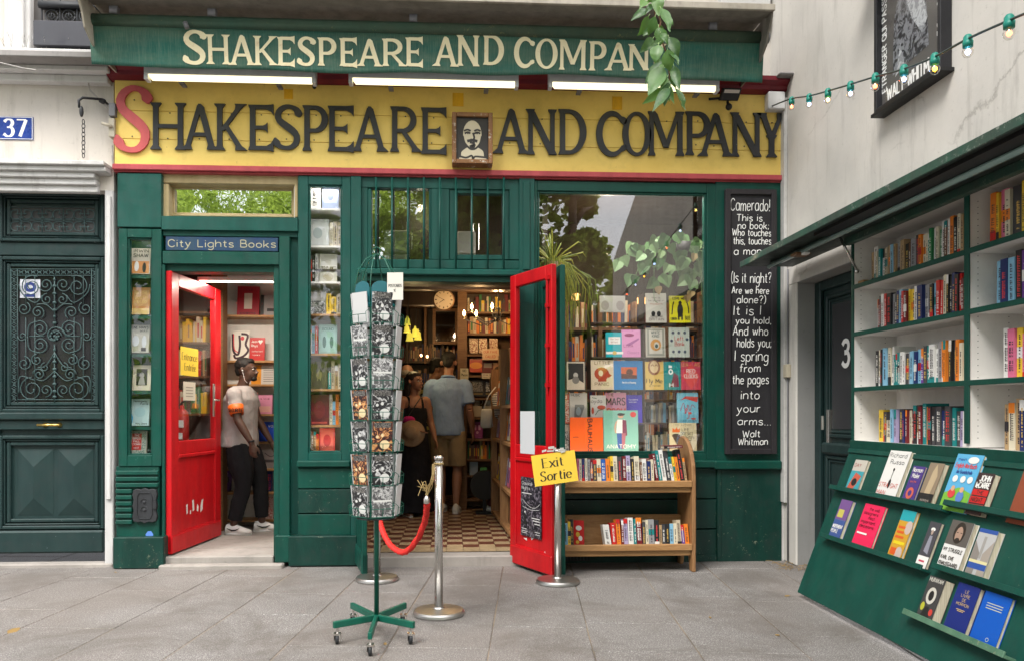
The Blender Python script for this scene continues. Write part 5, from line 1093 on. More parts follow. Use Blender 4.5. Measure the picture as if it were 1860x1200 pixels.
for k, x0, y0, x1, c, lab, sp in VB:
    y = D+.13; zs = ZZ(590, SH[k], D+.1); aa, bb = XX(x0, y), XX(x1, y); h = ZZ(590, y0, y)-zs
    items = {2: [('r', 0, .42, 1, .60, 1), ('t', 'RED PLANET', .08, .46, .1, .84, .18, 0), ('d', .5, .2, .3, .14, 2)], 5: [('d', .5, .5, .2, .14, 0), ('l', [(.4, .3), (.5, .7), (.6, .3)], .05, 1)], 4: [('r', .08, .06, .92, .94, 0), ('t', 'BOUND', .2, .8, .09, .6, .16, 1), ('d', .3, .4, .1, .2, 1), ('d', .7, .4, .1, .2, 1)],
             7: [('r', .1, .08, .9, .92, 0), ('d', .5, .5, .25, .25, 1)], 0: [('r', .1, .3, .9, .9, 0), ('d', .5, .6, .2, .2, 1)], 1: [('r', .08, .1, .92, .9, 1), ('d', .4, .5, .25, .2, 0)], 3: [('r', .05, .0, .95, .6, 0)], 6: [('d', .5, .5, .3, .3, 1), ('r', .1, .04, .9, .1, 0)]}[k]
    inks = {2: [(.12, .10, .04), (.70, .68, .6), (.4, .36, .26)], 5: [(.25, .22, .08), (.3, .28, .12)], 4: [(.30, .50, .46), (.06, .16, .14)], 7: [(.48, .09, .06), (.3, .02, .02)], 0: [(.35, .42, .6), (.14, .17, .3)], 1: [(.40, .46, .46), (.62, .64, .62)], 3: [PHOTO_SOFT], 6: [(.6, .1, .08), (.25, .03, .04)]}[k]
    cover_book(Vector((aa, y, zs+.001)), Vector((1, 0, 0)), Vector((0, .06, 1)), bb-aa, h, .02, c, lay(items), lab, 'books in the vitrine', inks=inks)
    right = x1 < 600; xs = bb+.008 if right else XX(561, y); L = (XX(621, y)-bb-.01) if right else (aa-.006-xs)
    n_ = len(sp); thk = L/n_*.93; random.seed(k)
    for i in range(n_):
        mb = MB(); hh = h*random.Random(k*9+i).uniform(.75, 1.02); spine_mesh(mb, Vector((xs+i*L/n_, y+.0, zs+.001)), Vector((1, 0, 0)), Vector((0, 0, 1)), Vector((0, -1, 0)), thk, hh, .13, random.Random(k*9+i))
        tag(mb.build('book', book_mats(sp[i])), '%s spine, %s %s of the facing cover, vitrine shelf %s down' % (sp[i], WORDN[i] if right else WORDN[n_-1-i], 'right' if right else 'left', WORDN[k]), 'book', 'books in the vitrine')
for (x_, y_, z_, e_, sx) in ((XX(590, D+.1), D+.09, 3.14, .5, .2), (XX(590, D+.1), D+.05, .97, .2, .2), (XX(254, D+.1), D+.045, 2.70, .1, .08)):  # unseen fill lights added to brighten the vitrine and narrow case
    ld = bpy.data.lights.new('added_case_fill', 'AREA'); ld.shape = 'RECTANGLE'; ld.size = sx; ld.size_y = .04; ld.energy = e_; ld.color = (1, .95, .88); lo = bpy.data.objects.new('added_case_fill', ld); COL.objects.link(lo); lo.location = (x_, y_, z_); lo.rotation_euler = (0 if z_ > 1.5 else PI, 0, 0)
# ---------------------------------------------------------------- left room: wall shelves, person behind
ls = thing('wall_shelving', 'white wall with narrow wooden shelves inside the red entrance', 'shelving', (-2.0, 8.1, .1))
lx0, lx1 = XX(392, 8.1), XX(512, 8.0); MB().box(-2.9, lx1+.4, 8.16, 8.2, .09, 2.7).build('back_panel', WHITE, ls)
LS = [572, 654, 697, 751, 801, 850, 893, 943]
zls = [ZZ(450, py, 7.95) for py in LS]
for z in zls: MB().box(XX(397, 7.95), lx1+.3, 7.94, 8.16, z-.022, z).build('shelf', PINE, ls, bevel=.002)
MB().box(XX(384, 7.75), XX(405, 7.75), 7.75, 7.9, .09, 2.7).build('side_post', MIDW, ls)
dp = MB().box(XX(363, 7.9)-.3, XX(384, 7.9), 8.0, 8.1, .09, 2.7).build('wall_strip', WHITE, ls)
LB = [(430, 519, 470, 571, .012, (.30, .012, .025), 'crimson cover with a white panel on the top shelf inside the entrance', [('r', .32, .22, .68, .76, 0), ('t', 'TITLE', .3, .84, .07, .4, .16, 1), ('t', 'poems', .15, .05, .08, .7, .16, 1)], [(.60, .52, .45), (.05, .01, .02)]),
      (473, 535, 512, 571, 0, (.30, .29, .29), 'grey book at the right end of the top shelf inside the entrance', [('r', 0, 0, .15, 1, 0), ('r', .3, .2, .9, .35, 0)], [BK]),
      (418, 600, 452, 653, 0, (.66, .62, .55), 'white cover with bold red and black looping letters', [('l', [(.1, .9), (.15, .35), (.4, .2), (.5, .5), (.45, .85)], .12, 0), ('l', [(.55, .9), (.9, .85), (.8, .55), (.95, .35), (.7, .15), (.3, .08), (.2, .2)], .12, 0), ('l', [(.14, .9), (.2, .4), (.4, .28)], .05, 1), ('d', .62, .75, .1, .07, 1)], [(.04, .01, .02), (.55, .05, .06)]),
      (453, 612, 480, 652, 0, (.50, .02, .02), 'red cover with a white heart and handwritten title', [('t', 'Jean', .1, .78, .1, .4, .16, 0), ('d', .64, .84, .08, .05, 0), ('d', .78, .84, .08, .05, 0), ('p', [(.57, .83), (.71, .70), (.85, .83)], 0), ('t', 'Rhys', .1, .60, .1, .42, .16, 0), ('t', 'collected', .15, .38, .06, .7, .14, 0), ('t', 'tales', .2, .22, .06, .5, .14, 0)], [WH]),
      (456, 662, 474, 699, .0, (.60, .24, .02), 'orange book half hidden behind the guard', [('r', .3, .2, .9, .4, 0)], [(.5, .2, .02)]), (474, 664, 500, 697, .1, (.50, .47, .43), 'grey printed page card leaning beside the orange book', [('r', .15, .15+k*.12, .85, .18+k*.12, 0) for k in range(6)], [(.12, .11, .1)]),
      (466, 716, 494, 749, .03, (.62, .24, .36), 'pink cover behind the guard at shoulder height', [('t', 'Is love', .2, .75, .1, .6, .15, 0), ('r', .1, .1, .9, .4, 1)], [(.1, .02, .03), (.66, .35, .3)]), (495, 714, 512, 750, 0, (.04, .04, .04), 'black book edge next to the pink cover', None, []),
      (470, 765, 512, 800, 0, (.015, .06, .42), 'bright blue cover at waist height behind the guard', [('t', 'VOX', .4, .72, .1, .3, .18, 0)], [WH]), (472, 815, 512, 850, 0, (.45, .40, .38), 'grey cover with small drawing on the low shelf', [('r', .2, .3, .9, .45, 0), ('l', [(.2, .8), (.5, .6), (.8, .85)], .04, 0)], [(.15, .12, .12)]),
      (392, 822, 412, 850, .0, (.09, .07, .09), 'dark cover with a star on the low shelf left of the guard', [('p', [(.5, .8), (.6, .55), (.85, .5), (.65, .35), (.7, .1), (.5, .25), (.3, .1), (.35, .35), (.15, .5), (.4, .55)], 0)], [(.2, .18, .22)]), (392, 905, 413, 943, .0, (.55, .5, .4), 'black and cream patterned cover on the lowest shelf', [('r', .0, .0, 1, 1, 0)], [photo('zigzag_print', (.03, .03, .03), (.5, .52, .35), 45)]),
      (476, 902, 495, 943, 0, (.55, .45, .42), 'pale dotted cover on the lowest shelf right of the guard', [('r', .0, .0, 1, 1, 0)], [photo('dotted_print', (.35, .06, .05), (.6, .55, .5), 70)])]
for x0, y0, x1, y1, dz, c, lab, items, inks in LB:
    y = 8.0; aa, bb = XX(x0, y), XX(x1, y); zt_ = ZZ(450, y0, y); zs = min(zls, key=lambda q: abs(q-ZZ(450, y1, 7.95)))
    cover_book(Vector((aa, y, zs+.001)), Vector((1, 0, 0)), Vector((0, .12, 1)), bb-aa, zt_-zs, .02, c, lay(items) if items else None, lab, 'books inside the entrance', inks=inks)
shelf_row(Vector((XX(393, 8.0), 8.0, zls[6]+.001)), Vector((1, 0, 0)), Vector((0, 0, 1)), Vector((0, -1, 0)), .13, (.20, .26), (.03, .045), .12, 'on the shelf behind the guard\'s knee', 'books inside the entrance', 51, ['maroon', 'purple', 'white'])
shelf_row(Vector((XX(474, 8.0), 8.0, zls[6]+.001)), Vector((1, 0, 0)), Vector((0, 0, 1)), Vector((0, -1, 0)), .13, (.20, .26), (.03, .045), .12, 'on the low shelf by the entrance post', 'books inside the entrance', 52, ['navy', 'black', 'cream'])
# shelves seen through the glass of the entrance door
s2 = thing('dark_shelving', 'dim bookshelf seen through the pane of the red entrance door', 'shelving', (-2.7, 8.0, .1))
for z in (1.25, 1.62, 1.95, 2.25): MB().box(-2.86, XX(384, 7.8)-.02, 7.72, 7.98, z-.02, z).build('shelf', MIDW, s2)
MB().box(-2.86, XX(384, 7.8)-.02, 7.985, 7.995, .6, 2.7).build('back_panel', DARKW, s2)
XV = Vector((1, 0, 0)); ZV = Vector((0, 0, 1)); YV = Vector((0, -1, 0))
stuff_row('row_of_books', 'dim rows of books seen through the entrance door pane', 'books', [(Vector((-2.84, 7.78, z)), XV, ZV, YV, .38, (.18, .27), (.015, .035), .15) for z in (1.25, 1.62, 1.95)], 3, ['yellow', 'brown', 'red', 'tan', 'green', 'charcoal', 'cream'])
# ceiling tube in the left room
ct = thing('ceiling_light', 'slim white ceiling light just inside the entrance', 'lamp', (-2.0, 6.9, 2.6)); MB().box(XX(362, 7.1), XX(500, 7.1), 7.05, 7.15, 2.44, 2.47).build('housing', WHITE, ct)
MB().box(XX(365, 7.1), XX(497, 7.1), 7.06, 7.14, 2.436, 2.4395).build('tube', emit('soft_tube', (1, .9, .75), 1.6), ct)
ld = bpy.data.lights.new('ceiling_glow', 'AREA'); ld.shape = 'RECTANGLE'; ld.size = .8; ld.size_y = .1; ld.energy = 11; ld.color = (1, .88, .74); lo = bpy.data.objects.new('ceiling_glow', ld); COL.objects.link(lo); lo.location = (-2.0, 7.1, 2.43)
# fire extinguisher behind the door pane
fe = thing('fire_extinguisher', 'red fire extinguisher with white labels behind the entrance door glass', 'extinguisher', (0, 0, 0)); c0 = PY(331, 800, 7.55); fe.location = c0
mb = MB(); mb.lathe(c0, [(.055, 0), (.062, .02), (.062, .23), (.05, .28), (.02, .31), (.02, .34)], 16); mb.build('cylinder', plain((.55, .02, .02), .3), fe, True)
mb = MB(); mb.tube([c0+Vector((-.02, 0, .34)), c0+Vector((0, 0, .37)), c0+Vector((.07, 0, .40))], .010, 6); mb.tube([c0+Vector((0, 0, .35)), c0+Vector((-.06, -.02, .33)), c0+Vector((-.075, -.02, .15))], .008, 6); mb.build('valve', BLACK, fe, True)
mb = MB(); f = Fr(c0+Vector((-.035, -.064, .05)), (1, 0, 0), (0, 0, 1)); f.rect(mb, 0, .08, .07, .15, 0); f.rect(mb, 0, -.03, .06, .03, 0); mb.build('label', CHALK, fe)

# ---------------------------------------------------------------- centre room
ceil_b = [(7.2, .12), (8.2, .14), (9.4, .14)]
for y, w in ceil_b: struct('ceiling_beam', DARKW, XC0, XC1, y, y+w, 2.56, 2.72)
# tall shelf at the right rear, facing the door
cs = thing('bookcase', 'tall wooden bookcase in warm light at the back of the doorway', 'bookcase', (.4, 9.3, .1))
cy = 9.25; cx0, cx1 = XX(848, cy), XX(960, cy)
MB().box(cx0-.0, cx1+.1, cy+.30, cy+.32, .1, 2.72).build('back_panel', MIDW, cs); MB().box(cx0-.11, cx0, cy-.05, cy+.32, .1, 2.72).build('side_panel', MIDW, cs)
CSH = [528, 566, 605, 643, 681, 722, 757, 796, 833, 862, 905]
czs = [ZZ(895, py, cy) for py in CSH]
for z in czs: MB().box(cx0, cx1+.1, cy, cy+.30, z-.025, z).build('shelf', MIDW, cs, bevel=.002)
W_ = cx1-cx0
stuff_row('row_of_books', 'warmly lit rows of old books in the bookcase at the back', 'books', [(Vector((cx0+.01, cy+.06, z)), XV, ZV, YV, W_, (hh*.6, hh), (.02, .045), .15) for z, hh in ((czs[0], .17), (czs[1], .22), (czs[2], .21))]+[(Vector((cx0+.01, cy+.06, czs[8])), XV, ZV, YV, W_*.45, (.15, .23), (.015, .03), .15)], 9, ['brown', 'tan', 'maroon', 'yellow', 'green', 'orange', 'cream', 'charcoal'])
def mini(x0, y0, x1, y1, c, lab, items=None, inks=(), y=cy+.04, group='books on the back shelves', th=.02, nm='book', cat='book'):
    aa, bb, cc, dd = RECT(x0, y0, x1, y1, y); return cover_book(Vector((aa, y, cc)), XV, Vector((0, .1, 1)), bb-aa, dd-cc, th, c, lay(items) if items else None, lab, group, inks=inks, name=nm, cat=cat)
SW = [('r', 0, 0, 1, 1, 0)]; swm = [photo('brown_print', (.25, .05, .02), (.65, .50, .32), 40)]
for k, x in enumerate((853, 870, 889)): mini(x, 614, x+15, 641, (.5, .4, .3), ('left', 'middle', 'right')[k]+'most of three brown and cream covers below the lamp', SW, swm)
mini(853, 651, 876, 675, (.5, .05, .02), 'red and orange sunset cover on the back shelf', [('d', .5, .5, .5, .25, 0)], [(.7, .25, .03)]); mini(877, 656, 895, 678, (.14, .02, .02), 'dark red photo book on the back shelf', [('r', .1, .5, .9, .9, 0)], [(.25, .2, .18)]); mini(896, 658, 906, 675, (.4, .2, .1), 'small tan book on the back shelf')
for k, x in enumerate((856, 880)): mini(x, 690, x+23, 719, (.035, .03, .03), ('left', 'right')[k]+' one of two dark photograph books on the back shelf', [('r', .1, .3, .9, .9, 0), ('r', .1, .1, .9, .2, 1)], [PHOTO_SOFT if k else photo('dim_print', (.03, .03, .03), (.25, .24, .22), 40), (.2, .14, .05)])
mini(857, 765, 877, 795, (.22, .02, .14), 'magenta book with pale figures on the lower back shelf', [('r', .2, .5, .4, .8, 0), ('r', .6, .5, .8, .8, 0), ('d', .5, .35, .12, .08, 0)], [(.6, .3, .5)]); mini(872, 848, 884, 862, (.08, .35, .06), 'small green book near the bottom of the back shelves'); mini(853, 838, 868, 862, (.25, .28, .36), 'pale blue-grey book near the bottom of the back shelves')
nt_ = mini(876, 633, 906, 653, (.62, .42, .26), 'peach shelf sign with red handwriting under the lamp', [('t', 'OUR FAVE', .08, .62, .22, .84, .13, 0), ('t', 'CALLED', .2, .18, .24, .6, .13, 0)], [(.5, .06, .02)], y=cy-.03, th=.004, nm='shelf_sign', cat='sign', group=None)
mini(875, 677, 905, 687, (.55, .48, .38), 'cream shelf-edge note with small handwriting', [('t', 'the best', .08, .55, .3, .8, .12, 0), ('t', 'new novels', .08, .12, .3, .8, .12, 0)], [BK], y=cy-.03, th=.004, nm='shelf_note', cat='sign', group=None)
mini(836, 668, 851, 697, (.50, .46, .32), 'small NO PHOTOS notice on the bookcase post', [('t', 'NO', .3, .78, .14, .4, .16, 0), ('t', 'Photos', .12, .52, .15, .76, .14, 0), ('d', .5, .25, .2, .1, 0)], [BK], y=cy-.07, th=.004, nm='notice', cat='sign', group=None)
mini(929, 539, 935, 559, (.6, .58, .55), 'small white label high on the right of the bookcase', None, (), y=8.3, th=.004, nm='notice', cat='sign', group=None)
for k, x in enumerate((866, 889)):
    c0 = PY(x, 756, cy+.1); t = thing('mug_box', ('left', 'right')[k]+' white mug standing on a cream gift box', 'mug', c0)
    MB().box(c0.x-.06, c0.x+.06, c0.y-.05, c0.y+.05, c0.z, c0.z+.13).build('gift_box', plain((.42, .36, .28), .6), t, bevel=.003)
    mb = MB(); mb.lathe(c0+Vector((0, 0, .132)), [(.04, 0), (.045, .09), (.04, .09), (.036, .01)], 14); mb.tube([c0+Vector((.043+.028*math.sin(q), 0, .18+.03*math.cos(q))) for q in [kk*PI/6 for kk in range(7)]], .006, 5); mb.build('mug', plain((.5, .47, .42), .3), t, True)
fan = thing('desk_fan', 'round black floor fan in shadow below the shelves', 'fan', PY(880, 905, 8.9)); c0 = PY(880, 880, 8.85); mb = MB()
for r_ in (.16, .12, .08, .04): mb.tube([c0+Vector((math.cos(t)*r_, -.03, math.sin(t)*r_)) for t in [k*PI/12 for k in range(25)]], .005, 5)
mb.lathe(c0, [(.165, -.05), (.17, .03)], 24, 0, (0, 1, 0)); mb.ell(c0, (.03, .05, .03), 6); mb.build('fan_cage', BLACK, fan); mb = MB(); mb.box(c0.x-.1, c0.x+.1, c0.y-.08, c0.y+.08, .1, .13); mb.box(c0.x-.02, c0.x+.02, c0.y, c0.y+.04, .13, c0.z-.15); mb.build('fan_stand', BLACK, fan)
# magazine rack running along the right side
rk = thing('magazine_rack', 'wooden side rack with magazines inside the right of the doorway', 'rack', (.5, 7.5, .1))
rx = XX(912, 8.5); P0 = Vector((XX(905, 8.6), 8.6, 0)); P1 = Vector((XX(945, 6.75), 6.75, 0)); ru = (P1-P0).normalized(); rn = Vector((-ru.y, ru.x, 0)); rn = -rn if rn.x > 0 else rn; RL = (P1-P0).length
mb = MB(); mb.obox(P0+ZV*.14, ru*RL, -rn*.04, ZV*1.75); mb.build('back_panel', MIDW, rk)
for z in (.14, .5, .95, 1.3): MB().obox(P0+ZV*z, ru*RL, rn*.07, ZV*.03).build('ledge', PINEZ, rk)
for s in (0, .5, 1): MB().obox(P0+ru*(RL*s-.02)+ZV*.14, ru*.04, rn*.08, ZV*(1.75 if s else 1.6)).build('upright', PINEZ, rk)
MB().obox(P0+ZV*.1-rn*.04, ru*RL, -rn*.3, ZV*.5).build('rack_base', MIDW, rk)
k = 0
for z in (.54, .99, 1.34):
    for s in range(7):
        c = ['yellow', 'lilac', 'orange', 'pale blue', 'pink', 'cream', 'teal', 'tan'][(s*3+k) % 8]; o = P0+ru*(.08+s*RL/7.4)+rn*.03+ZV*z
        cover_book(o, -ru*-1 if False else ru, ZV-rn*.1, .17, .27, .006, PD_[c], lay([('r', .1, .7, .9, .9, 0), ('r', .15, .15, .85, .6, 1)]), '%s magazine, %s from the back on the %s ledge of the side rack' % (c, WORDN[s], ('lowest', 'middle', 'upper')[k]), 'magazines on the side rack', name='magazine', cat='magazine', inks=[WH, PHOTO_COL if s % 2 else (.2, .1, .25)])
    k += 1
# back wall: picture, clock, dark shelves
wy = 10.6; bw = thing('back_shelving', 'dark shelving and mirror on the far wall behind the customers', 'shelving', (-.3, wy, .1))
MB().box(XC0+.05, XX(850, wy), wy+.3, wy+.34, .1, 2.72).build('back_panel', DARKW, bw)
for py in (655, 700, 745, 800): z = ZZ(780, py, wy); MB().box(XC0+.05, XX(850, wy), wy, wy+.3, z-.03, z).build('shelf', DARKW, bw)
a, b, c, d = RECT(786, 560, 832, 625, wy-.1); MB().box(a+.03, b-.03, wy-.08, wy-.06, c+.03, d-.03).build('mirror', plain((.25, .25, .25), .06, 1), bw); mb = MB(); frame_mb(mb, a, b, c, d, .04, wy-.11, wy-.06); mb.build('mirror_frame', MIDW, bw)
for x0 in (735, 768, 800): fbx('shelf_upright', MIDW if x0 == 768 else DARKW, bw, x0+2, 552, x0+7, 660, wy-.02, wy+.25)
fbx('shelf_top', MIDW, bw, 730, 549, 780, 555, wy-.02, wy+.25)
stuff_row('row_of_books', 'shadowy rows of books on the far shelving behind the customers', 'books', [(Vector((XC0+.1, wy+.05, ZZ(780, py, wy))), XV, ZV, YV, 1.75, (.15, .25), (.02, .04), .15) for py in (655, 700, 745, 800)], 19, ['charcoal', 'brown', 'maroon', 'tan', 'navy', 'cream'])
ck = thing('wall_clock', 'round white clock with roman numerals high in the doorway', 'clock', (0, 0, 0)); c0 = PY(806, 545, 8.6); ck.location = c0; cr = .107
mb = MB(); mb.lathe(c0+Vector((0, .03, 0)), [(cr+.012, 0), (cr+.014, .02), (cr, .035)], 32, 0, (0, -1, 0)); mb.build('case', MIDW, ck, True)
mb = MB(); f = Fr(c0+Vector((0, -.006, 0)), (1, 0, 0), (0, 0, 1)); f.disc(mb, 0, 0, cr, cr, 0, 32)
for k in range(12):
    t = k*PI/6; r1, r2 = cr*.72, cr*.92; f.stroke(mb, [(math.sin(t)*r1, math.cos(t)*r1), (math.sin(t)*r2, math.cos(t)*r2)], .005 if k % 3 else .009, 1)
    f.stroke(mb, [(math.sin(t+.07)*r1, math.cos(t+.07)*r1), (math.sin(t+.09)*r2, math.cos(t+.09)*r2)], .003, 1)
f.stroke(mb, [(0, 0), (-.048, -.032)], .006, 1); f.stroke(mb, [(.012, -.006), (-.082, .045)], .004, 1); f.disc(mb, 0, 0, .006, .006, 1)
mb.build('dial', [plain((.60, .50, .36), .5), plain((.05, .03, .02), .5)], ck)
plamp(c0+Vector((.15, -.9, -.05)), 1.0, WARM, .03)
# chandelier with candle bulbs
chd = thing('chandelier', 'wrought iron chandelier with four lit candle bulbs', 'chandelier', PY(880, 585, 8.3)); CYY = 8.3
FLAME = emit('candle_bulb', (1, .62, .22), 14.0); mb = MB(); hub = PY(905, 580, CYY)
mb.tube([PY(905, 505, CYY), hub], .008, 6)
for i, (px, py) in enumerate(((843, 572), (857, 560), (865, 572), (894, 559))):
    bp = PY(px, py, CYY-.02*i); mb.tube([hub, (hub+bp)/2+Vector((0, 0, -.09)), bp+Vector((0, 0, -.045)), bp+Vector((0, 0, -.02))], .006, 6); mb.lathe(bp+Vector((0, 0, -.03)), [(.02, 0), (.022, .008), (.008, .01)], 10)
    q = MB(); q.lathe(bp+Vector((0, 0, -.045)), [(.008, 0), (.008, .035)], 8); q.build('candle', plain((.6, .5, .3), .5), chd)
    q = MB(); q.lathe(bp+Vector((0, 0, -.008)), [(.006, 0), (.015, .018), (.011, .04), (.002, .062)], 10); q.build('bulb', FLAME, chd, True)
for t in range(6):
    an = t*PI/3; mb.tube([hub, hub+Vector((math.cos(an)*.06, math.sin(an)*.06, .04)), hub+Vector((math.cos(an)*.03, math.sin(an)*.03, .10)), hub+Vector((0, 0, .14))], .004, 5)
mb.tube([hub, hub+Vector((.12, 0, -.06)), hub+Vector((.17, 0, .03)), hub+Vector((.13, 0, .05))], .006, 6)
mb.build('arms', IRON, chd, True); plamp(PY(870, 560, CYY-.15), 6.5, WARM, .05, chd); plamp(PY(905, 540, CYY+.2), 7.0, WARM, .05, chd)
# green glass bell lamps
GG = emit('green_glass_glow', (.60, .50, .06), .38)
for i, (px, py, lab) in enumerate(((739, 604, 'green glass bell shade nearest the postcard spinner'), (740, 590, None), (754, 612, 'largest glowing green bell shade in the doorway'), (759, 617, 'lowest green bell shade hanging beside the largest'), (744, 619, 'green bell shade hanging lowest at the left'))):
    if lab is None: lab = 'small unlit-looking green bell shade hanging highest'
    c0 = PY(px, py, 8.9+.15*i); t = thing('bell_lamp', lab, 'lamp', c0, 'green bell lamps')
    s = .8 if i < 2 else 1; mb = MB(); mb.lathe(c0, [(.05*s, 0), (.043*s, .015*s), (.036*s, .05*s), (.034*s, .085*s), (.014*s, .105*s), (.010*s, .13*s)], 14); mb.build('shade', GG if i != 1 else emit('green_glass_dim', (.4, .42, .05), .3), t, True)
    mb = MB(); mb.tube([c0+Vector((0, 0, .12*s)), c0+Vector((.02, 0, .35))], .004, 5); mb.build('cord', BLACK, t)
plamp(PY(750, 640, 8.8), 3, (1, .75, .35), .06)
for i, (px, py) in enumerate(((765, 645), (776, 647))): q = MB(); c0 = PY(px, py, 10.2); q.ell(c0, (.014, .014, .018), 6); tag(q.build('small_bulb', emit('amber_dot', (1, .5, .2), 6)), ('left', 'right')[i]+' of two tiny amber bulbs glowing at the back of the shop', 'lamp', 'tiny bulbs at the back')
plamp((-.3, 9.9, 2.3), 3.2, WARM, .03); plamp((.0, 7.6, 2.6), 3.0, (1, .75, .5), .03)
# pale storage boxes behind the barred panes
struct('interior_floor', DARKW, XC0, XC1, D+.13, 7.3, 2.44, 2.46)
struct('interior_wall', DARKW, XC0, XC1+.05, 7.3, 7.35, 2.46, 3.3)
for (x0, y0, x1, y1, lab, yy) in ((830, 420, 864, 466, 'cream storage box with handle behind the right barred pane', D+.5), (697, 418, 741, 465, 'cream storage box behind the left barred pane', D+.5)):
    a, b, c, d = RECT(x0, y0, x1, y1, yy); t = thing('storage_box', lab, 'box', ((a+b)/2, yy, c)); m_ = plain((.52, .50, .44), .5)
    MB().box(a, b, yy, yy+.25, 2.462, (2.462+d)/2-.002).build('box', m_, t, bevel=.012); MB().box(a, b, yy, yy+.25, (2.462+d)/2+.002, d).build('lid', m_, t, bevel=.012)
    mb = MB(); mb.tube([(b-.02, yy+.1, d-.01), (b-.02, yy+.1, d+.09), (b+.03, yy+.1, d+.09), (b+.03, yy+.1, d-.15)], .005, 6); mb.build('handle', STEEL, t)
plamp((-.3, 7.0, 3.1), 3, (1, .8, .6), .03)
# ---------------------------------------------------------------- window display
wd = thing('window_shelving', 'dark wooden display shelving behind the large window pane', 'shelving', (1.5, 7.0, .3))
WY = D+.42
sx0, sx1 = XX(1076, WY), XX(1280, WY+.0)
WSH = [(586, .0), (648, 0), (707, 0), (767, 0), (823, 0)]
wz = [ZZ(1175, py, WY) for py, _ in WSH]
for i, z in enumerate(wz):
    MB().box(XX(1010 if i >= 2 else 1074, WY), sx1, WY-.02, WY+.20, z-.014, z).build('shelf', DARKW, wd, bevel=.002)
for px in (1170,): MB().box(XX(px, WY)-.006, XX(px, WY)+.006, WY, WY+.2, wz[-1], wz[0]+.27).build('divider', DARKW, wd)
MB().box(sx1-.008, sx1+.008, WY, WY+.2, wz[-1], wz[0]+.3).build('divider', MIDW, wd); MB().box(XX(1074, WY)-.004, XX(1074, WY)+.004, WY, WY+.2, wz[2], wz[0]+.27).build('divider', DARKW, wd)
MB().box(XX(972, D+.1), XX(1300, D+.1), D+.07, WY+.25, wz[-1]-.10, wz[-1]-.015).build('display_floor', MIDW, wd)
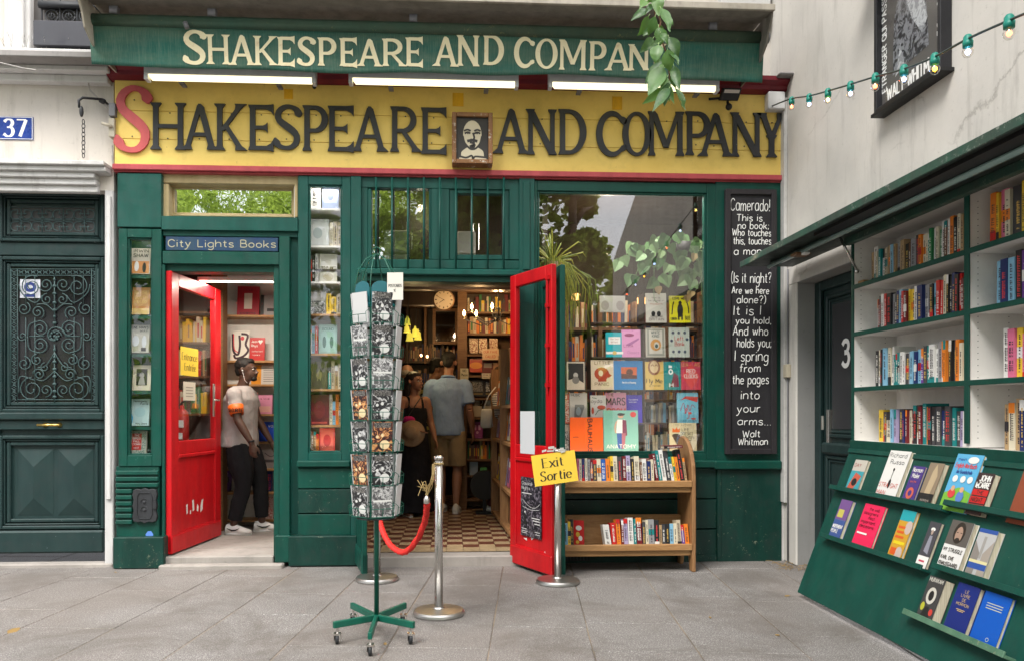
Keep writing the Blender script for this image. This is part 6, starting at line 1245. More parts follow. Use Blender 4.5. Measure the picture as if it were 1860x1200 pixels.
WBK = [
 (1174, 532, 1211, 586, (.55, .53, .47), 'pale grey folk-tale book ending in the word BRITAIN, top display shelf', [('t', 'How to', .3, .82, .06, .4, .13, 0), ('t', 'be alone in', .12, .72, .06, .76, .13, 0), ('t', 'modern', .2, .60, .08, .6, .14, 2), ('d', .35, .30, .1, .09, 1), ('d', .62, .30, .1, .09, 1), ('r', .2, .2, .8, .22, 1), ('t', 'BRITAIN', .14, .07, .09, .72, .13, 0)], [(.15, .12, .12), BK, (.4, .2, .12)]),
 (1217, 537, 1255, 586, (.72, .66, .02), 'bright yellow book with a black bear and curved black lettering', [('d', .5, .46, .14, .26, 0), ('d', .5, .74, .08, .07, 0), ('r', .38, .1, .46, .3, 0), ('r', .54, .1, .62, .3, 0), ('t', 'COME WEST', .14, .86, .09, .74, .16, 0), ('t', 'LONDON', .04, .10, .09, .28, .16, 0), ('t', 'SEE', .72, .12, .12, .24, .16, 0), ('l', [(.1, .3), (.14, .6), (.2, .78)], .05, 0), ('l', [(.9, .34), (.88, .6), (.8, .8)], .05, 0)], [BK]),
 (1174, 595, 1209, 648, (.47, .45, .38), 'beige patterned book White King with a round gold emblem', [('r', .06, .04, .94, .96, 2), ('r', .16, .12, .84, .92, 3), ('t', 'WHITE', .28, .80, .09, .44, .15, 1), ('t', 'KING', .32, .68, .09, .36, .15, 1), ('d', .5, .42, .28, .20, 0), ('d', .54, .40, .14, .12, 3), ('d', .54, .38, .08, .07, 1)], [(.50, .24, .05), (.03, .08, .08), (.25, .26, .22), (.52, .50, .44)]),
 (1216, 594, 1253, 648, (.45, .50, .44), 'grey-green book Left Bank with a ring of small drawn faces', [('d', .2+.3*(k % 3)*.95, .82 if k < 3 else .18, .07, .05, 1) for k in range(6)]+[('d', .12, .55, .07, .05, 1), ('d', .88, .6, .07, .05, 1), ('t', 'Left', .28, .56, .14, .42, .11, 0), ('t', 'Bank', .28, .38, .14, .46, .11, 0)], [(.45, .03, .03), (.06, .08, .12)]),
 (1101, 603, 1132, 648, (.01, .34, .40), 'turquoise book with a white label shape', [('r', .15, .52, .85, .82, 0), ('t', 'the lost', .25, .70, .08, .5, .12, 1), ('t', 'letters', .3, .58, .08, .4, .12, 1), ('r', 0, .12, 1, .22, 0), ('d', .5, .17, .12, .08, 2)], [WH, (.45, .2, .2), (.6, .4, .1)]),
 (1130, 598, 1164, 648, (.62, .26, .48), 'pink and lilac book showing lips', [('d', .4, .80, .26, .06, 0), ('p', [(.2, .45), (.9, .7), (.92, .64), (.4, .4)], 1), ('t', 'LIVIA', .1, .36, .1, .5, .12, 0), ('t', 'Classics', .3, .12, .1, .6, .1, 1)], [(.25, .02, .12), (.35, .1, .3)]),
 (1028, 655, 1064, 708, (.03, .03, .03), 'framed black and white picture of a seated child', [('r', .05, .02, .95, .98, 0), ('r', .12, .08, .9, .93, 1), ('p', [(.12, .08), (.9, .08), (.9, .25), (.5, .42), (.12, .35)], 0), ('d', .5, .52, .12, .09, 2), ('d', .5, .35, .18, .13, 3)], [(.6, .52, .4), BK, (.5, .47, .42), (.2, .19, .17)]),
 (1074, 653, 1116, 707, (.60, .50, .36), 'cream book Little Panic with a red-brown head silhouette', [('t', 'LITTLE', .16, .86, .1, .68, .14, 1), ('d', .46, .54, .32, .22, 0), ('p', [(.7, .6), (.9, .48), (.74, .4)], 0), ('r', .3, .28, .66, .4, 0), ('d', .42, .56, .1, .1, 2), ('t', 'PANIC', .16, .14, .1, .6, .14, 1)], [(.36, .05, .02), (.12, .05, .03), (.6, .5, .36)]),
 (1115, 654, 1168, 707, (.01, .17, .42), 'wide deep blue book with a framed red desert picture', [('r', .26, .38, .80, .78, 0), ('p', [(.26, .38), (.8, .38), (.8, .5), (.26, .56)], 1), ('d', .55, .6, .12, .12, 1), ('t', 'The Art of Reading', .28, .22, .06, .48, .13, 2)], [(.52, .10, .02), (.08, .02, .01), WH]),
 (1173, 656, 1206, 707, (.60, .42, .12), 'mustard yellow book Fly Me with an egg-shaped head', [('d', .48, .80, .34, .28, 0), ('d', .48, .82, .24, .22, 1), ('l', [(.3, .84), (.4, .9), (.46, .84)], .04, 0), ('l', [(.52, .84), (.6, .9), (.68, .84)], .04, 0), ('t', 'Fly Me', .05, .24, .15, .86, .16, 2, .3), ('t', 'a novel', .2, .12, .06, .6, .14, 2)], [(.25, .10, .05), (.60, .46, .26), BK]),
 (1206, 656, 1237, 707, (.01, .22, .22), 'dark teal book with white block lettering and a figure', [('r', .3, .78, .5, .88, 0), ('d', .42, .64, .14, .10, 0), ('d', .42, .64, .06, .05, 1), ('p', [(.4, .1), (.9, .1), (.85, .5), (.6, .62)], 2), ('t', 'H', .34, .10, .14, .2, .2, 0), ('l', [(.2, .9), (.8, .8), (.9, .5)], .03, 3)], [WH, (.01, .22, .22), (.16, .03, .05), (.02, .4, .36)]),
 (1238, 656, 1273, 707, (.50, .05, .09), 'crimson book Red Clocks with a diamond shape', [('p', [(.5, 0), (.95, .48), (.5, .96), (.05, .48)], 0), ('t', 'RED', .28, .60, .13, .44, .15, 1), ('t', 'CLOCKS', .16, .42, .13, .68, .15, 1), ('t', 'LEN', .04, .84, .12, .3, .1, 2), ('t', 'AS', .7, .84, .12, .26, .1, 2)], [(.62, .06, .06), WH, (.6, .4, .1)]),
 (1013, 715, 1034, 768, (.42, .10, .07), 'red and white illustrated magazine cut off by the door', [('r', 0, .05, 1, .8, 0), ('t', 'food', .1, .86, .1, .7, .14, 1)], [photo('food_print', (.35, .04, .02), (.6, .5, .42), 40), WH]),
 (1035, 713, 1067, 768, (.46, .44, .40), 'pale grey music book with a dark instrument shape', [('t', 'MUSIC', .1, .90, .07, .5, .14, 0), ('p', [(.25, .2), (.6, .16), (.85, .55), (.8, .62), (.3, .62)], 1), ('d', .5, .4, .14, .14, 2)], [BK, (.16, .17, .16), (.3, .36, .38)]),
 (1073, 717, 1101, 757, (.62, .60, .56), 'white book with painted peppers and dark handwriting', [('t', 'ayda', .04, .66, .16, .7, .12, 0), ('d', .7, .45, .28, .1, 1), ('d', .14, .3, .08, .16, 1), ('l', [(.3, .1), (.5, .3), (.8, .36)], .04, 2), ('l', [(.1, .9), (.4, .86)], .04, 2)], [BK, (.52, .08, .04), (.06, .16, .08)]),
 (1100, 712, 1138, 757, (.55, .24, .34), 'pink Mars Room paperback with large dark letters', [('t', 'THE', .1, .86, .1, .3, .13, 1), ('t', 'MARS', .06, .50, .28, .88, .13, 1), ('t', 'ROOM', .1, .06, .3, .84, .15, 0)], [(.62, .05, .04), BK]),
 (1137, 716, 1167, 770, (.05, .03, .40), 'deep violet-blue book with tiny white title', [('t', 'Complete', .2, .82, .045, .55, .13, 0), ('t', 'stories', .2, .74, .045, .45, .13, 0)], [WH]),
 (1231, 712, 1269, 767, (.16, .44, .56), 'sky blue book with red roof and looping red lettering', [('p', [(.15, .74), (.4, .88), (1, .86), (.96, .68), (.4, .80)], 0), ('l', [(.15, .4), (.3, .66), (.4, .3), (.5, .6), (.6, .4), (.7, .6), (.85, .5)], .03, 1), ('l', [(.35, .3), (.45, .5), (.55, .2), (.45, .14)], .03, 0), ('d', .6, .32, .08, .04, 0), ('d', .76, .14, .12, .03, 0), ('t', 'EVER AFTER', .1, .04, .05, .8, .15, 2)], [(.52, .06, .05), (.30, .04, .08), (.03, .10, .16)]),
 (1036, 757, 1096, 822, (.72, .10, .01), 'large orange book with BAUHAUS in black vertical letters', [('tv', 'BAUHAUS')], [BK]),
 (1097, 744, 1160, 821, (.18, .42, .36), 'mint green book ANATOMY with a standing youth', [('d', .50, .86, .08, .05, 1), ('r', .46, .895, .62, .925, 3), ('d', .50, .90, .10, .035, 3), ('p', [(.36, .46), (.64, .46), (.62, .78), (.40, .78)], 0), ('p', [(.54, .40), (.68, .40), (.66, .76), (.55, .78)], 4), ('p', [(.40, .10), (.52, .08), (.54, .46), (.38, .46)], 2), ('p', [(.52, .08), (.60, .10), (.64, .46), (.52, .46)], 5), ('l', [(.38, .74), (.33, .6), (.35, .46)], .04, 1), ('d', .86, .90, .09, .065, 6), ('t', 'ANATOMY', .08, .10, .09, .84, .15, 0)], [WH, (.55, .32, .22), (.02, .08, .30), (.03, .03, .03), (.16, .02, .06), (.35, .10, .14), (.55, .04, .04)]),
 (1217, 767, 1266, 820, (.50, .44, .28), 'cream book with crowned dinosaur and hand-painted capitals', [('p', [(.1, .68), (.12, .84), (.2, .76), (.26, .86), (.32, .76), (.38, .84), (.38, .68)], 1), ('d', .24, .56, .16, .07, 0), ('p', [(.12, .5), (.36, .56), (.5, .3), (.9, .04), (.6, .06), (.4, .04), (.3, .2)], 0), ('t', 'LIFE', .46, .72, .1, .26, .13, 0), ('t', "DOESN'T", .42, .58, .1, .44, .12, 0), ('t', 'FRIGHTEN', .4, .45, .09, .5, .12, 0), ('t', 'ME', .58, .28, .12, .22, .14, 0), ('t', 'THE AUTHOR', .2, .91, .04, .6, .12, 0)], [(.06, .04, .03), (.60, .12, .02)]),
 (1013, 769, 1034, 822, (.50, .46, .40), 'pale portrait book partly behind the red door', [('r', 0, .1, 1, .75, 0)], [PHOTO_SOFT]),
 (1010, 668, 1024, 706, (.50, .16, .10), 'small coral card at the edge of the red door', [('r', 0, .3, 1, .6, 0)], [(.6, .3, .2)]),
 (1090, 537, 1136, 567, (.42, .41, .38), 'small pale horizontal card with two drawings on the upper glass shelf', [('d', .2, .4, .16, .3, 0), ('d', .8, .4, .16, .3, 0)], [(.28, .25, .24)])]
for i, (x0, y0, x1, y1, c, lab, items, inks) in enumerate(WBK):
    big = y1 > 808; y = WY-.12 if big and x0 > 1013 else (WY-.035 if not (y1 in (757, 770)) else WY-.02)
    if x0 in (1090,): y = WY+.5
    aa, bb, cc, dd = RECT(x0, y0, x1, y1, y); w, h = bb-aa, dd-cc
    if items[0][0] == 'tv':
        def art(f, mb, w, h):
            f2 = Fr(f.P(w*.54, h*.96, 0), -f.v, f.u); f2.text(mb, 'BAUHAUS', 0, 0, w*.13, .2, 0, width=h*.95)
            f.rect(mb, w*.08, h*.44, w*.26, h*.455, 0)
    else: art = lay(items)
    cover_book(Vector((aa, y, cc)), XV, Vector((0, .08, 1)), w, h, .022, c, art, lab, 'books in the large display window', inks=inks)
# rows of spines on the display shelves and behind
stuff_row('row_of_books', 'narrow book spines standing behind the facing covers in the display window', 'books', [(Vector((XX(1172, WY+.1), WY+.10, wz[2]+.001)), XV, ZV, YV, .42, (.17, .22), (.012, .03), .08), (Vector((XX(1076, WY+.1), WY+.10, wz[2]+.001)), XV, ZV, YV, .42, (.21, .235), (.012, .03), .08),
    (Vector((XX(1172, WY+.1), WY+.13, wz[4]+.001)), XV, ZV, YV, .3, (.15, .2), (.02, .03), .06), (Vector((XX(1172, WY+.1), WY+.13, wz[3]+.001)), XV, ZV, YV, .3, (.15, .2), (.02, .03), .06)], 61, ['charcoal', 'white', 'cream', 'grey', 'pale blue', 'beige'])
bc = thing('rear_bookcase', 'warm brown bookcase with dim books deep behind the display window', 'bookcase', (1.6, 8.2, .3))
for z in (1.0, 1.4, 1.78, 2.14): MB().box(XC1+.06, XR1-.02, 7.95, 8.28, z-.03, z).build('shelf', MIDW, bc)
for x in (1.15, 1.5, 1.85, 2.2): MB().box(x, x+.04, 7.93, 8.28, .3, 2.4).build('upright', MIDW, bc)
stuff_row('row_of_books', 'dim rows of books deep behind the display window', 'books', [(Vector((XC1+.08, 8.0, z)), XV, ZV, YV, 1.8, (.2, .3), (.02, .045), .15) for z in (1.0, 1.4, 1.78, 2.14)], 29, ['brown', 'maroon', 'orange', 'tan', 'charcoal', 'navy', 'cream'])
plamp((1.5, 7.5, 2.8), 8, (1, .75, .5), .02)
ld = bpy.data.lights.new('display_light', 'AREA'); ld.shape = 'RECTANGLE'; ld.size = 1.3; ld.size_y = .14; ld.energy = 12; ld.color = (1, .93, .84); lo = bpy.data.objects.new('display_light', ld); COL.objects.link(lo); lo.location = (1.5, D+.10, 3.12); lo.rotation_euler = (R(12), 0, 0)
ld = bpy.data.lights.new('display_light', 'AREA'); ld.shape = 'RECTANGLE'; ld.size = 1.2; ld.size_y = .05; ld.energy = 1.6; ld.color = (1, .86, .66); lo = bpy.data.objects.new('display_light', ld); COL.objects.link(lo); lo.location = (1.4, D+.075, .90); lo.rotation_euler = (R(180-28), 0, 0)
tr_ = thing('display_lamp', 'slim white strip lamp along the head of the display window', 'lamp', (1.5, D+.12, 3.14)); MB().box(.8, 2.2, D+.07, D+.17, 3.13, 3.16).build('housing', WHITE, tr_)
for i, px in enumerate((1018, 1045, 1166, 1240)):                       # amber wall lamps
    c0 = PY(px, 552 if i != 1 else 545, 7.9); q = MB(); q.lathe(c0, [(.045, 0), (.05, .06)], 12); o = tag(q.build('amber_lamp', emit('amber_glow', (1, .5, .15), 1.5)), 'small amber lamp glowing deep in the window, '+WORDN[i]+' from the left', 'lamp', 'amber lamps in the window'); 
# hanging plants in the window
hp = thing('hanging_plant', 'spider plant trailing long yellow-green leaves at the left of the window', 'plant', PY(1005, 465, D+.3)); hr_ = random.Random(8); mb = MB(); c0 = PY(1003, 478, D+.28)
YG = leafmat('yellow_green_leaf', (.03, .09, .012), (.26, .26, .03), .3)
def blade(mb, pts, w):
    pts = [Vector(p_) for p_ in pts]; n = len(pts)
    t0 = (pts[-1]-pts[0]); s = t0.cross(Vector((0, 1, 0))); s = s.normalized() if s.length > 1e-4 else Vector((1, 0, 0))
    i = len(mb.v)
    for k, p_ in enumerate(pts):
        ww = w*math.sin(PI*(.12+.88*k/(n-1)))**.6*.5; mb.v += [tuple(p_-s*ww), tuple(p_+Vector((0, -ww*.4, 0))), tuple(p_+s*ww)]
    for k in range(n-1):
        for q in (0, 1): mb.f.append((i+3*k+q, i+3*k+q+1, i+3*k+q+4, i+3*k+q+3)); mb.m.append(0)
for k in range(34):
    an = hr_.uniform(-1.4, 1.3); L = hr_.uniform(.15, .32); d_ = Vector((math.sin(an), hr_.uniform(-.3, .3), math.cos(an)*1.0)).normalized()
    blade(mb, [c0, c0+d_*L*.5, c0+d_*L+Vector((0, 0, -.02)), c0+d_*L*1.15+Vector((0, 0, -.08*abs(an)))], .014)
for k in range(150):
    x = hr_.gauss(.01, .085); L = hr_.uniform(.3, .88); x2 = x*1.5+hr_.uniform(-.03, .05); yo_ = hr_.uniform(-.1, .1)
    p1 = c0+Vector((x*.4, yo_*.5, .02)); blade(mb, [p1, c0+Vector((x, yo_, .05-abs(x)*.5)), c0+Vector((x2, yo_, -.3*L)), c0+Vector((x2+hr_.uniform(-.03, .03), yo_, -.65*L)), c0+Vector((x2+hr_.uniform(-.05, .05), yo_, -L))], hr_.uniform(.006, .011))
mb.build('leaves', YG, hp); mb = MB(); mb.lathe(c0+Vector((0, 0, -.12)), [(.05, 0), (.085, .12), (.08, .12)], 14); mb.build('pot', MIDW, hp, True)
def heart(mb, c, s, ang, tilt, rr):
    u = Vector((math.cos(ang), rr.uniform(-.4, .4), math.sin(ang))).normalized(); v = Vector((-math.sin(ang), rr.uniform(-.5, .1), math.cos(ang))).normalized()
    pts = [(0, -.05), (.28, .1), (.5, -.05), (.48, -.35), (.25, -.7), (0, -1)]; L = [c+u*(-x*s)+v*(y*s)+Vector((0, -abs(x)*s*.3, 0)) for x, y in pts]; Rr = [c+u*(x*s)+v*(y*s)+Vector((0, -abs(x)*s*.3, 0)) for x, y in pts]
    i = len(mb.v); mid = [c+v*(y*s) for x, y in pts]
    mb.v += [tuple(p_) for p_ in L+mid+Rr]
    for k in range(5): mb.f.append((i+k, i+6+k, i+7+k, i+1+k)); mb.m.append(0); mb.f.append((i+6+k, i+12+k, i+13+k, i+7+k)); mb.m.append(0)
pv = thing('pothos_plant', 'broad-leaved pothos trailing across the top right of the display window', 'plant', PY(1230, 450, D+.3)); mb = MB(); st = MB(); rr = random.Random(21)
HL = [(1165, 455), (1190, 445), (1210, 440), (1228, 430), (1245, 450), (1150, 455), (1180, 462), (1205, 465), (1235, 465), (1255, 455), (1270, 448), (1275, 470), (1250, 478), (1228, 480), (1198, 478), (1215, 492), (1205, 510), (1170, 470), (1168, 485), (1128, 482), (1148, 455), (1150, 510), (1188, 515), (1258, 500), (1270, 490), (1262, 518), (1248, 510), (1240, 437), (1222, 455), (1265, 462), (1238, 490), (1182, 452), (1278, 485), (1135, 478)]
for px, py in HL:
    for r_ in range(2): heart(mb, PY(px+rr.uniform(-6, 6), py-8+rr.uniform(-5, 5), D+.25+rr.uniform(-.06, .08)), rr.uniform(.075, .115), rr.uniform(-.9, .9), 0, rr)
for pts in ([(1240, 440), (1200, 450), (1160, 455), (1130, 475)], [(1240, 440), (1260, 455), (1275, 500), (1262, 530)], [(1165, 470), (1155, 500), (1148, 520)], [(1188, 480), (1188, 540), (1195, 550)], [(1270, 440), (1275, 540)]): st.tube([PY(x, y, D+.26) for x, y in smooth(pts, 4)], .003, 5)
PL = leafmat('pothos_leaf', (.06, .15, .045), (.18, .28, .12)); mb.build('leaves', PL, pv); st.build('stems', PL, pv)
mb = MB(); 
for px, py in ((1262, 470), (1256, 538), (1248, 545), (1275, 545), (1195, 530)): heart(mb, PY(px, py-8, D+.24), .07, rr.uniform(-.5, .5), 0, rr)
mb.build('dry_leaves', leafmat('withered_leaf', (.35, .24, .12), (.6, .45, .2)), pv)
mb = MB(); c1 = PY(1240, 452, D+.32); mb.lathe(c1, [(.06, -.06), (.09, .05), (.085, .05)], 14); mb.build('pot', BLACK, pv, True)
# ================================================================ CHALKBOARD
a, b, c, d = RECT(1318, 344, 1411, 824, D-.06); cbd = thing('chalkboard', 'tall narrow blackboard with a handwritten white poem in a dark frame', 'chalkboard', ((a+b)/2, D-.03, c))
MB().box(a+.02, b-.02, D-.045, D-.022, c+.02, d-.02).build('board', BLACKBOARD, cbd); mb = MB(); frame_mb(mb, a, b, c, d, .045, D-.065, D-.022); mb.build('board_frame', paint('frame_dark', (.030, .026, .030), (.02, .018, .02), rough=.5, chip=(.12, .1, .1)), cbd, bevel=.004)
POEM = [('Camerado!', 1327, 1398, 362, 383, 0), ('This is', 1338, 1384, 390, 402, 0), ('no book;', 1340, 1396, 404, 416, 0), ('Who touches', 1330, 1400, 417, 429, 0), ('this, touches', 1332, 1400, 431, 444, 0), ('a man:', 1333, 1386, 450, 463, 0),
        ('(Is it night?', 1328, 1400, 496, 514, 0), ('Are we here', 1329, 1396, 522, 534, 0), ('alone?)', 1338, 1390, 538, 551, 0), ('It is I', 1332, 1381, 556, 572, 0), ('you hold,', 1336, 1400, 576, 588, 0), ('And who', 1331, 1394, 594, 609, 0), ('holds you;', 1338, 1400, 614, 630, 0),
        ('I spring', 1334, 1394, 637, 655, 0), ('from', 1343, 1380, 661, 675, 0), ('the pages', 1330, 1395, 680, 696, 0), ('into', 1345, 1378, 709, 724, 0), ('your', 1338, 1379, 734, 748, 0), ('arms...', 1339, 1399, 758, 771, 0), ('Walt', 1348, 1379, 781, 793, 0), ('Whitman', 1340, 1393, 795, 807, 0)]
mb = MB(); rp = random.Random(12); f = Fr((0, D-.0455, 0), (1, 0, 0), (0, 0, 1), .0004)
for t, x0, x1, y0, y1, _ in POEM:
    X0_, X1_, Z0_, Z1_ = RECT(x0, y0, x1, y1, D-.045); f.text(mb, t, X0_, Z0_, (Z1_-Z0_)*1.02, .0062/(Z1_-Z0_), 0, width=X1_-X0_, jit=.34, rnd=rp, slant=.05)
mb.build('chalk_writing', CHALK, cbd)

# ================================================================ OUTDOOR BOOK CART
ct = thing('book_cart', 'two-tier wooden outdoor bookcase with rounded side under the window', 'bookcase', PG(1140, 1030))
KY = 5.98; kx0, kx1 = XX(1018, KY), XX(1257, KY)
mb = MB()
def side(x, t=.032):
    pr = [(6.34, 0), (6.34, .14), (6.22, .16), (6.36, .95), (6.36, 1.02)] ; ys = [(6.38, 0.0), (6.38, 1.0)]
    outl = [(5.98, 0), (6.05, .0), (6.10, .17), (6.26, .17), (6.31, .0), (6.38, .0), (6.38, .99), (6.35, 1.04), (6.28, 1.065), (6.18, 1.05), (6.09, 1.0), (6.03, .93), (5.99, .84), (5.975, .72), (5.975, .3)]
    return MB().prism([(x, y, z) for y, z in outl], (t, 0, 0))
PX_ = Vector((1, 0, 0))
side(kx1).build('side_panel', PINEZ, ct, bevel=.006); side(kx0-.032).build('side_panel', PINEZ, ct, bevel=.006)
tiers = []
for py, nm in ((877, 'upper'), (992, 'lower')):
    z = ZZ(1130, py, KY+.02); tiers.append(z)
    MB().obox((kx0+.0005, KY+.005, z), PX_*(kx1-kx0-.001), Vector((0, .26, -.045)), Vector((0, .004, .022))).build('shelf', PINE, ct, bevel=.003)
    MB().box(kx0+.0005, kx1-.0005, KY-.008, KY+.012, z-.030, z+.018).build('shelf_lip', PINE, ct, bevel=.004)
    MB().box(kx0+.0005, kx1-.0005, KY+.02, KY+.045, z-.075, z-.031).build('shelf_rail', PINE, ct, bevel=.004)
MB().obox((kx0+.0005, KY+.27, tiers[1]-.02), PX_*(kx1-kx0-.001), Vector((0, .02, 0)), Vector((0, .03, .235))).build('back_board', PINE, ct, bevel=.003)
MB().obox((kx0+.0005, KY+.27, tiers[0]-.02), PX_*(kx1-kx0-.001), Vector((0, .02, 0)), Vector((0, .03, .20))).build('back_board', paint('faded_rose_board', (.22, .09, .08), (.16, .07, .06)), ct, bevel=.003)
UPV = Vector((0, .14, 1)).normalized(); OUT = Vector((0, -1, .14)).normalized()
def px_books(lst, Y, z0, up, out, dep, where, group, seed, hdef=.18):
    """books given by photo x range, top pixel and colour"""
    rb = random.Random(seed); random.seed(seed)
    for n, (x0, x1, yt, c, ln_) in enumerate(lst):
        a = XX(x0, Y); b = XX(x1, Y); h = max(.1, ZZ((x0+x1)/2, yt, Y+.02)-z0); mb = MB(); tilt = (up+XV*ln_).normalized()
        spine_mesh(mb, Vector((a, Y, z0)), XV, tilt, out, (b-a)*.96, h, dep*rb.uniform(.88, 1), rb)
        tag(mb.build('book', book_mats(c)), '%s%s book, %s from the left %s' % (size_word(b-a, h), c, WORDN[n], where), 'book', group)
U = []; x = 1049.0; rb = random.Random(71)
cseq = ['pink', 'cream', 'navy', 'cream', 'grey', 'maroon', 'charcoal', 'cream', 'blue', 'orange', 'yellow', 'cream', 'charcoal', 'maroon', 'lilac', 'black', 'cream', 'brown', 'white', 'navy', 'cream']
wid = [4, 5, 6, 5, 6, 5, 8, 9, 9, 9, 6, 9, 9, 8, 9, 7, 11, 5, 9, 8, 6]; top = [832, 832, 832, 831, 833, 834, 834, 832, 833, 832, 827, 827, 828, 827, 826, 832, 827, 838, 832, 836, 833]
for c, w, t in zip(cseq, wid, top): w *= .86; U.append((x, x+w, t, c, 0 if w < 7.5 else -.02)); x += w+.4
for c, w, t, l in [('maroon', 7, 822, -.12), ('teal', 7, 816, -.12), ('white', 9, 815, -.12), ('charcoal', 9, 817, -.10), ('white', 6, 828, -.12), ('yellow', 5, 828, -.10), ('orange', 7, 828, -.10), ('black', 9, 814, -.12), ('tan', 5, 830, -.1)]: w *= .84; U.append((x+3, x+3+w, t, c, l)); x += w+.4
px_books(U, KY+.045, tiers[0]+.006, UPV, OUT, .11, 'on the upper cart shelf', 'books on the upper cart shelf', 71)
o_ = Vector((XX(1206, KY+.05), KY+.045, ZZ(1225, 814, KY+.05))); mb = MB(); spine_mesh(mb, o_, Vector((0, 0, 1)), Vector((1, 0, .04)), Vector((0, -1, 0)), .022, XX(1240, KY)-XX(1206, KY), .12, rb); tag(mb.build('book', book_mats('maroon')), 'plum book lying flat across the tops of the upright books on the cart', 'book', 'books on the upper cart shelf')
Lw = [(1019, 1024, 951, 'green', 0), (1024, 1032, 949, 'pale blue', 0), (1032, 1037, 946, 'yellow', .0), (1037, 1042, 942, 'black', 0)]
px_books(Lw, KY+.045, tiers[1]+.006, UPV, OUT, .11, 'before the gap on the cart', 'books at the left of the lower cart shelf', 73)
Lw = []; x = 1100.0
for c, w, t, l in [('white', 12, 951, -.12), ('red', 10, 948, -.06), ('orange', 8, 942, -.05), ('maroon', 5, 944, 0), ('lilac', 8, 941, -.03), ('white', 10, 939, -.02), ('teal', 5, 941, 0), ('maroon', 11, 939, -.03), ('charcoal', 6, 947, 0), ('cream', 5, 943, 0), ('grey', 11, 942, 0), ('black', 9, 943, 0), ('tan', 5, 952, 0), ('charcoal', 6, 951, 0), ('black', 8, 950, 0), ('pale blue', 7, 950, 0), ('cream', 7, 949, 0), ('beige', 8, 943, -.04), ('purple', 6, 952, -.06), ('orange', 8, 950, -.06)]: w *= .95; Lw.append((x, x+w, t, c, l)); x += w+.3
px_books(Lw, KY+.045, tiers[1]+.006, UPV, OUT, .11, 'in the long lower cart row', 'books in the long row of the lower cart shelf', 74)
z0 = tiers[1]+.006; a = XX(1043, KY+.05); b = XX(1061, KY+.02)
cover_book(Vector((a, KY+.055, z0)), Vector((1, -.45, 0)), UPV, (b-a)*1.1, .20, .012, (.5, .02, .02), lay([('r', .05, .05, .95, .95, 0), ('d', .5, .7, .3, .1, 1), ('d', .4, .45, .2, .1, 2), ('d', .65, .3, .2, .1, 1), ('d', .35, .15, .18, .07, 2)]), 'bright red illustrated book turned outward on the lower cart shelf', None, inks=[(.5, .02, .02), WH, (.6, .4, .05)])

# ================================================================ STALL ON THE SIDE WALL
stl = thing('book_stall', 'green and white wall bookcase with raised lid and sloping display board', 'stall', (2.72, 4.2, 0))
XB = 2.72; XK = 3.02; YN = 2.6
MB().box(XK, XK+.03, YN, Yk, 1.03, 2.47).build('back_panel', WHITE, stl)
MB().box(XB+.004, XK, Yk-.022, Yk, 1.03, 2.47).build('side_panel', WHITE, stl); MB().box(XB-.006, XB+.0035, Yk-.024, Yk+.004, 1.06, 2.46).build('edge_strip', GREENB, stl, bevel=.002)
MB().box(XB, XK, YN, Yk-.0225, 2.44, 2.47).build('top_panel', WHITE, stl)
Yd = PX(1757, 600, XB).y
MB().box(XB-.006, XB+.0035, Yd-.02, Yd+.02, 1.09, 2.44).build('divider_edge', GREENB, stl, bevel=.002); MB().box(XB+.004, XK, Yd-.012, Yd+.012, 1.07, 2.44).build('divider', WHITE, stl)
shz = []
for py in (520, 605, 704): shz.append(CAMZ+(750-py)/F*(5.27))
for k, z in enumerate(shz):
    for (y0, y1) in ((Yd+.0125, Yk-.0225), (YN, Yd-.0125)):
        zz_ = z+(.0 if y1 > Yd else .17 if k == 0 else .14 if k == 1 else .06)*0
        MB().box(XB+.004, XK, y0, y1, zz_-.022, zz_).build('shelf', WHITE, stl); MB().box(XB-.007, XB+.0035, y0, y1, zz_-.026, zz_+.003).build('shelf_edge', GREENB, stl, bevel=.002)
zb0 = 1.065
MB().box(XB+.0, XK, YN, Yk-.0225, zb0-.03, zb0).build('shelf', WHITE, stl); MB().box(XB-.012, XB-.0005, YN, Yk+.01, zb0-.055, zb0+.004).build('bottom_rail', GREENB, stl, bevel=.003)
# row of shelf pin holes
mb = MB()
for yy, xr_ in ((Yk-.0226, 0), (Yd-.0121, 0)):
    for xx in (XB+.05, XB+.22):
        for k in range(40):
            z = 1.12+k*.032
            if z < 2.4: mb.tube([(xx, yy+.0005, z), (xx, yy-.0006, z)], .0028, 5)
o = mb.build('pin_holes', BLACK, stl); o['kind'] = 'stuff'
# books: far bay from the far end to the divider, then the near bay
def wall_row(z, pxs, where, group, seed, hr, cols, thr=(.017, .036), y_end=None):
    y0 = PX(pxs, 600, XB+.07).y; y1 = y_end if y_end is not None else Yd+.03
    rb = random.Random(seed); random.seed(seed); y = y0; n = 0; base = rb.uniform(*hr)
    while True:
        th = rb.uniform(*thr) if rb.random() < .9 else thr[1]*1.4
        if y-th < y1: break
        if rb.random() < .3: base = rb.uniform(*hr)
        h = base+rb.uniform(-.008, .008); c = rb.choice(cols); mb = MB(); l = rb.gauss(0, .012)
        spine_mesh(mb, Vector((XB+.075+rb.uniform(-.01, .012), y, z+.001)), Vector((0, -1, 0)), Vector((0, l, 1)), Vector((-1, 0, 0)), th, h, .14, rb)
        tag(mb.build('book', book_mats(c)), '%s%s book, %s from left, %s' % (size_word(th, h), c, WORDN[min(n, 37)], where), 'book', group); y -= th+.001; n += 1
C1 = ['cream', 'white', 'tan', 'charcoal', 'pale blue', 'grey', 'white', 'brown', 'lilac', 'black', 'green', 'beige', 'orange', 'teal']
C2 = ['navy', 'cream', 'white', 'black', 'red', 'grey', 'charcoal', 'pale blue', 'black', 'maroon', 'tan', 'yellow']
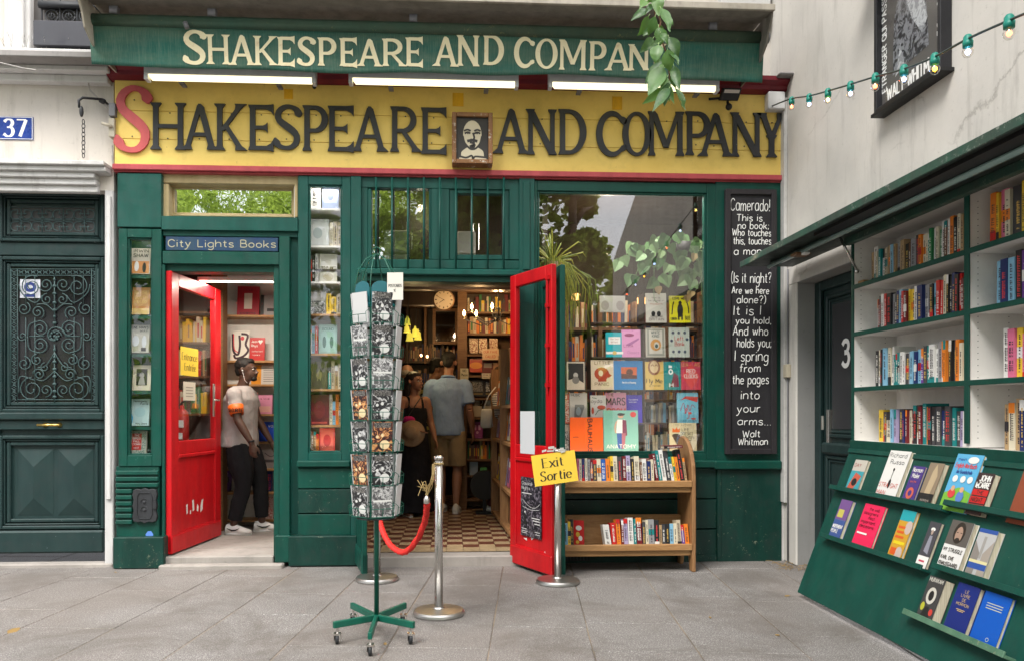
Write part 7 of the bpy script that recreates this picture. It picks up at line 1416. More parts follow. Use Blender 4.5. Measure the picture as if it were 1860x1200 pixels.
C3 = ['orange', 'black', 'navy', 'white', 'cream', 'red', 'black', 'purple', 'teal', 'grey', 'white', 'charcoal', 'cream', 'pale blue', 'white']
C4 = ['red', 'black', 'maroon', 'pale blue', 'cream', 'charcoal', 'beige', 'black', 'white', 'charcoal', 'yellow', 'lilac', 'orange', 'navy', 'teal', 'brown', 'white']
wall_row(shz[0], 1580, 'top shelf of the far bay', 'books on the top shelf of the stall', 81, (.17, .235), C1)
wall_row(shz[1], 1590, 'second shelf of the far bay', 'books on the second shelf of the stall', 82, (.19, .25), C2)
wall_row(shz[2], 1590, 'third shelf of the far bay', 'books on the third shelf of the stall', 86, (.19, .26), C3)
wall_row(zb0, 1593, 'bottom shelf of the far bay', 'books on the bottom shelf of the stall', 84, (.20, .24), C4)
for k, (z, px, cc, s) in enumerate(((shz[0], 1798, ['brown', 'pink', 'yellow', 'charcoal', 'cream', 'orange'], 91), (shz[1], 1806, ['pale blue', 'black', 'purple', 'white', 'navy'], 92), (shz[2], 1819, ['pink', 'charcoal', 'white', 'yellow'], 93), (zb0, 1822, ['cream', 'navy', 'black', 'tan'], 94))):
    wall_row(z, px, '%s shelf of the near bay' % ('top', 'second', 'third', 'bottom')[k], 'books in the near bay of the stall', s, (.20, .27), cc, (.02, .05), 2.9)
wb = thing('door_wedge', 'small pale wooden block at the end of the top stall shelf', 'block', PX(1568, 500, XB+.06)); a = PX(1562, 503, XB+.06); MB().box(XB+.03, XB+.12, a.y-.10, a.y, shz[0]+.001, shz[0]+.03).build('block', PINE, wb, bevel=.004)
# lid, its lamp and stay
lid = thing('raised_lid', 'raised dark green wooden lid over the stall with a worn front edge', 'lid', (2.6, 4.3, 2.45))
Xt = 2.33; lz = 2.445
LIDM = paint('lid_underside', (.030, .040, .034), (.02, .03, .026), rough=.45, dirt=.5); LIDE = paint('lid_edge', (.03, .09, .065), (.05, .07, .06), chip=(.22, .25, .22), chip_amt=.56, dirt=.8)
lidm = MB().box(Xt+.012, XW-.03, 2.0, 6.17, lz, lz+.03).build('lid_board', LIDM, lid)
MB().box(Xt, Xt+.0115, 2.0, 6.172, lz-.012, lz+.035).build('lid_edge', LIDE, lid, bevel=.003)
MB().box(XB-.05, XB-.006, YN, Yk+.02, lz-.05, lz-.0005).build('lid_batten', LIDE, lid, bevel=.003)
MB().box(Xt+.06, Xt+.17, 2.0, 5.0, lz-.022, lz-.0005).build('lid_channel', BLACK, lid)
fx = thing('stall_lamp', 'long glass lamp tube clipped beneath the raised stall lid', 'lamp', (2.52, 4.2, 2.38)); mb = MB(); mb.tube([(2.50, 6.0, lz-.035), (2.50, 2.2, lz-.035)], .017, 10); mb.build('tube', plain((.22, .32, .30), .12), fx, True)
MB().box(2.51, 2.56, 2.2, 6.0, lz-.03, lz-.001).build('housing', LIDE, fx, bevel=.003)
for y in (5.45, 3.1): MB().box(2.45, 2.56, y-.05, y+.05, lz-.060, lz-.040).build('clip', MIDW, fx, bevel=.004); MB().box(2.49, 2.53, y-.10, y-.045, lz-.066, lz-.05).build('clip', WHITE, fx, bevel=.003)
mb = MB(); mb.tube([PX(1525, 430, 2.62), PX(1556, 492, XB+.02)], .009, 8); mb.ell(PX(1556, 493, XB+.02), (.018, .018, .018), 6); tag(mb.build('gas_strut', STEEL, None, True), 'steel gas strut propping the stall lid', 'strut')
# sloping display board
T0 = Vector((XB-.012, 0, zb0-.053)); Bm = PX(1456, 1082, 2.335); Tb = Vector((2.335, 0, .035)); sv = (Tb-T0); SLL = sv.length; su = sv.normalized(); sn = Vector((su.z, 0, -su.x)).normalized(); sn = sn if sn.x < 0 else -sn
db = thing('display_board', 'dark green sloping board with narrow ledges of front-facing books', 'display board', (2.5, 4.2, .5))
SCUFF = paint('board_green', (.004, .062, .045), (.003, .048, .036), chip=(.14, .18, .12), chip_amt=.70, dirt=.4, rough=.5)
MB().obox(Vector((T0.x, YN, T0.z)), Vector((0, Yk-YN, 0)), sv, -sn*.022).build('board', SCUFF, db, bevel=.003)
MB().obox(Vector((T0.x, YN, T0.z))+su*.002+sn*.0005, Vector((0, Yk-YN-.0, 0)), su*.03, sn*.010).build('top_batten', SCUFF, db, bevel=.002)
def on_board(px, py, off=0):
    o = T0+sn*off; r = ray(px, py); C0 = Vector((0, 0, CAMZ)); k = (o-C0).dot(sn)/r.dot(sn); p_ = C0+r*k; return p_.y, (p_-Vector((o.x, p_.y, o.z))).dot(su), p_
ledges = []
def ledge(pxa, pya, pxb, pyb, mat=SCUFF, w=.05):
    ya, ta, _ = on_board(pxa, pya, .03); yb, tb, _ = on_board(pxb, pyb, .03); t = ta
    MB().obox(Vector((T0.x, yb, T0.z))+su*t+sn*.0005, Vector((0, ya-yb, 0)), su*.014, sn*w).build('ledge', mat, db, bevel=.002)
    MB().obox(Vector((T0.x, yb, T0.z))+su*(t-.016)+sn*w, Vector((0, ya-yb, 0)), su*.030, sn*.010).build('ledge_lip', mat, db, bevel=.002)
    return t
L1 = ledge(1513, 885, 1722, 915); L1b = ledge(1722, 914, 1990, 950); L2 = ledge(1496, 972, 1690, 1012); L2b = ledge(1700, 1028, 1990, 1130)
L3 = ledge(1650, 1112, 1840, 1182, paint('pale_worn_green', (.10, .20, .13), (.06, .14, .09), chip=(.3, .3, .2), chip_amt=.6), .055)
DBK = [(1, 1534, 1556, 833, .030, (.50, .46, .40), 'small paperback with red and turquoise cover at the left of the top ledge', [('r', 0, 0, 1, .65, 0), ('t', 'DAY', .1, .78, .1, .5, .16, 2), ('p', [(.1, .1), (.6, .1), (.9, .5), (.4, .6)], 1), ('d', .5, .3, .2, .12, 3)], [(.05, .30, .35), (.5, .1, .06), (.3, .05, .05), BK]),
 (1, 1588, 1624, 816, .042, (.70, .69, .66), 'tall white paperback reading Richard Russo Straight Man', [('t', 'Richard', .06, .86, .085, .82, .12, 0), ('t', 'Russo', .2, .72, .085, .66, .12, 0), ('l', [(.5, .62), (.5, .3)], .02, 0), ('d', .5, .60, .04, .035, 0), ('d', .5, .30, .06, .1, 0), ('t', 'STRA GHT', .04, .22, .09, .9, .12, 1), ('t', 'MAN', .04, .06, .09, .42, .12, 1)], [BK, (.55, .06, .04)]),
 (1, 1636, 1657, 844, .022, (.07, .04, .20), 'purple paperback by Norman Mailer with a red emblem', [('t', 'Norman', .1, .84, .12, .8, .14, 0), ('t', 'Mailer', .2, .68, .12, .6, .14, 0), ('t', 'and the', .2, .55, .06, .5, .15, 1), ('d', .5, .26, .3, .16, 1), ('d', .5, .26, .15, .08, 2)], [WH, (.55, .12, .08), (.07, .04, .2)]),
 (1, 1663, 1688, 838, .045, (.25, .19, .13), 'brown photographic paperback with black lower band', [('r', 0, .0, 1, .28, 0), ('p', [(.3, .28), (.7, .28), (.8, .7), (.55, .98), (.4, .8)], 1), ('t', 'essays', .2, .1, .06, .6, .14, 2)], [BK, (.45, .35, .22), (.4, .35, .3)]),
 (1, 1704, 1750, 822, .028, (.10, .38, .62), 'large light blue children\'s book with green meadow and characters', [('p', [(0, 0), (1, 0), (1, .34), (.5, .42), (0, .30)], 0), ('t', 'mein', .1, .88, .06, .3, .16, 1), ('t', 'English-Wortbuch', .08, .76, .08, .8, .15, 2), ('t', 'die Grundschule', .2, .66, .06, .6, .16, 1), ('d', .7, .9, .2, .06, 3), ('d', .25, .56, .1, .06, 3), ('d', .55, .56, .1, .06, 3), ('d', .82, .56, .1, .06, 3), ('d', .3, .3, .14, .08, 2), ('d', .3, .39, .07, .05, 4), ('d', .65, .26, .14, .1, 5), ('d', .65, .38, .08, .05, 4), ('d', .45, .14, .1, .04, 6)], [(.18, .42, .05), (.03, .06, .25), (.6, .06, .06), WH, (.6, .35, .2), (.1, .2, .5), (.6, .45, .05)]),
 (1, 1752, 1780, 856, .055, (.05, .03, .03), 'black and red thriller paperback by John le Carre', [('t', 'JOHN', .2, .80, .14, .66, .2, 0), ('t', 'leCARRE', .08, .64, .13, .86, .2, 0), ('r', .0, .46, 1, .60, 1), ('r', 0, .28, 1, .43, 1), ('r', 0, .1, 1, .25, 1), ('t', 'THE', .3, .49, .08, .4, .18, 2), ('t', 'NIGHT', .12, .31, .09, .7, .18, 2), ('t', 'READER', .08, .13, .09, .8, .18, 2)], [WH, (.5, .02, .02), BK]),
 (1, 1826, 1880, 824, .03, (.24, .06, .03), 'reddish brown hardback cut off by the right edge', [('l', [(.5, .2), (.6, .8)], .03, 0)], [(.5, .2, .06)]),
 (2, 1504, 1523, 903, .040, (.10, .14, .30), 'blue paperback with a twilight house picture, left of the second ledge', [('r', 0, .5, 1, 1, 0), ('r', .1, .55, .6, .75, 1), ('r', 0, .0, 1, .48, 2), ('t', 'INDEPENDENT', .06, .28, .08, .88, .18, 3), ('t', 'PEOPLE', .06, .16, .08, .6, .18, 3)], [(.16, .08, .24), (.5, .45, .1), (.05, .09, .26), WH]),
 (2, 1545, 1580, 911, .026, (.72, .02, .09), 'bright pink-red paperback with black title lines', [('t', 'the web', .3, .86, .07, .5, .15, 0), ('t', 'designers', .1, .76, .07, .7, .15, 0), ('t', 'most', .4, .66, .07, .3, .15, 0), ('t', 'important', .1, .56, .07, .7, .15, 0), ('t', 'decisions', .1, .46, .07, .7, .15, 0), ('r', .1, .3, .6, .34, 1)], [(.10, .01, .02), WH]),
 (2, 1610, 1634, 921, .032, (.55, .30, .03), 'orange and turquoise paperback with a yellow band', [('r', 0, .78, 1, 1, 0), ('d', .8, .66, .24, .14, 1), ('r', .1, .3, .9, .36, 4), ('r', .1, .42, .7, .47, 2), ('r', .1, .52, .6, .57, 2), ('r', .1, .62, .6, .67, 2), ('d', .7, .12, .25, .14, 1), ('r', .1, .08, .5, .22, 2)], [(.02, .32, .36), (.5, .4, .36), (.6, .1, .02), BK, (.7, .55, .02)]),
 (2, 1661, 1680, 942, .030, (.06, .06, .07), 'dark paperback with a white hatted figure above a white band', [('r', 0, 0, 1, .25, 0), ('d', .5, .84, .2, .04, 0), ('d', .5, .78, .1, .06, 1), ('p', [(.3, .35), (.75, .3), (.65, .7), (.4, .7)], 2), ('r', .2, .12, .7, .16, 3)], [WH, (.4, .3, .25), (.25, .25, .3), (.5, .05, .1)]),
 (3, 1700, 1738, 940, .045, (.66, .65, .63), 'white paperback My Struggle with a bearded face above the title', [('r', 0, .5, 1, 1, 0), ('d', .5, .76, .26, .22, 1), ('d', .5, .72, .16, .17, 2), ('d', .5, .60, .12, .06, 1), ('r', .38, .755, .46, .77, 1), ('r', .55, .755, .63, .77, 1), ('t', 'MY STRUGGLE', .06, .36, .07, .86, .18, 1), ('t', 'KARL OVE', .06, .2, .07, .6, .18, 1), ('t', 'KNAUSGAARD', .06, .08, .07, .86, .18, 1)], [(.10, .09, .08), (.03, .025, .02), (.35, .23, .17)]),
 (3, 1750, 1782, 955, .055, (.42, .42, .42), 'guide book with a pale city street photo and blue bands', [('r', 0, .92, 1, 1, 0), ('r', .4, .4, .55, .85, 1), ('p', [(0, .0), (.4, .0), (.42, .5), (0, .75)], 2), ('p', [(1, 0), (.6, 0), (.58, .5), (1, .8)], 3), ('r', 0, .18, 1, .30, 0), ('r', 0, .30, 1, .36, 4)], [(.03, .08, .30), (.30, .29, .27), (.22, .2, .18), (.32, .28, .24), (.6, .55, .3)]),
 (4, 1663, 1690, 1040, .085, (.05, .05, .05), 'thick black paperback with MURAKAMI lettering and pale oval', [('t', 'MURAKAM', .06, .88, .09, .86, .16, 0), ('d', .5, .56, .3, .2, 0), ('d', .5, .56, .16, .12, 1), ('d', .2, .28, .12, .1, 2), ('p', [(.2, .02), (.8, .02), (.6, .3), (.4, .3)], 1), ('d', .8, .2, .12, .08, 3)], [(.5, .48, .42), BK, (.4, .4, .04), (.5, .05, .04)]),
 (4, 1712, 1750, 1052, .040, (.012, .025, .16), 'navy blue hardback with small gold capitals LE LIVRE DE MORMON', [('t', 'LE', .42, .82, .06, .16, .13, 0), ('t', 'LIVRE', .30, .73, .06, .4, .13, 0), ('t', 'DE', .42, .64, .06, .16, .13, 0), ('t', 'MORMON', .22, .55, .06, .56, .13, 0), ('r', .3, .46, .7, .475, 0), ('r', .36, .43, .64, .445, 0)], [(.5, .36, .16)]),
 (4, 1759, 1806, 1068, .030, (.006, .085, .42), 'bright blue testament with small pale title lines, lowest ledge', [('r', .2, .78, .8, .795, 0), ('r', .2, .73, .8, .745, 0), ('r', .2, .68, .8, .695, 0), ('d', .64, .12, .06, .04, 0), ('d', .64, .12, .045, .03, 1)], [(.5, .5, .35), (.006, .085, .42)])]
LT = {1: L1, 2: L2, 3: L2b, 4: L3}
for k, xa_, xb_, yt, th, c, lab, items, inks in DBK:
    t = LT[k]; base = Vector((T0.x, 0, T0.z))+su*(t-.001)+sn*(th*.62+.002)
    def yfor(px):                                    # where the ledge line crosses this pixel column
        r = ray(px, 0); return base.x/r.x*r.y
    ya, yb = yfor(xa_), yfor(xb_)
    hgt = t-on_board(xa_+(xb_-xa_)*.3+8, yt, th*.62)[1]; hgt = max(.12, min(.32, hgt))
    o = Vector((base.x, ya, base.z)); cover_book(o, Vector((0, -1, 0)), -su, ya-yb, hgt, th*.62, c, lay(items), lab, 'books on the sloping display board', inks=inks)

# ================================================================ POSTER ON THE SIDE WALL
po = thing('framed_poster', 'dark framed poster of a bearded old man with Walt Whitman lettering', 'poster', (XW, 4.9, 3.3)); PXW = XW-.07
pa, pb = PX(1587, 205, PXW), PX(1708, 130, PXW); ya, yb = pa.y, pb.y; zb_2 = pa.z+.0; zt_2 = 4.25; zb_2 = (pa.z+pb.z)/2
mb = MB(); W_ = ya-yb; Hh = zt_2-zb_2
for (y0, y1, z0, z1) in ((ya-.03, ya, zb_2, zt_2), (yb, yb+.03, zb_2, zt_2), (yb+.03, ya-.03, zb_2, zb_2+.03), (yb+.03, ya-.03, zt_2-.03, zt_2)): mb.box(PXW, XW-.001, y0, y1, z0, z1)
mb.build('poster_frame', paint('poster_frame_paint', (.022, .022, .026), (.015, .015, .018)), po, bevel=.003); MB().box(PXW-.02, XW-.001, yb-.02, ya+.0, zb_2-.02, zb_2-.0005).build('frame_ledge', BLACK, po)
MB().obox((XW-.001, yb-.1, zt_2+.02), Vector((-.28, 0, -.06)), Vector((0, W_+.2, 0)), Vector((0, 0, .015))).build('rain_hood', paint('hood_brown', (.10, .06, .05), (.07, .045, .04), dirt=.6), po)
MB().box(XW-.03, XW-.0015, yb+.03, ya-.03, zb_2+.03, zt_2-.03).build('poster_sheet', plain((.10, .095, .09), .5), po)
f = Fr((XW-.0302, ya, zb_2), (0, -1, 0), (0, 0, 1)); mb = MB(); W2, H2 = W_, Hh
f.poly(mb, [(W2*.22, H2*.18), (W2*.76, H2*.20), (W2*.72, H2*.45), (W2*.60, H2*.62), (W2*.66, H2*.74), (W2*.52, H2*.84), (W2*.38, H2*.80), (W2*.33, H2*.66), (W2*.24, H2*.5)], 1)
f.poly(mb, [(W2*.40, H2*.60), (W2*.64, H2*.58), (W2*.74, H2*.36), (W2*.66, H2*.30), (W2*.52, H2*.42)], 2); f.disc(mb, W2*.50, H2*.70, W2*.12, H2*.08, 4, 18); f.poly(mb, [(W2*.34, H2*.72), (W2*.66, H2*.75), (W2*.60, H2*.84), (W2*.42, H2*.83)], 3)
f.poly(mb, [(W2*.26, H2*.16), (W2*.40, H2*.2), (W2*.34, H2*.34)], 2); f.disc(mb, W2*.45, H2*.72, .010, .006, 3); f.disc(mb, W2*.55, H2*.73, .010, .006, 3)
f.text(mb, 'WALT WHITMAN', W2*.13, H2*.055, H2*.075, .17, 0, width=W2*.76, slant=.0); f2 = Fr(f.P(W2*.12, H2*.12, .0006), f.v, -f.u); f2.text(mb, 'ÉTRANGER QUI PASSE TU NE', 0, 0, W2*.075, .18, 0, width=H2*.78)
f3 = Fr(f.P(W2*.88, H2*.95, .0006), -f.v, f.u); f3.text(mb, 'INSTANT JE TE REGARDE', 0, 0, W2*.08, .18, 0, width=H2*.74); f.text(mb, 'SAIS PAS AVEC', W2*.14, H2*.87, H2*.06, .17, 0, width=W2*.62)
mb.build('poster_print', [CHALK, photo('old_photo_print', (.03, .03, .035), (.22, .23, .25), 14), photo('old_beard_print', (.25, .26, .28), (.48, .5, .52), 18), plain((.03, .03, .03), .5), plain((.2, .2, .21), .5)], po)
MB().box(XW-.040, XW-.038, yb+.031, ya-.031, zb_2+.031, zt_2-.031).build('poster_glass', glass('poster_glass', .0, .35, .0), po)

# ================================================================ BULB STRING
BL = [(1437, 186, 'r'), (1469, 181, 'w'), (1503, 172, 'y'), (1544, 160, 'w'), (1589, 146, 'r'), (1641, 132, 'b'), (1697, 112, 'o'), (1757, 80, 'w'), (1832, 45, 'r')]
SOCK = plain((.006, .20, .15), .45); BC = {'r': (1, .12, .04), 'w': (.5, .6, 1), 'y': (1, .65, .15), 'b': (.35, .5, 1), 'o': (1, .45, .03)}; NMS = {'r': 'red', 'w': 'cool white', 'y': 'yellow', 'b': 'blue-white', 'o': 'amber'}
CG = glass('bulb_glass', .08, 1.6, 0, (.95, .93, .9)); pts = []
strg = thing('light_string', 'dark cable of coloured party bulbs running from the fascia along the wall', 'light string', PD(1412, 190, 6.3))
def sd_(px): t = (px-1412)/(1836-1412); return 6.3*(1-t)+3.1*t if t < 1 else 3.1
cab = [(1400, 194), (1437, 180), (1469, 175), (1503, 166), (1544, 154), (1589, 140), (1641, 126), (1697, 104), (1760, 70), (1836, 36), (1880, 18)]
mb = MB(); mb.tube([PD(x, y, 1/(1/6.3+(1/3.1-1/6.3)*(x-1412)/424)) for x, y in smooth(cab, 4)], .0055, 6); mb.build('cable', plain((.03, .05, .045), .5), strg, True)
for k, (px, py, c) in enumerate(BL):
    dd_ = 1/(1/6.3+(1/3.1-1/6.3)*(px-1412)/424); c0 = PD(px+1, py-6*6.3/dd_*.9, dd_)
    s = MB(); s.lathe(c0+Vector((0, 0, -.040)), [(.021, 0), (.022, .025), (.019, .027), (.019, .045), (.012, .055)], 12); so = s.build('socket', SOCK, strg, True)
    s = MB(); s.ell(c0+Vector((0, 0, -.062)), (.023, .023, .026), 10); bo = s.build('bulb', CG, strg, True); bo['label'] = NMS[c]+' party bulb, '+WORDN[k]+' from the fascia'
    s = MB(); s.ell(c0+Vector((0, 0, -.060)), (.011, .011, .011), 8); s.build('filament', emit('bulb_'+c, BC[c], 6), bo, True)

# ================================================================ STANCHIONS, ROPE, EXIT SIGN
def stanchion(px, py, lab, h=.965):
    c = PG(px, py); t = thing('rope_post', lab, 'post', c, 'chrome rope posts')
    MB().lathe(c, [(.158, .002), (.162, .010), (.160, .022), (.150, .032), (.04, .042), (.034, .05)], 48).build('base', STEELB, t, True); t.children[0].modifiers.new('e', 'EDGE_SPLIT').split_angle = R(35)
    MB().lathe(c, [(.026, .04), (.026, h)], 24).build('tube', STEEL, t, True); MB().lathe(c, [(.030, h), (.032, h+.006), (.032, h+.014), (.022, h+.022), (.012, h+.026), (.0, h+.027)], 24).build('cap', STEEL, t, True); return c, t
pa_, ta_ = stanchion(797, 1115, 'chrome rope post standing furthest forward, with twine at its top'); pb_, tb_ = stanchion(685, 1053, 'chrome rope post standing behind the postcard spinner'); pc_, tc_ = stanchion(1013, 1058, 'chrome rope post carrying the yellow Exit Sortie card')
P0 = PD(775, 905, 4.85); P1 = PD(690, 948, 5.66)
rp_ = thing('velvet_rope', 'twisted bright red barrier rope sagging between two chrome posts', 'rope', (P0+P1)/2)
cpt = [PD(x, y, 4.85+(5.66-4.85)*t) for (x, y), t in zip([(776, 912), (772, 945), (757, 980), (735, 1002), (712, 992), (697, 968), (690, 946)], [0, .15, .35, .55, .72, .88, 1])]
path = [Vector(q) for q in smooth([tuple(q) for q in cpt], 12)]
for s in range(3):
    pts = []; L = 0
    for i, q in enumerate(path):
        if i: L += (q-path[i-1]).length
        t_ = (path[min(i+1, len(path)-1)]-path[max(i-1, 0)]).normalized(); n1 = t_.cross(Vector((0, 1, 0))).normalized(); n2 = t_.cross(n1); an = L*95+s*2*PI/3
        pts.append(q+(n1*math.cos(an)+n2*math.sin(an))*.0105)
    # resample densely so the twist reads
    MB().tube(pts, .0125, 8).build('strand', ROPE, rp_, True)
mb = MB(); mb.lathe(P0+Vector((0, 0, -.03)), [(.020, 0), (.021, .03), (.012, .045), (.006, .055)], 12); mb.lathe(P1+Vector((0, 0, -.02)), [(.02, 0), (.021, .03), (.006, .05)], 12); mb.build('end_cap', STEEL, rp_, True)
TW = plain((.52, .38, .17), .9); tw = MB(); tr2 = random.Random(6); top = pa_+Vector((-.03, -.02, .93))
for k in range(5):
    j = lambda s: Vector((tr2.uniform(-s, s), tr2.uniform(-s, s), tr2.uniform(-s, s)))
    tw.tube([Vector(q) for q in smooth([tuple(q) for q in [top+j(.01), top+Vector((-.01, 0, -.10))+j(.02), P0+Vector((.02, 0, .09))+j(.02), P0+Vector((0, 0, .02))+j(.008)]], 4)], .0028, 5)
for k in range(9): tw.tube([P0+Vector((.0, 0, .07)), P0+Vector((tr2.uniform(-.06, .02), -.01, tr2.uniform(.05, .12))), P0+Vector((tr2.uniform(-.07, .03), -.01, tr2.uniform(.02, .12)))], .0022, 4)
tw.tube([pa_+Vector((.029*math.cos(q), .029*math.sin(q), .945-.004*q/6)) for q in [k*PI/8 for k in range(33)]], .003, 4)
tag(tw.build('twine', TW), 'frayed tan twine tying the red rope to the front post', 'twine')
es = thing('exit_card', 'yellow laminated card reading Exit Sortie taped to a chrome post', 'sign', pc_+Vector((0, -.03, .9)))
yy = pc_.y-.045; q = [PY(965, 827, yy), PY(1044, 816, yy), PY(1051, 874, yy), PY(972, 883, yy)]; ue = (q[1]-q[0]).normalized(); ve = (q[0]-q[3]).normalized(); ve = (ve-ue*ve.dot(ue)).normalized(); we = (q[1]-q[0]).length; he = (q[0]-q[3]).length
YC = plain((.80, .55, .06), .35, name='yellow_card'); MB().obox(q[3], ue*we, Vector((0, .004, 0)), ve*he).build('card', YC, es)
mb = MB(); f = Fr(q[3], ue, ve); f.text(mb, 'Exit', we*.24, he*.56, he*.30, .17, 0, width=we*.46, nib=.22, serif=.11); f.text(mb, 'Sortie', we*.15, he*.14, he*.30, .17, 0, width=we*.70, nib=.22, slant=.06, serif=.11); mb.build('lettering', BK_ := plain((.03, .025, .02), .5), es)
mb = MB(); rr = random.Random(3)
for k in range(7): mb.obox(q[0]*.45+q[1]*.55+Vector((rr.uniform(-.1, .06), -.004+rr.uniform(-.004, .0), rr.uniform(-.01, .03))), Vector((rr.uniform(.02, .07), 0, rr.uniform(-.01, .01))), Vector((0, .002, 0)), Vector((0, 0, rr.uniform(.01, .02))))
mb.build('tape', plain((.5, .49, .46), .25), es)
# papers on doors
def card_on(eo, eu, en, off, pxr, mat, name, lab, cat, arts, inks, flip=False):
    x0, y0, x1, y1 = pxr; A = on_leaf(eo, eu, en, x0, y1, off); B = on_leaf(eo, eu, en, x1, y1, off); Cc = on_leaf(eo, eu, en, x0, y0, off); u = (B-A); u.z = 0; w = u.length; u.normalize(); h = Cc.z-A.z
    t = thing(name, lab, cat, A); n = u.cross(ZV)
    MB().obox(A, u*w, -n*.0015, ZV*h).build('sheet', mat, t)
    if arts: mb = MB(); f = Fr(A, u, ZV); lay(arts)(f, mb, w, h); mb.build('print', [plain(c, .5) if not isinstance(c, bpy.types.Material) else c for c in inks], t)
    return t
n_e = 1 if ray(350, 600).dot(Vector((eu.y, -eu.x, 0))) < 0 else 0
offE = .052 if n_e else -.006
card_on(eo, eu, en, offE, (328, 628, 360, 680), YC, 'entrance_card', 'yellow card reading Entrance Entrée on the red door glass', 'sign', [('t', 'Entrance', .08, .54, .26, .84, .13, 0, .25), ('t', 'Entrée', .22, .18, .26, .62, .13, 0, .25)], [BK])
card_on(eo, eu, en, offE, (333, 692, 355, 726), plain((.55, .50, .40), .6), 'notice', 'small cream notice below the yellow entrance card', 'notice', [('r', .2, .2+k*.16, .8, .25+k*.16, 0) for k in range(4)], [(.25, .22, .18)])
n_x = 1 if ray(970, 600).dot(Vector((xu.y, -xu.x, 0))) < 0 else 0
offX = .047 if n_x else -.003
pw = PHOTO_DARK = photo('dark_poster_print', (.012, .012, .016), (.16, .14, .17), 22, (.04, .035, .045))
card_on(xo, xu, xn, offX, (946, 864, 983, 970), pw, 'event_poster', 'black event poster Classical Nights on the lower panel of the exit door', 'poster', [('t', 'Classical', .06, .87, .055, .5, .15, 0, .4), ('t', 'Nights', .06, .79, .055, .4, .15, 0, .4), ('r', .06, .72, .55, .735, 0), ('d', .22, .40, .04, .03, 0), ('p', [(.14, .2), (.3, .2), (.24, .4), (.19, .4)], 1), ('r', .55, .32, .95, .335, 0), ('r', .6, .28, .95, .295, 0), ('r', .68, .23, .95, .245, 0), ('r', .05, .12, .3, .13, 0), ('r', .05, .08, .35, .09, 0), ('r', .05, .05, .3, .06, 0), ('r', .7, .1, .95, .11, 0), ('r', .75, .06, .95, .07, 0), ('l', [(.1, .62), (.4, .52), (.7, .5), (.95, .58)], .01, 0), ('l', [(.1, .5), (.5, .46), (.9, .48)], .01, 0)], [(.6, .59, .58), (.02, .02, .02)])
card_on(xo, xu, xn, offX-.0 if n_x else offX, (945, 746, 971, 822), plain((.55, .56, .58), .5), 'paper_sheet', 'blank white paper sheet taped inside the lower pane of the exit door', 'paper', None, [])
# worn paint scratches on both red doors
def scratch(eo, eu, en, off, pts_list, parent):
    mb = MB()
    for pts in pts_list:
        P_ = [on_leaf(eo, eu, en, x, y, off) for x, y in pts]
        n = Vector((eu.y, -eu.x, 0)); i = len(mb.v)
        mb.face(P_)
    mb.build('paint_scrape', plain((.62, .58, .55), .8), parent)
scratch(eo, eu, en, offE-.012 if n_e else .004, [[(338, 916), (341, 914), (341, 930), (339, 934)], [(349, 908), (352, 906), (353, 925), (350, 928)], [(358, 914), (361, 918), (360, 928), (357, 926)], [(366, 908), (369, 904), (368, 924), (364, 930), (364, 918)], [(345, 926), (347, 925), (347, 932), (345, 933)]], ent)
scratch(xo, xu, xn, offX-.010 if n_x else .004, [[(942, 990), (950, 991), (962, 998), (975, 1006), (962, 1001), (948, 998), (942, 996)], [(951, 976), (957, 976), (957, 981)], [(964, 976), (970, 976), (966, 980)], [(988, 1003), (990, 1000), (991, 1006)]], ex_l)

# ================================================================ POSTCARD SPINNER
spc = PD(684, 1150, 4.32); spc.z = 0; sp = thing('postcard_spinner', 'tall green wire postcard rack with domed top on a castor base', 'postcard rack', spc)
SPG = paint('rack_green', (.006, .10, .065), (.004, .075, .05), rough=.35, bstr=.1)
def sp_h(py): return CAMZ+(750-py)/F*4.32
MB().tube([spc+ZV*.10, spc+ZV*1.93], .0135, 12).build('pole', SPG, sp, True)
mb = MB(); mb.lathe(spc+ZV*sp_h(941), [(.03, 0), (.11, .004), (.11, .01), (.03, .012)], 20); mb.build('turntable', IRON, sp, True)
RINGS = [sp_h(y) for y in (553, 580, 612, 640, 668, 700, 735, 765, 800, 822, 860, 880, 915, 936)]; rad = .122
def hexp(z, r=rad, o=0): return [spc+Vector((math.cos(k*PI/3+.35+o)*r, math.sin(k*PI/3+.35+o)*r, z)) for k in range(7)]
for k, z in enumerate(RINGS):
    if k % 2 == 0 or k == len(RINGS)-1: MB().tube(hexp(z), .0028, 5).build('wire_ring', SPG, sp)
for k in range(6):
    p_ = hexp(RINGS[0])[k]; q_ = hexp(RINGS[-1])[k]; MB().tube([p_, q_], .0034, 5).build('wire_upright', SPG, sp)
    mid = (hexp(0)[k]+hexp(0)[k+1])/2; MB().tube([Vector((mid.x, mid.y, RINGS[0])), Vector((mid.x, mid.y, RINGS[-1]))], .0025, 5).build('wire_upright', SPG, sp)
ztop = sp_h(463)
for k in range(6):
    b0 = hexp(RINGS[0])[k]-spc; b0.z = 0; MB().tube([spc+Vector((0, 0, z_))+b0*r_ for r_, z_ in ((1.0, RINGS[0]), (1.0, sp_h(520)), (.85, sp_h(495)), (.5, sp_h(472)), (.12, ztop))], .0032, 5).build('crown_wire', SPG, sp, True)
MB().tube([spc+Vector((math.cos(t)*.02, 0, ztop+.022+math.sin(t)*.02)) for t in [k*PI/8 for k in range(17)]], .003, 5).build('crown_loop', SPG, sp, True)
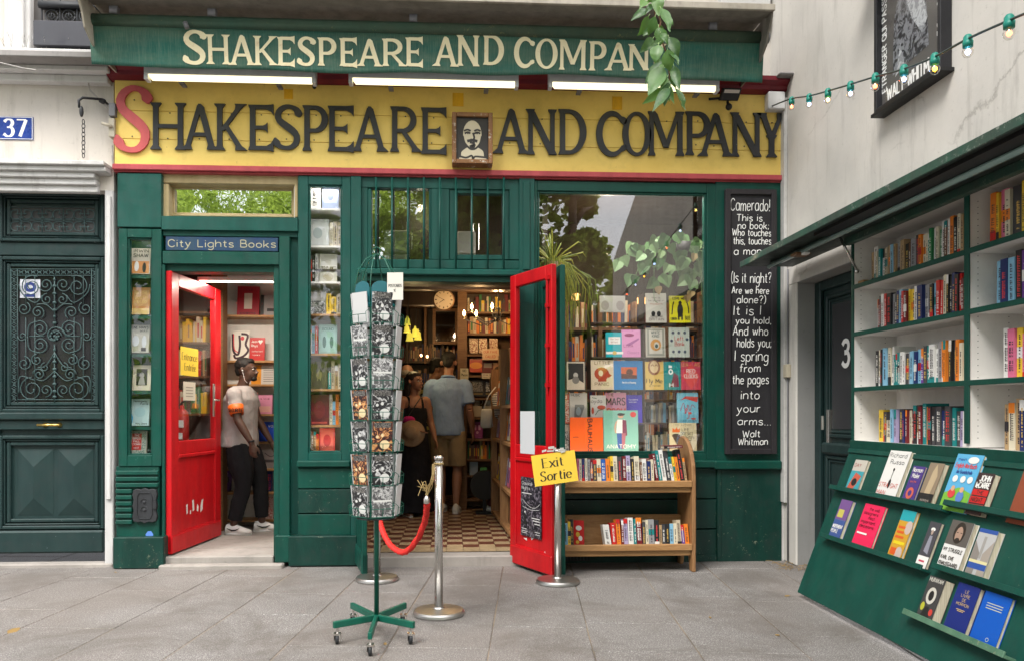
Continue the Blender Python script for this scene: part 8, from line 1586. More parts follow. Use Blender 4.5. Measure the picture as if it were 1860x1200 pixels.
# header boards
HB = plain((.012, .11, .13), .3)
for k in range(6):
    A, B = hexp(0)[k], hexp(0)[(k+1) % 6]; m_ = (A+B)/2; u = (B-A).normalized(); n = (m_-spc); n.z = 0; n.normalize()
    if u.cross(ZV).dot(n) < 0: u = -u
    z0 = RINGS[0]-.005; f = Fr(Vector((m_.x, m_.y, z0))+n*.004-u*.055, u, ZV); arcp = [(0, 0), (.11, 0), (.11, .08)]+[(.055+.055*math.cos(t), .08+.04*math.sin(t)) for t in [q*PI/10 for q in range(1, 10)]]+[(0, .08)]
    MB().prism([f.P(x, y, 0) for x, y in arcp], -n*.002).build('header_board', HB, sp)
# POSTCARDS header sheet
hc = PD(718, 545, 4.22); u = Vector((1, -.12, 0)).normalized(); a0 = hc-u*.045; MB().obox(a0-ZV*.0, u*.088, Vector((0, .003, 0)), ZV*.15).build('header_sheet', plain((.58, .56, .50), .6), sp)
mb = MB(); f = Fr(a0-Vector((0, .0005, 0)), u, ZV); f.text(mb, 'POSTCARDS', .008, .07, .016, .14, 0, width=.072, nib=.5); f.text(mb, '1E', .036, .045, .013, .14, 0); mb.build('header_print', plain((.05, .05, .05), .5), sp)
# cards: six columns by seven rows; holders of wire
crd = random.Random(17)
rowz = [sp_h(y) for y in (590, 648, 706, 762, 818, 877, 933)]
cn = {0: 'mono jazz band photo', 1: 'sepia-toned band photo', 2: 'grey building photo', 3: 'blank white'}
for k in range(6):
    A, B = hexp(0, rad)[k], hexp(0, rad)[(k+1) % 6]; m_ = (A+B)/2; u = (B-A).normalized(); n = (m_-spc); n.z = 0; n.normalize()
    if u.cross(ZV).dot(n) < 0: u = -u
    facing = -n.y
    for r_, z in enumerate(rowz):
        front = facing > .35
        kind = 3
        if front and n.x < 0: kind = (3, 2, 0, 1, 0, 1, 0)[r_]
        elif front: kind = (0, 0, 2, 0, 1, 0, 2)[r_]
        mat = [PHOTO_BW, PHOTO_COL, PHOTO_SOFT, plain((.55, .55, .55), .5)][kind]; w, h = .114, .166
        lean = .09; up = (ZV+n*lean).normalized(); o = Vector((m_.x, m_.y, z))+n*.008-u*w/2
        cdn = thing('postcard', '%s card on the %s face of the spinner, row %s' % (cn[kind], ('front' if facing > .75 else 'left front' if facing > .2 and n.x < 0 else 'right front' if facing > .2 else 'left' if n.x < -.3 else 'right' if n.x > .3 else 'rear'), WORDN[r_]), 'postcard', o, 'postcards on the spinner') if front else None
        mb = MB(); mb.obox(o, u*w, n*.004, up*h)
        if front:
            mb.build('card_stack', plain((.5, .5, .5), .6), cdn); mb = MB(); f = Fr(o+n*.0042, u, up); f.rect(mb, 0, 0, w, h, 0)
            if kind in (0, 1): f.disc(mb, w*.62, h*.24, w*.24, h*.15, 1); f.disc(mb, w*.5, h*.55, w*.07, h*.06, 1); f.disc(mb, w*.25, h*.5, w*.07, h*.05, 1); f.rect(mb, w*.1, h*.8, w*.9, h*.97, 2)
            if kind == 2: [f.rect(mb, w*(.1+.28*i), h*.15, w*(.3+.28*i), h*.4, 3) for i in range(3)]; f.rect(mb, w*.05, h*.5, w*.95, h*.56, 1)
            mb.build('print', [mat, plain((.62, .62, .6) if kind != 1 else (.75, .6, .35), .4), photo('dark_band', (.01, .01, .01), (.18, .17, .16), 90), plain((.1, .1, .1), .5)], cdn)
        else:
            tag(mb.build('postcard', plain((.55, .55, .55), .5)), 'white card back, %s face of the spinner, %s row down' % (('left', 'rear left', 'rear', 'rear right', 'right', 'front')[k] , WORDN[r_]), 'postcard', 'white card backs on the spinner')
        # wire pocket
        ob = o+n*.0; pk = [ob-u*.004+n*.002+up*.07, ob-u*.004+n*.022+up*.055, ob-u*.004+n*.022+up*.0, ob+u*(w+.004)+n*.022, ob+u*(w+.004)+n*.022+up*.055, ob+u*(w+.004)+n*.002+up*.07]
        mb = MB(); mb.tube(pk, .0018, 4); mb.tube([ob-u*.004+n*.022+up*.045, ob+u*(w+.004)+n*.022+up*.045], .0018, 4); mb.tube([ob+u*w*.5+n*.022+up*.045, ob+u*w*.5+n*.022], .0018, 4); mb.tube([ob+u*w*.3+n*.022+up*.0, ob+u*w*.3-n*.01], .0018, 4); mb.build('card_pocket', SPG, sp)
# base arms and castors
ENDS = [(608, 1150), (750, 1150), (672, 1172), (640, 1118), (735, 1118)]
for px, py in ENDS:
    g_ = PG(px, py+ (20 if py > 1140 else 14)); e = Vector((g_.x, g_.y, .105)); dv = (e-spc); dv.z = 0; u = dv.normalized(); s_ = Vector((-u.y, u.x, 0))
    MB().obox(spc+ZV*.09-s_*.011+u*.008, u*(dv.length-.0), s_*.022, ZV*.036).build('base_arm', SPG, sp, bevel=.003)
    cw = Vector((g_.x, g_.y, 0))-u*.015; mb = MB(); mb.lathe(cw+Vector((-.010, 0, .030)), [(.010, -.002), (.028, 0), (.028, .016), (.010, .018)], 16, 0, (1, .25, 0)); wh = mb.build('castor_wheel', IRON, sp, True)
    mb = MB(); mb.obox(cw+Vector((-.018, -.02, .052)), Vector((.036, 0, 0)), Vector((0, .04, 0)), ZV*.010); mb.obox(cw+Vector((-.018, -.014, .02)), Vector((.003, 0, 0)), Vector((0, .028, 0)), ZV*.034); mb.obox(cw+Vector((.018, -.014, .02)), Vector((.003, 0, 0)), Vector((0, .028, 0)), ZV*.034); mb.tube([cw+ZV*.06, cw+ZV*.092], .007, 8); mb.build('castor_fork', STEEL, wh)

# ================================================================ HANGING BRANCH
br = thing('hanging_branch', 'leafy green branch hanging into view in front of the awning', 'branch', PD(1190, 0, 3.0)); rb = random.Random(31)
BP = [(1215, -80), (1192, -20), (1190, 30), (1196, 60), (1208, 90), (1212, 110), (1216, 140), (1213, 165)]
mb = MB(); mb.tube([PD(x, y, 3.0+i*.02) for i, (x, y) in enumerate(smooth(BP, 4))][:], .0032, 6); mb.tube([PD(1196, 60, 3), PD(1200, 40, 3), PD(1194, 20, 3)], .003, 5); mb.build('twig', plain((.16, .08, .04), .7), br, True)
LVS = [(1174, 2, 1160, 20, 13), (1192, -10, 1196, 34, 18), (1200, 15, 1217, 62, 15), (1180, 18, 1145, 40, 13), (1178, 30, 1157, 66, 16), (1190, 30, 1176, 66, 14), (1196, 50, 1199, 84, 19), (1188, 52, 1168, 68, 11), (1186, 70, 1160, 98, 15), (1196, 82, 1190, 118, 19), (1215, 68, 1232, 106, 17), (1212, 90, 1218, 132, 19), (1206, 110, 1172, 155, 15), (1204, 122, 1176, 178, 24), (1224, 120, 1236, 168, 14), (1212, 140, 1195, 178, 15), (1208, 160, 1166, 190, 13), (1214, 150, 1208, 196, 16), (1216, 160, 1184, 206, 14), (1226, 160, 1242, 204, 13), (1190, -30, 1210, 5, 14), (1196, 100, 1184, 130, 12), (1206, 150, 1225, 190, 11), (1205, 130, 1202, 160, 14), (1188, 8, 1170, 30, 9), (1204, 28, 1222, 50, 9), (1190, 44, 1208, 70, 10), (1200, 76, 1178, 88, 8), (1214, 98, 1234, 122, 9), (1210, 118, 1190, 140, 9), (1218, 136, 1228, 160, 8), (1212, 158, 1216, 186, 9), (1194, -12, 1172, 6, 11), (1200, 60, 1214, 84, 9)]
for i, (x0, y0, x1, y1, w) in enumerate(LVS):
    dd_ = 3.0+rb.uniform(-.12, .12); A = PD(x0, y0, dd_); B = PD(x1, y1, dd_+rb.uniform(-.06, .04)); ax = B-A; L = ax.length; ax.normalize(); sd2 = ax.cross(Vector((0, 1, 0))).normalized(); sd2 = (sd2+Vector((0, rb.uniform(-.7, .7), 0))).normalized(); nn_ = ax.cross(sd2); hw = w*dd_/F*.66
    mb = MB(); n = 8; wd = [.04, .55, .88, 1, .95, .8, .55, .25, .0]; base = len(mb.v)
    for k in range(n+1):
        t = k/n; c = A+ax*L*t+nn_*(math.sin(t*PI)*.010+t*t*.012*rb.uniform(-.3, 1)); cup = .25*hw*wd[k]; mb.v += [tuple(c-sd2*hw*wd[k]+nn_*cup), tuple(c-sd2*hw*wd[k]*.5+nn_*cup*.3), tuple(c), tuple(c+sd2*hw*wd[k]*.5+nn_*cup*.3), tuple(c+sd2*hw*wd[k]+nn_*cup)]
    for k in range(n):
        for q in range(4): mb.f.append((5*k+q, 5*k+q+1, 5*k+q+6, 5*k+q+5)); mb.m.append(0)
    mb.tube([A-ax*.01, A+ax*L*.5, B-ax*L*.05], [.0014, .0010, .0005], 4, 1)
    LM = 'branch_leaf'
    if LM not in MATS:
        m, nt, p, o = new_mat(LM); oi = nt.nodes.new('ShaderNodeObjectInfo'); v = objvec(nt)
        base_ = ramp(nt, oi.outputs['Random'], [(0, (.028, .085, .028)), (.5, (.06, .15, .035)), (1, (.12, .24, .06))]); base_ = mixc(nt, ramp(nt, noise(nt, 60, 4, .6, v), [(.45, 0), (.7, .4)]), base_, (.15, .24, .08)); nt.links.new(base_, p.inputs['Base Color']); p.inputs['Roughness'].default_value = .4
        tl_ = N(nt, 'ShaderNodeBsdfTranslucent'); tl_.inputs[0].default_value = (.12, .26, .03, 1); mx = N(nt, 'ShaderNodeMixShader'); mx.inputs[0].default_value = .3; nt.links.new(p.outputs[0], mx.inputs[1]); nt.links.new(tl_.outputs[0], mx.inputs[2]); nt.links.new(mx.outputs[0], o.inputs[0])
        bump(nt, p, noise(nt, 90, 2, .5, v), .3, .003); MATS[LM] = m
    mb.build('leaf', [MATS[LM], plain((.22, .32, .12), .5)], br, True)
# ================================================================ PEOPLE
def skinmat(name, c):
    m, nt, p, o = new_mat(name); nt.links.new(mixc(nt, ramp(nt, noise(nt, 30, 4, .6, objvec(nt)), [(.4, 0), (.7, .5)]), c, tuple(v*.75 for v in c)), p.inputs['Base Color']); p.inputs['Roughness'].default_value = .5; return m
def clothmat(name, c, stripes=None):
    m, nt, p, o = new_mat(name); v = objvec(nt); base = mixc(nt, ramp(nt, noise(nt, 9, 5, .6, v), [(.4, 0), (.7, .5)]), c, tuple(x*.72 for x in c))
    if stripes:
        sp_ = N(nt, 'ShaderNodeSeparateXYZ'); nt.links.new(v, sp_.inputs[0]); mm = N(nt, 'ShaderNodeMath', operation='MULTIPLY'); nt.links.new(sp_.outputs[2], mm.inputs[0]); mm.inputs[1].default_value = stripes[1]
        fr_ = N(nt, 'ShaderNodeMath', operation='FRACT'); nt.links.new(mm.outputs[0], fr_.inputs[0]); base = mixc(nt, ramp(nt, fr_.outputs[0], [(.48, 0), (.52, 1)]), base, stripes[0])
    nt.links.new(base, p.inputs['Base Color']); p.inputs['Roughness'].default_value = .85; p.inputs['Specular IOR Level'].default_value = .2
    bump(nt, p, noise(nt, 14, 4, .6, objvec(nt, (1, 1, .45)), .8), .55, .02); return m
def ring(c, rx, ry, n=16, rz=0):
    return [Vector(c)+Vector((rx*math.cos(t), ry*math.sin(t), rz*math.cos(t))) for t in [2*PI*k/n for k in range(n)]]
def remesh(o, vox, smooth_it=4, disp=None):
    r = o.modifiers.new('union', 'REMESH'); r.mode = 'VOXEL'; r.voxel_size = vox; r.use_smooth_shade = True
    s = o.modifiers.new('smooth', 'SMOOTH'); s.iterations = smooth_it; s.factor = .5
    if disp:
        tx = bpy.data.textures.new('folds', 'CLOUDS'); tx.noise_scale = disp[1]; d = o.modifiers.new('folds', 'DISPLACE'); d.texture = tx; d.strength = disp[0]; d.mid_level = .5; d.texture_coords = 'GLOBAL'
def hand(mb, w, dirv, side_v, palm_n, s=1.0, curl=.5):
    """palm and five fingers from wrist w; dirv = along the hand, side_v = towards the thumb"""
    d = Vector(dirv).normalized(); t = Vector(side_v).normalized(); n = Vector(palm_n).normalized()
    mb.loft([[w+d*a*s+(t*math.cos(q)*rw+n*math.sin(q)*rt)*s for q in [2*PI*k/10 for k in range(10)]] for a, rw, rt in ((-.02, .026, .019), (.02, .034, .019), (.06, .042, .018), (.09, .040, .016), (.10, .03, .01))])
    for i, (off, L) in enumerate(((.030, .070), (.010, .080), (-.010, .074), (-.030, .058))):
        b = w+(d*.085+t*off)*s; c1 = b+(d*L*.45+n*L*.12*curl*2)*s; c2 = c1+(d*L*.30*(1-curl*.6)+n*L*.30*curl*1.6)*s; c3 = c2+(d*L*.2*(1-curl)+n*L*.25*curl*1.4)*s
        mb.tube([b, c1, c2, c3], [.0095*s, .009*s, .008*s, .0065*s], 8)
    b = w+(d*.025+t*.03)*s; mb.tube([b, b+(d*.03+t*.025+n*.008)*s, b+(d*.06+t*.03+n*.016)*s, b+(d*.08+t*.026+n*.02)*s], [.013*s, .012*s, .010*s, .008*s], 8)
def limb(mb, pts, rad, n=14): mb.tube([Vector(q) for q in smooth([tuple(p_) for p_ in pts], 5)] if len(pts) > 2 else pts, [rad[0]]*1 if False else [q[0] for q in smooth([(r,) for r in rad], 5)] if len(pts) > 2 else rad, n)
def head_mesh(mb, c, s=1.0, yaw=0, pitch=0):
    """c = base of skull centre; face looks along -Y before yaw"""
    Rm = Matrix.Rotation(yaw, 3, 'Z') @ Matrix.Rotation(pitch, 3, 'X')
    def T(x, y, z): return Vector(c)+Rm @ Vector((x*s, y*s, z*s))
    def E(p_, r): mb.ell(T(*p_), tuple(q*s for q in r), 10, 0, Rm)
    E((0, .012, .03), (.076, .096, .088)); E((0, -.030, -.030), (.058, .066, .078)); E((0, -.066, -.088), (.028, .024, .024)); E((0, -.03, -.07), (.050, .045, .035))
    mb.tube([T(0, -.088, .012), T(0, -.104, -.014), T(0, -.114, -.030)], [.008*s, .011*s, .014*s], 8); E((.012, -.100, -.034), (.010, .011, .008)); E((-.012, -.100, -.034), (.010, .011, .008))
    E((0, -.082, .024), (.05, .016, .011)); E((0, -.094, -.058), (.024, .012, .006)); E((0, -.092, -.068), (.021, .012, .007))
    for x in (-.078, .078): mb.tube([T(x, .016, -.025), T(x*1.10, .022, -.005), T(x*1.12, .026, .018), T(x*1.02, .014, .022)], [.008*s, .010*s, .010*s, .007*s], 8)
    return T, Rm
def face(mb, T, Rm, s, m0=0, m1=1):
    for x in (-.030, .030):
        mb.ell(T(x, -.078, .006), (.014*s, .010*s, .008*s), 6, m0, Rm); mb.ell(T(x, -.086, .006), (.006*s, .005*s, .006*s), 5, m1, Rm)
        mb.tube([T(x-.018, -.086, .028), T(x, -.094, .033), T(x+.018, -.086, .028)], .0035*s, 5, m1)
def person(label, loc, rz, s, P):
    t = thing('person', label, 'person', loc, P.get('group'), 0); M = Matrix.Translation(Vector(loc)) @ Matrix.Rotation(rz, 4, 'Z') @ Matrix.Scale(s, 4)
    def V3(p_): return M @ Vector(p_)
    def done(mb, name, mats, smooth_=True, parent=t):
        mb.v = [tuple(M @ Vector(v)) for v in mb.v]; return mb.build(name, mats, parent, smooth_)
    w = P.get('w', 1.0); dp_ = P.get('deep', 1.0); lean = P.get('lean', 0)
    b = MB(); hx, hy, hz = P.get('head', (0, -.02, 1.615))
    b.loft([ring((0, 0, z), rx*w, ry*w) for z, rx, ry in ((.84, .13, .10), (.92, .165, .125), (1.04, .145, .105), (1.2, .155, .11), (1.33, .175, .115), (1.41, .15, .085), (1.455, .07, .06))])
    limb(b, [(0, .01, 1.42), (hx*.5, hy*.5+.005, 1.5), (hx, hy+.015, hz-.04)], [.062, .054, .056])
    T, Rm = head_mesh(b, (hx, hy, hz+.02), 1.0, P.get('hyaw', 0), P.get('hpitch', 0))
    for sd_, key in ((-1, 'l'), (1, 'r')):
        e = P[key+'elbow']; wr = P[key+'wrist']; sh = (.185*w*sd_, .0, 1.385)
        limb(b, [(.12*w*sd_, 0, 1.38), sh, tuple((a_+b_)/2 for a_, b_ in zip(sh, e)), e], [.05, .056, .048, .040]); limb(b, [e, tuple(e[i]*.6+wr[i]*.4 for i in range(3)), wr], [.040, .040, .026])
        dv = Vector(wr)-Vector(e); hd = P.get(key+'hand', dv.normalized()); hand(b, Vector(wr), hd, P.get(key+'thumb', (0, -1, 0)), P.get(key+'palm', (-sd_, 0, 0)), .95)
        k = P[key+'knee']; an = P[key+'ankle']; hp_ = (.09*w*sd_, 0, .90)
        limb(b, [hp_, tuple((a_+b_)/2 for a_, b_ in zip(hp_, k)), k], [.088*w, .078*w, .054]); limb(b, [k, tuple(k[i]*.65+an[i]*.35+(.012 if i == 1 else 0) for i in range(3)), an], [.052, .054, .034])
        fd = P.get(key+'foot', (0, -1, 0)); fv = Vector(fd).normalized(); A = Vector((an[0], an[1], an[2]-.05)); b.loft([[A+fv*a_+Vector((-fv.y, fv.x, 0))*math.cos(q)*rw+ZV*(math.sin(q)*rh+zz_) for q in [2*PI*i/10 for i in range(10)]] for a_, rw, rh, zz_ in ((-.06, .026, .03, .01), (0, .033, .036, .012), (.09, .042, .022, -.01), (.15, .038, .014, -.018), (.18, .02, .008, -.02))])
    bo = done(b, 'body', P['skin']); remesh(bo, .0072*s, 3)
    q = MB(); face(q, T, Rm, 1.0); done(q, 'eyes', [plain((.6, .58, .55), .3), plain((.02, .015, .01), .4)])
    h = MB(); st_ = P.get('hair', 'short')
    if st_ == 'short': h.ell(T(0, .026, .055), (.084, .094, .076), 12, 0, Rm); h.ell(T(0, -.035, .088), (.062, .045, .032), 8, 0, Rm); h.ell(T(0, .075, .0), (.062, .04, .06), 8, 0, Rm)
    elif st_ == 'thick': h.ell(T(0, .030, .065), (.092, .100, .082), 12, 0, Rm); h.ell(T(0, -.04, .105), (.068, .045, .036), 8, 0, Rm); h.ell(T(0, .080, .0), (.070, .04, .065), 8, 0, Rm)
    elif st_ == 'long':
        h.ell(T(0, .026, .050), (.088, .098, .080), 12, 0, Rm); h.ell(T(0, -.03, .085), (.070, .05, .035), 8, 0, Rm)
        limb(h, [T(0, .07, .04), T(0, .10, -.08), T(.02, .10, -.22), T(.03, .08, -.32)], [.075, .075, .065, .04])
    elif st_ == 'fringe_bald': h.ell(T(0, .06, .0), (.080, .05, .045), 8, 0, Rm)
    ho = done(h, 'hair', P.get('hairmat')); remesh(ho, .009*s, 2, (.012, .02))
    if P.get('beard'): q = MB(); q.ell(T(0, -.070, -.086), (.036, .030, .026), 8, 0, Rm); q.tube([T(-.03, -.092, -.047), T(0, -.103, -.044), T(.03, -.092, -.047)], .006, 6); done(q, 'beard', P['hairmat'])
    # shirt
    if 'shirt' in P:
        zb1 = P.get('hem', .80); sh = MB(); sh.loft([ring((0, P.get('hemy', 0)*(1-i/7), z), rx*w, ry*w*dp_) for i, (z, rx, ry) in enumerate(((zb1, .185, .145), (.92, .182, .142), (1.04, .170, .130), (1.2, .175, .128), (1.33, .190, .128), (1.41, .165, .098), (1.465, .075, .068)))])
        for sd_, key in ((-1, 'l'), (1, 'r')):
            e = Vector(P[key+'elbow']); s0 = Vector((.185*w*sd_, 0, 1.375)); f_ = P.get('sleeve', .75); en_ = s0.lerp(e, f_); limb(sh, [Vector((.11*w*sd_, 0, 1.385)), s0, s0.lerp(e, f_*.5), en_], [.055, .074, .072, .075])
        so = done(sh, 'shirt', P['shirt']); remesh(so, .011*s, 4, (.014, .11))
        if P.get('collar'): q = MB(); q.tube([(math.cos(a_)*.068, math.sin(a_)*.064+.0, 1.468+.012*math.sin(a_)) for a_ in [k*PI/8 for k in range(17)]], .014, 8); done(q, 'collar', P['shirt'])
    # trousers
    if 'legs' in P:
        f_ = P.get('leglen', 1.0); tr = MB(); tr.loft([ring((0, 0, z), rx*w, ry*w) for z, rx, ry in ((.80, .135, .115), (.88, .172, .134), (.98, .165, .125), (1.03, .158, .118))])
        for sd_, key in ((-1, 'l'), (1, 'r')):
            k = Vector(P[key+'knee']); an = Vector(P[key+'ankle']); hp_ = Vector((.088*w*sd_, 0, .88)); lw = P.get('legw', 1.0)
            pts = [hp_, hp_.lerp(k, .5), k]; rr_ = [.102*w, .092*w*lw, .072*lw]
            if f_ > .5: pts += [k.lerp(an, .5), k.lerp(an, f_*2-1)]; rr_ += [.066*lw, .058*lw]
            else: pts[-1] = hp_.lerp(k, f_*2); rr_[-1] = .088*lw
            limb(tr, pts, rr_)
        to = done(tr, P.get('legname', 'trousers'), P['legs']); remesh(to, .010*s, 3, (.014, .07))
    if 'dress' in P:
        dm = MB(); dm.loft([ring((0, 0, z), rx, ry) for z, rx, ry in ((.05, .25, .22), (.4, .22, .19), (.75, .20, .16), (.92, .185, .14), (1.06, .155, .12), (1.2, .165, .125), (1.30, .15, .115))])
        for x in (-.09, .09): limb(dm, [(x, -.09, 1.28), (x*.9, -.04, 1.42), (x, .06, 1.38), (x, .1, 1.28)], [.014, .014, .014, .014])
        do_ = done(dm, 'dress', P['dress']); remesh(do_, .011*s, 3, (.03, .12))
    if 'shoe' in P:
        for key in 'lr':
            an = Vector(P[key+'ankle']); fv = Vector(P.get(key+'foot', (0, -1, 0))).normalized(); sd2 = Vector((-fv.y, fv.x, 0)); z0 = an.z-.085; A = Vector((an.x, an.y, z0)); q = MB()
            def sec(a_, rw, top, m=0): return [A+fv*a_+sd2*math.cos(u_)*rw+ZV*(max(0, math.sin(u_))*top) for u_ in [2*PI*i/14 for i in range(14)]]
            q.loft([sec(a_, rw, tp) for a_, rw, tp in ((-.082, .020, .05), (-.07, .036, .085), (-.02, .042, .095), (.03, .044, .085), (.09, .049, .060), (.14, .046, .045), (.178, .030, .032), (.19, .012, .02))]); q.v = [(v[0], v[1], v[2]+.018) for v in q.v]
            so = done(q, 'shoe', P['shoe']); q = MB(); q.loft([[A+fv*(-.086)*1+fv*(.276*j/11)+sd2*sg*(.047*math.sin(PI*min(1, max(0, (j+.6)/11.8)))**.45)+ZV*zz_ for sg, zz_ in ((-1, -.002), (1, -.002), (1, .022), (-1, .022))] for j in range(12)]); s_o = done(q, 'sole', plain((.7, .7, .68), .6), True, so)
            if P.get('swoosh'):
                q = MB()
                for sg in (-1, 1): q.tube([A+fv*a_+sd2*sg*.047*(1.0 if a_ < .08 else .98)+ZV*zz_ for a_, zz_ in ((-.045, .066), (.005, .046), (.045, .050), (.085, .068))], [.003, .009, .007, .002], 6)
                done(q, 'shoe_stripe', BLACK, True, so)
    return t, T, done, M
def on_floor(px, d, z): v = PD(px, 750, d); v.z = z; return v
SK_D, SK_M, SK_L = skinmat('dark_skin', (.085, .042, .027)), skinmat('medium_skin', (.30, .14, .085)), skinmat('light_skin', (.42, .24, .17))
HB_ = plain((.008, .006, .005), .7, name='black_hair')
# the guard inside the red entrance, in profile facing right
P1 = dict(skin=SK_D, hairmat=HB_, hair='short', beard=True, shirt=clothmat('grey_tee', (.36, .33, .32)), hem=.86, hemy=.03, sleeve=.50, legs=clothmat('black_jeans', (.012, .012, .014)), leglen=.93, legw=1.16, shoe=plain((.72, .71, .68), .5), swoosh=True, w=1.16, deep=1.12,
          lelbow=(-.27, -.06, 1.13), lwrist=(-.27, -.20, .90), lhand=(.0, -.12, -1), lthumb=(0, -1, 0), lpalm=(1, 0, 0), relbow=(.27, -.06, 1.13), rwrist=(.27, -.20, .90), lknee=(-.10, -.05, .49), lankle=(-.10, .05, .085), rknee=(.11, -.14, .50), rankle=(.12, -.16, .085), lfoot=(-.1, -1, 0), rfoot=(.2, -1, 0), head=(0, -.045, 1.60), hpitch=R(-2))
loc = on_floor(440, 7.50, .088)
g1, T1, done1, M1 = person('security guard in grey T-shirt, black jeans and orange armband inside the red door', loc, R(84), .975, P1)
# orange armband with lettering on the near (his right as seen = -x local) arm
# near arm is the one towards the camera
def band(key, sd_):
    e = Vector(P1[key+'elbow']); s0 = Vector((.185*1.16*sd_, 0, 1.375)); a = s0.lerp(e, .44); b = s0.lerp(e, .80); q = MB(); q.tube([a, b], [.074, .064], 20, 0, False); o = done1(q, 'armband', emit('orange_band', (.75, .13, .01), .0))
    sol = o.modifiers.new('s', 'SOLIDIFY'); sol.thickness = .003; return a, b
near = min(('l', 'r'), key=lambda k: (M1 @ Vector((.2*(1 if k == 'r' else -1), 0, 1.3))).y); sdn = 1 if near == 'r' else -1
a_, b_ = band(near, sdn); mid = M1 @ ((a_+b_)/2); q = MB(); f = Fr(mid+Vector((-.055, -.0, -.016)), (1, 0, 0), (0, 0, 1)); f.text(q, 'SECURITE', 0, 0, .030, .17, 0, width=.125)
q.v = [(v[0], mid.y-math.sqrt(max(1e-6, .0755**2-min(.070, abs(v[0]-mid.x))**2))-.002, v[2]) for v in q.v]; q.build('armband_print', BLACK, g1)
# earphone and wristband
q = MB(); e0 = T1(.088*sdn, .010, -.004); q.ell(e0, (.008, .008, .008), 6); q.tube([e0, T1(.088*sdn, .0, -.05), T1(.075*sdn, -.005, -.10), T1(.07*sdn, -.03, -.13)], .0022, 5); done1(q, 'earphone', plain((.8, .8, .8), .4))
wv = Vector(P1[near+'wrist']); q = MB(); q.tube([wv+Vector((0, .01, .03)), wv+Vector((0, .005, .015))], .031, 14); done1(q, 'wristband', BLACK)
# man seen from behind in light blue shirt
P2 = dict(skin=SK_M, hairmat=HB_, hair='short', shirt=clothmat('pale_blue_shirt', (.25, .36, .60)), hem=.84, sleeve=.78, collar=True, legs=clothmat('khaki_shorts', (.33, .24, .14)), leglen=.47, legw=1.12, legname='shorts', shoe=plain((.7, .69, .66), .5), w=1.0,
          lelbow=(-.24, .03, 1.12), lwrist=(-.26, -.06, .87), relbow=(.25, -.02, 1.12), rwrist=(.22, -.16, .94), lknee=(-.10, -.02, .48), lankle=(-.10, .10, .085), rknee=(.09, -.04, .48), rankle=(.07, -.02, .085), lpalm=(1, 0, 0), rpalm=(-1, 0, 0), head=(0, -.05, 1.60), hpitch=R(8))
person('man seen from behind in pale blue shirt and khaki shorts in the doorway', on_floor(814, 9.0, .1), R(172), 1.07, P2)
# woman in black dress holding a straw hat
P3 = dict(skin=SK_M, hairmat=plain((.02, .012, .008), .6, name='brown_hair'), hair='long', dress=clothmat('black_dress', (.012, .012, .016)), shoe=plain((.25, .15, .1), .6), w=.84,
          lelbow=(-.20, -.02, 1.10), lwrist=(-.06, -.24, 1.04), relbow=(.21, -.02, 1.12), rwrist=(.22, -.14, .92), lknee=(-.09, -.02, .48), lankle=(-.09, .02, .085), rknee=(.09, -.02, .48), rankle=(.09, 0, .085), head=(0, -.03, 1.60), hyaw=R(35), lpalm=(1, 0, 0))
g3, T3, done3, M3 = person('dark-haired woman in long black dress standing behind the postcard spinner', on_floor(752, 8.7, .1), R(22), .93, P3)
hat = thing('straw_hat', 'wide tan straw hat held by the woman in the black dress', 'hat', M3 @ Vector((-.10, -.26, 1.02))); q = MB()
q.lathe(M3 @ Vector((-.12, -.27, 1.0)), [(.15, 0), (.14, .008), (.08, .012), (.075, .06), (.055, .08), (.01, .085)], 24, 0, (-.2, -1, .25)); q.build('brim', clothmat('straw', (.30, .20, .12)), hat, True)
bag = thing('shoulder_bag', 'small bright pink bag in front of the woman in black', 'bag', M3 @ Vector((-.15, -.14, 1.16))); q = MB(); q.ell(M3 @ Vector((-.12, -.16, 1.16)), (.07, .04, .045), 8); q.build('pouch', clothmat('pink_cloth', (.5, .02, .16)), bag, True); q = MB(); q.tube([M3 @ Vector(v) for v in ((-.12, -.14, 1.2), (-.02, -.12, 1.34), (.10, -.02, 1.46))], .006, 6); q.build('strap', BLACK, bag)
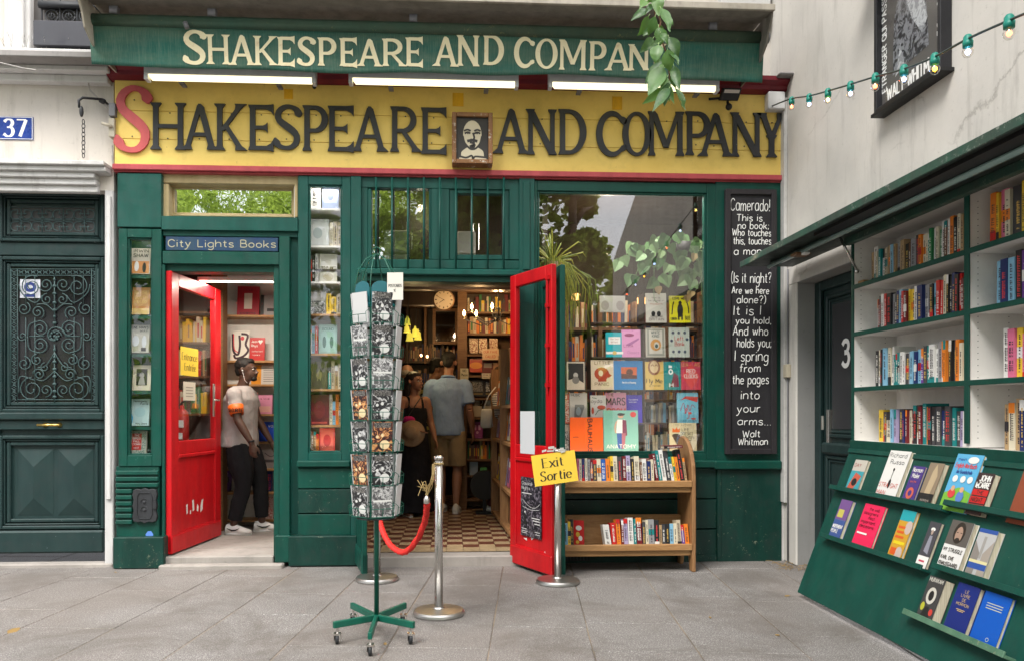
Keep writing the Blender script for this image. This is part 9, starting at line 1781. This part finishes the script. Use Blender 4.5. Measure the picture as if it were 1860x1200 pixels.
# striped shirt man behind
P4 = dict(skin=SK_M, hairmat=HB_, hair='thick', shirt=clothmat('striped_shirt', (.03, .03, .035), ((.45, .36, .12), 11)), hem=.88, sleeve=.7, legs=clothmat('brown_trousers', (.10, .085, .07)), leglen=.95, shoe=plain((.08, .06, .05), .5),
          lelbow=(-.24, .0, 1.12), lwrist=(-.2, -.2, 1.05), relbow=(.24, 0, 1.12), rwrist=(.2, -.2, 1.05), lknee=(-.10, -.02, .48), lankle=(-.10, .02, .085), rknee=(.09, -.02, .48), rankle=(.09, 0, .085), head=(.02, -.09, 1.58), hpitch=R(-12) if False else R(14), hyaw=R(10))
person('man in black and yellow striped shirt bending his head over the books', on_floor(783, 9.7, .1), R(100), 1.06, P4)
# balding older man, mostly hidden by the spinner
P5 = dict(skin=SK_L, hairmat=plain((.35, .32, .3), .8, name='grey_hair'), hair='fringe_bald', shirt=clothmat('beige_shirt', (.30, .24, .18)), legs=clothmat('dark_trousers', (.04, .04, .05)), shoe=BLACK, lelbow=(-.24, .0, 1.12), lwrist=(-.2, -.2, 1.05), relbow=(.24, 0, 1.12), rwrist=(.2, -.2, 1.05), lknee=(-.10, -.02, .48), lankle=(-.10, .02, .085), rknee=(.09, -.02, .48), rankle=(.09, 0, .085), hpitch=R(15))
person('balding man in beige far back behind the woman in black', on_floor(738, 10.1, .1), R(150), 1.02, P5)
# visitor at the right, mostly behind the side rack
P6 = dict(skin=SK_L, hairmat=plain((.06, .03, .015), .6, name='brown_hair2'), hair='long', shirt=clothmat('striped_top', (.55, .54, .52), ((.08, .08, .10), 42)), sleeve=.95, hem=.95, dress=None, legs=clothmat('dark_red_trousers', (.05, .012, .014)), legw=1.25, shoe=plain((.6, .58, .56), .5), w=.9,
          lelbow=(-.30, -.08, 1.16), lwrist=(-.26, -.28, 1.22), relbow=(.24, 0, 1.12), rwrist=(.2, -.2, 1.05), lknee=(-.10, -.10, .48), lankle=(-.10, -.16, .085), rknee=(.09, .02, .48), rankle=(.09, .14, .085), hyaw=0)
P6.pop('dress')
person('visitor in striped top and dark trousers half hidden by the side rack', on_floor(912, 8.75, .1), R(70), .96, P6)
q = MB(); c0 = PD(884, 745, 8.45); q.loft([ring(c0+Vector((0, 0, z)), rx, ry, 12) for z, rx, ry in ((-.19, .05, .03), (-.17, .07, .04), (0, .06, .035), (.02, .05, .02))]); q.tube([c0+Vector((-.04, 0, .01)), c0+Vector((.02, 0, .16)), c0+Vector((.10, .05, .26))], .008, 6); tag(q.build('tote_bag', clothmat('white_cotton', (.5, .49, .47)), None, True), 'white cotton tote bag carried by the visitor at the side rack', 'bag')
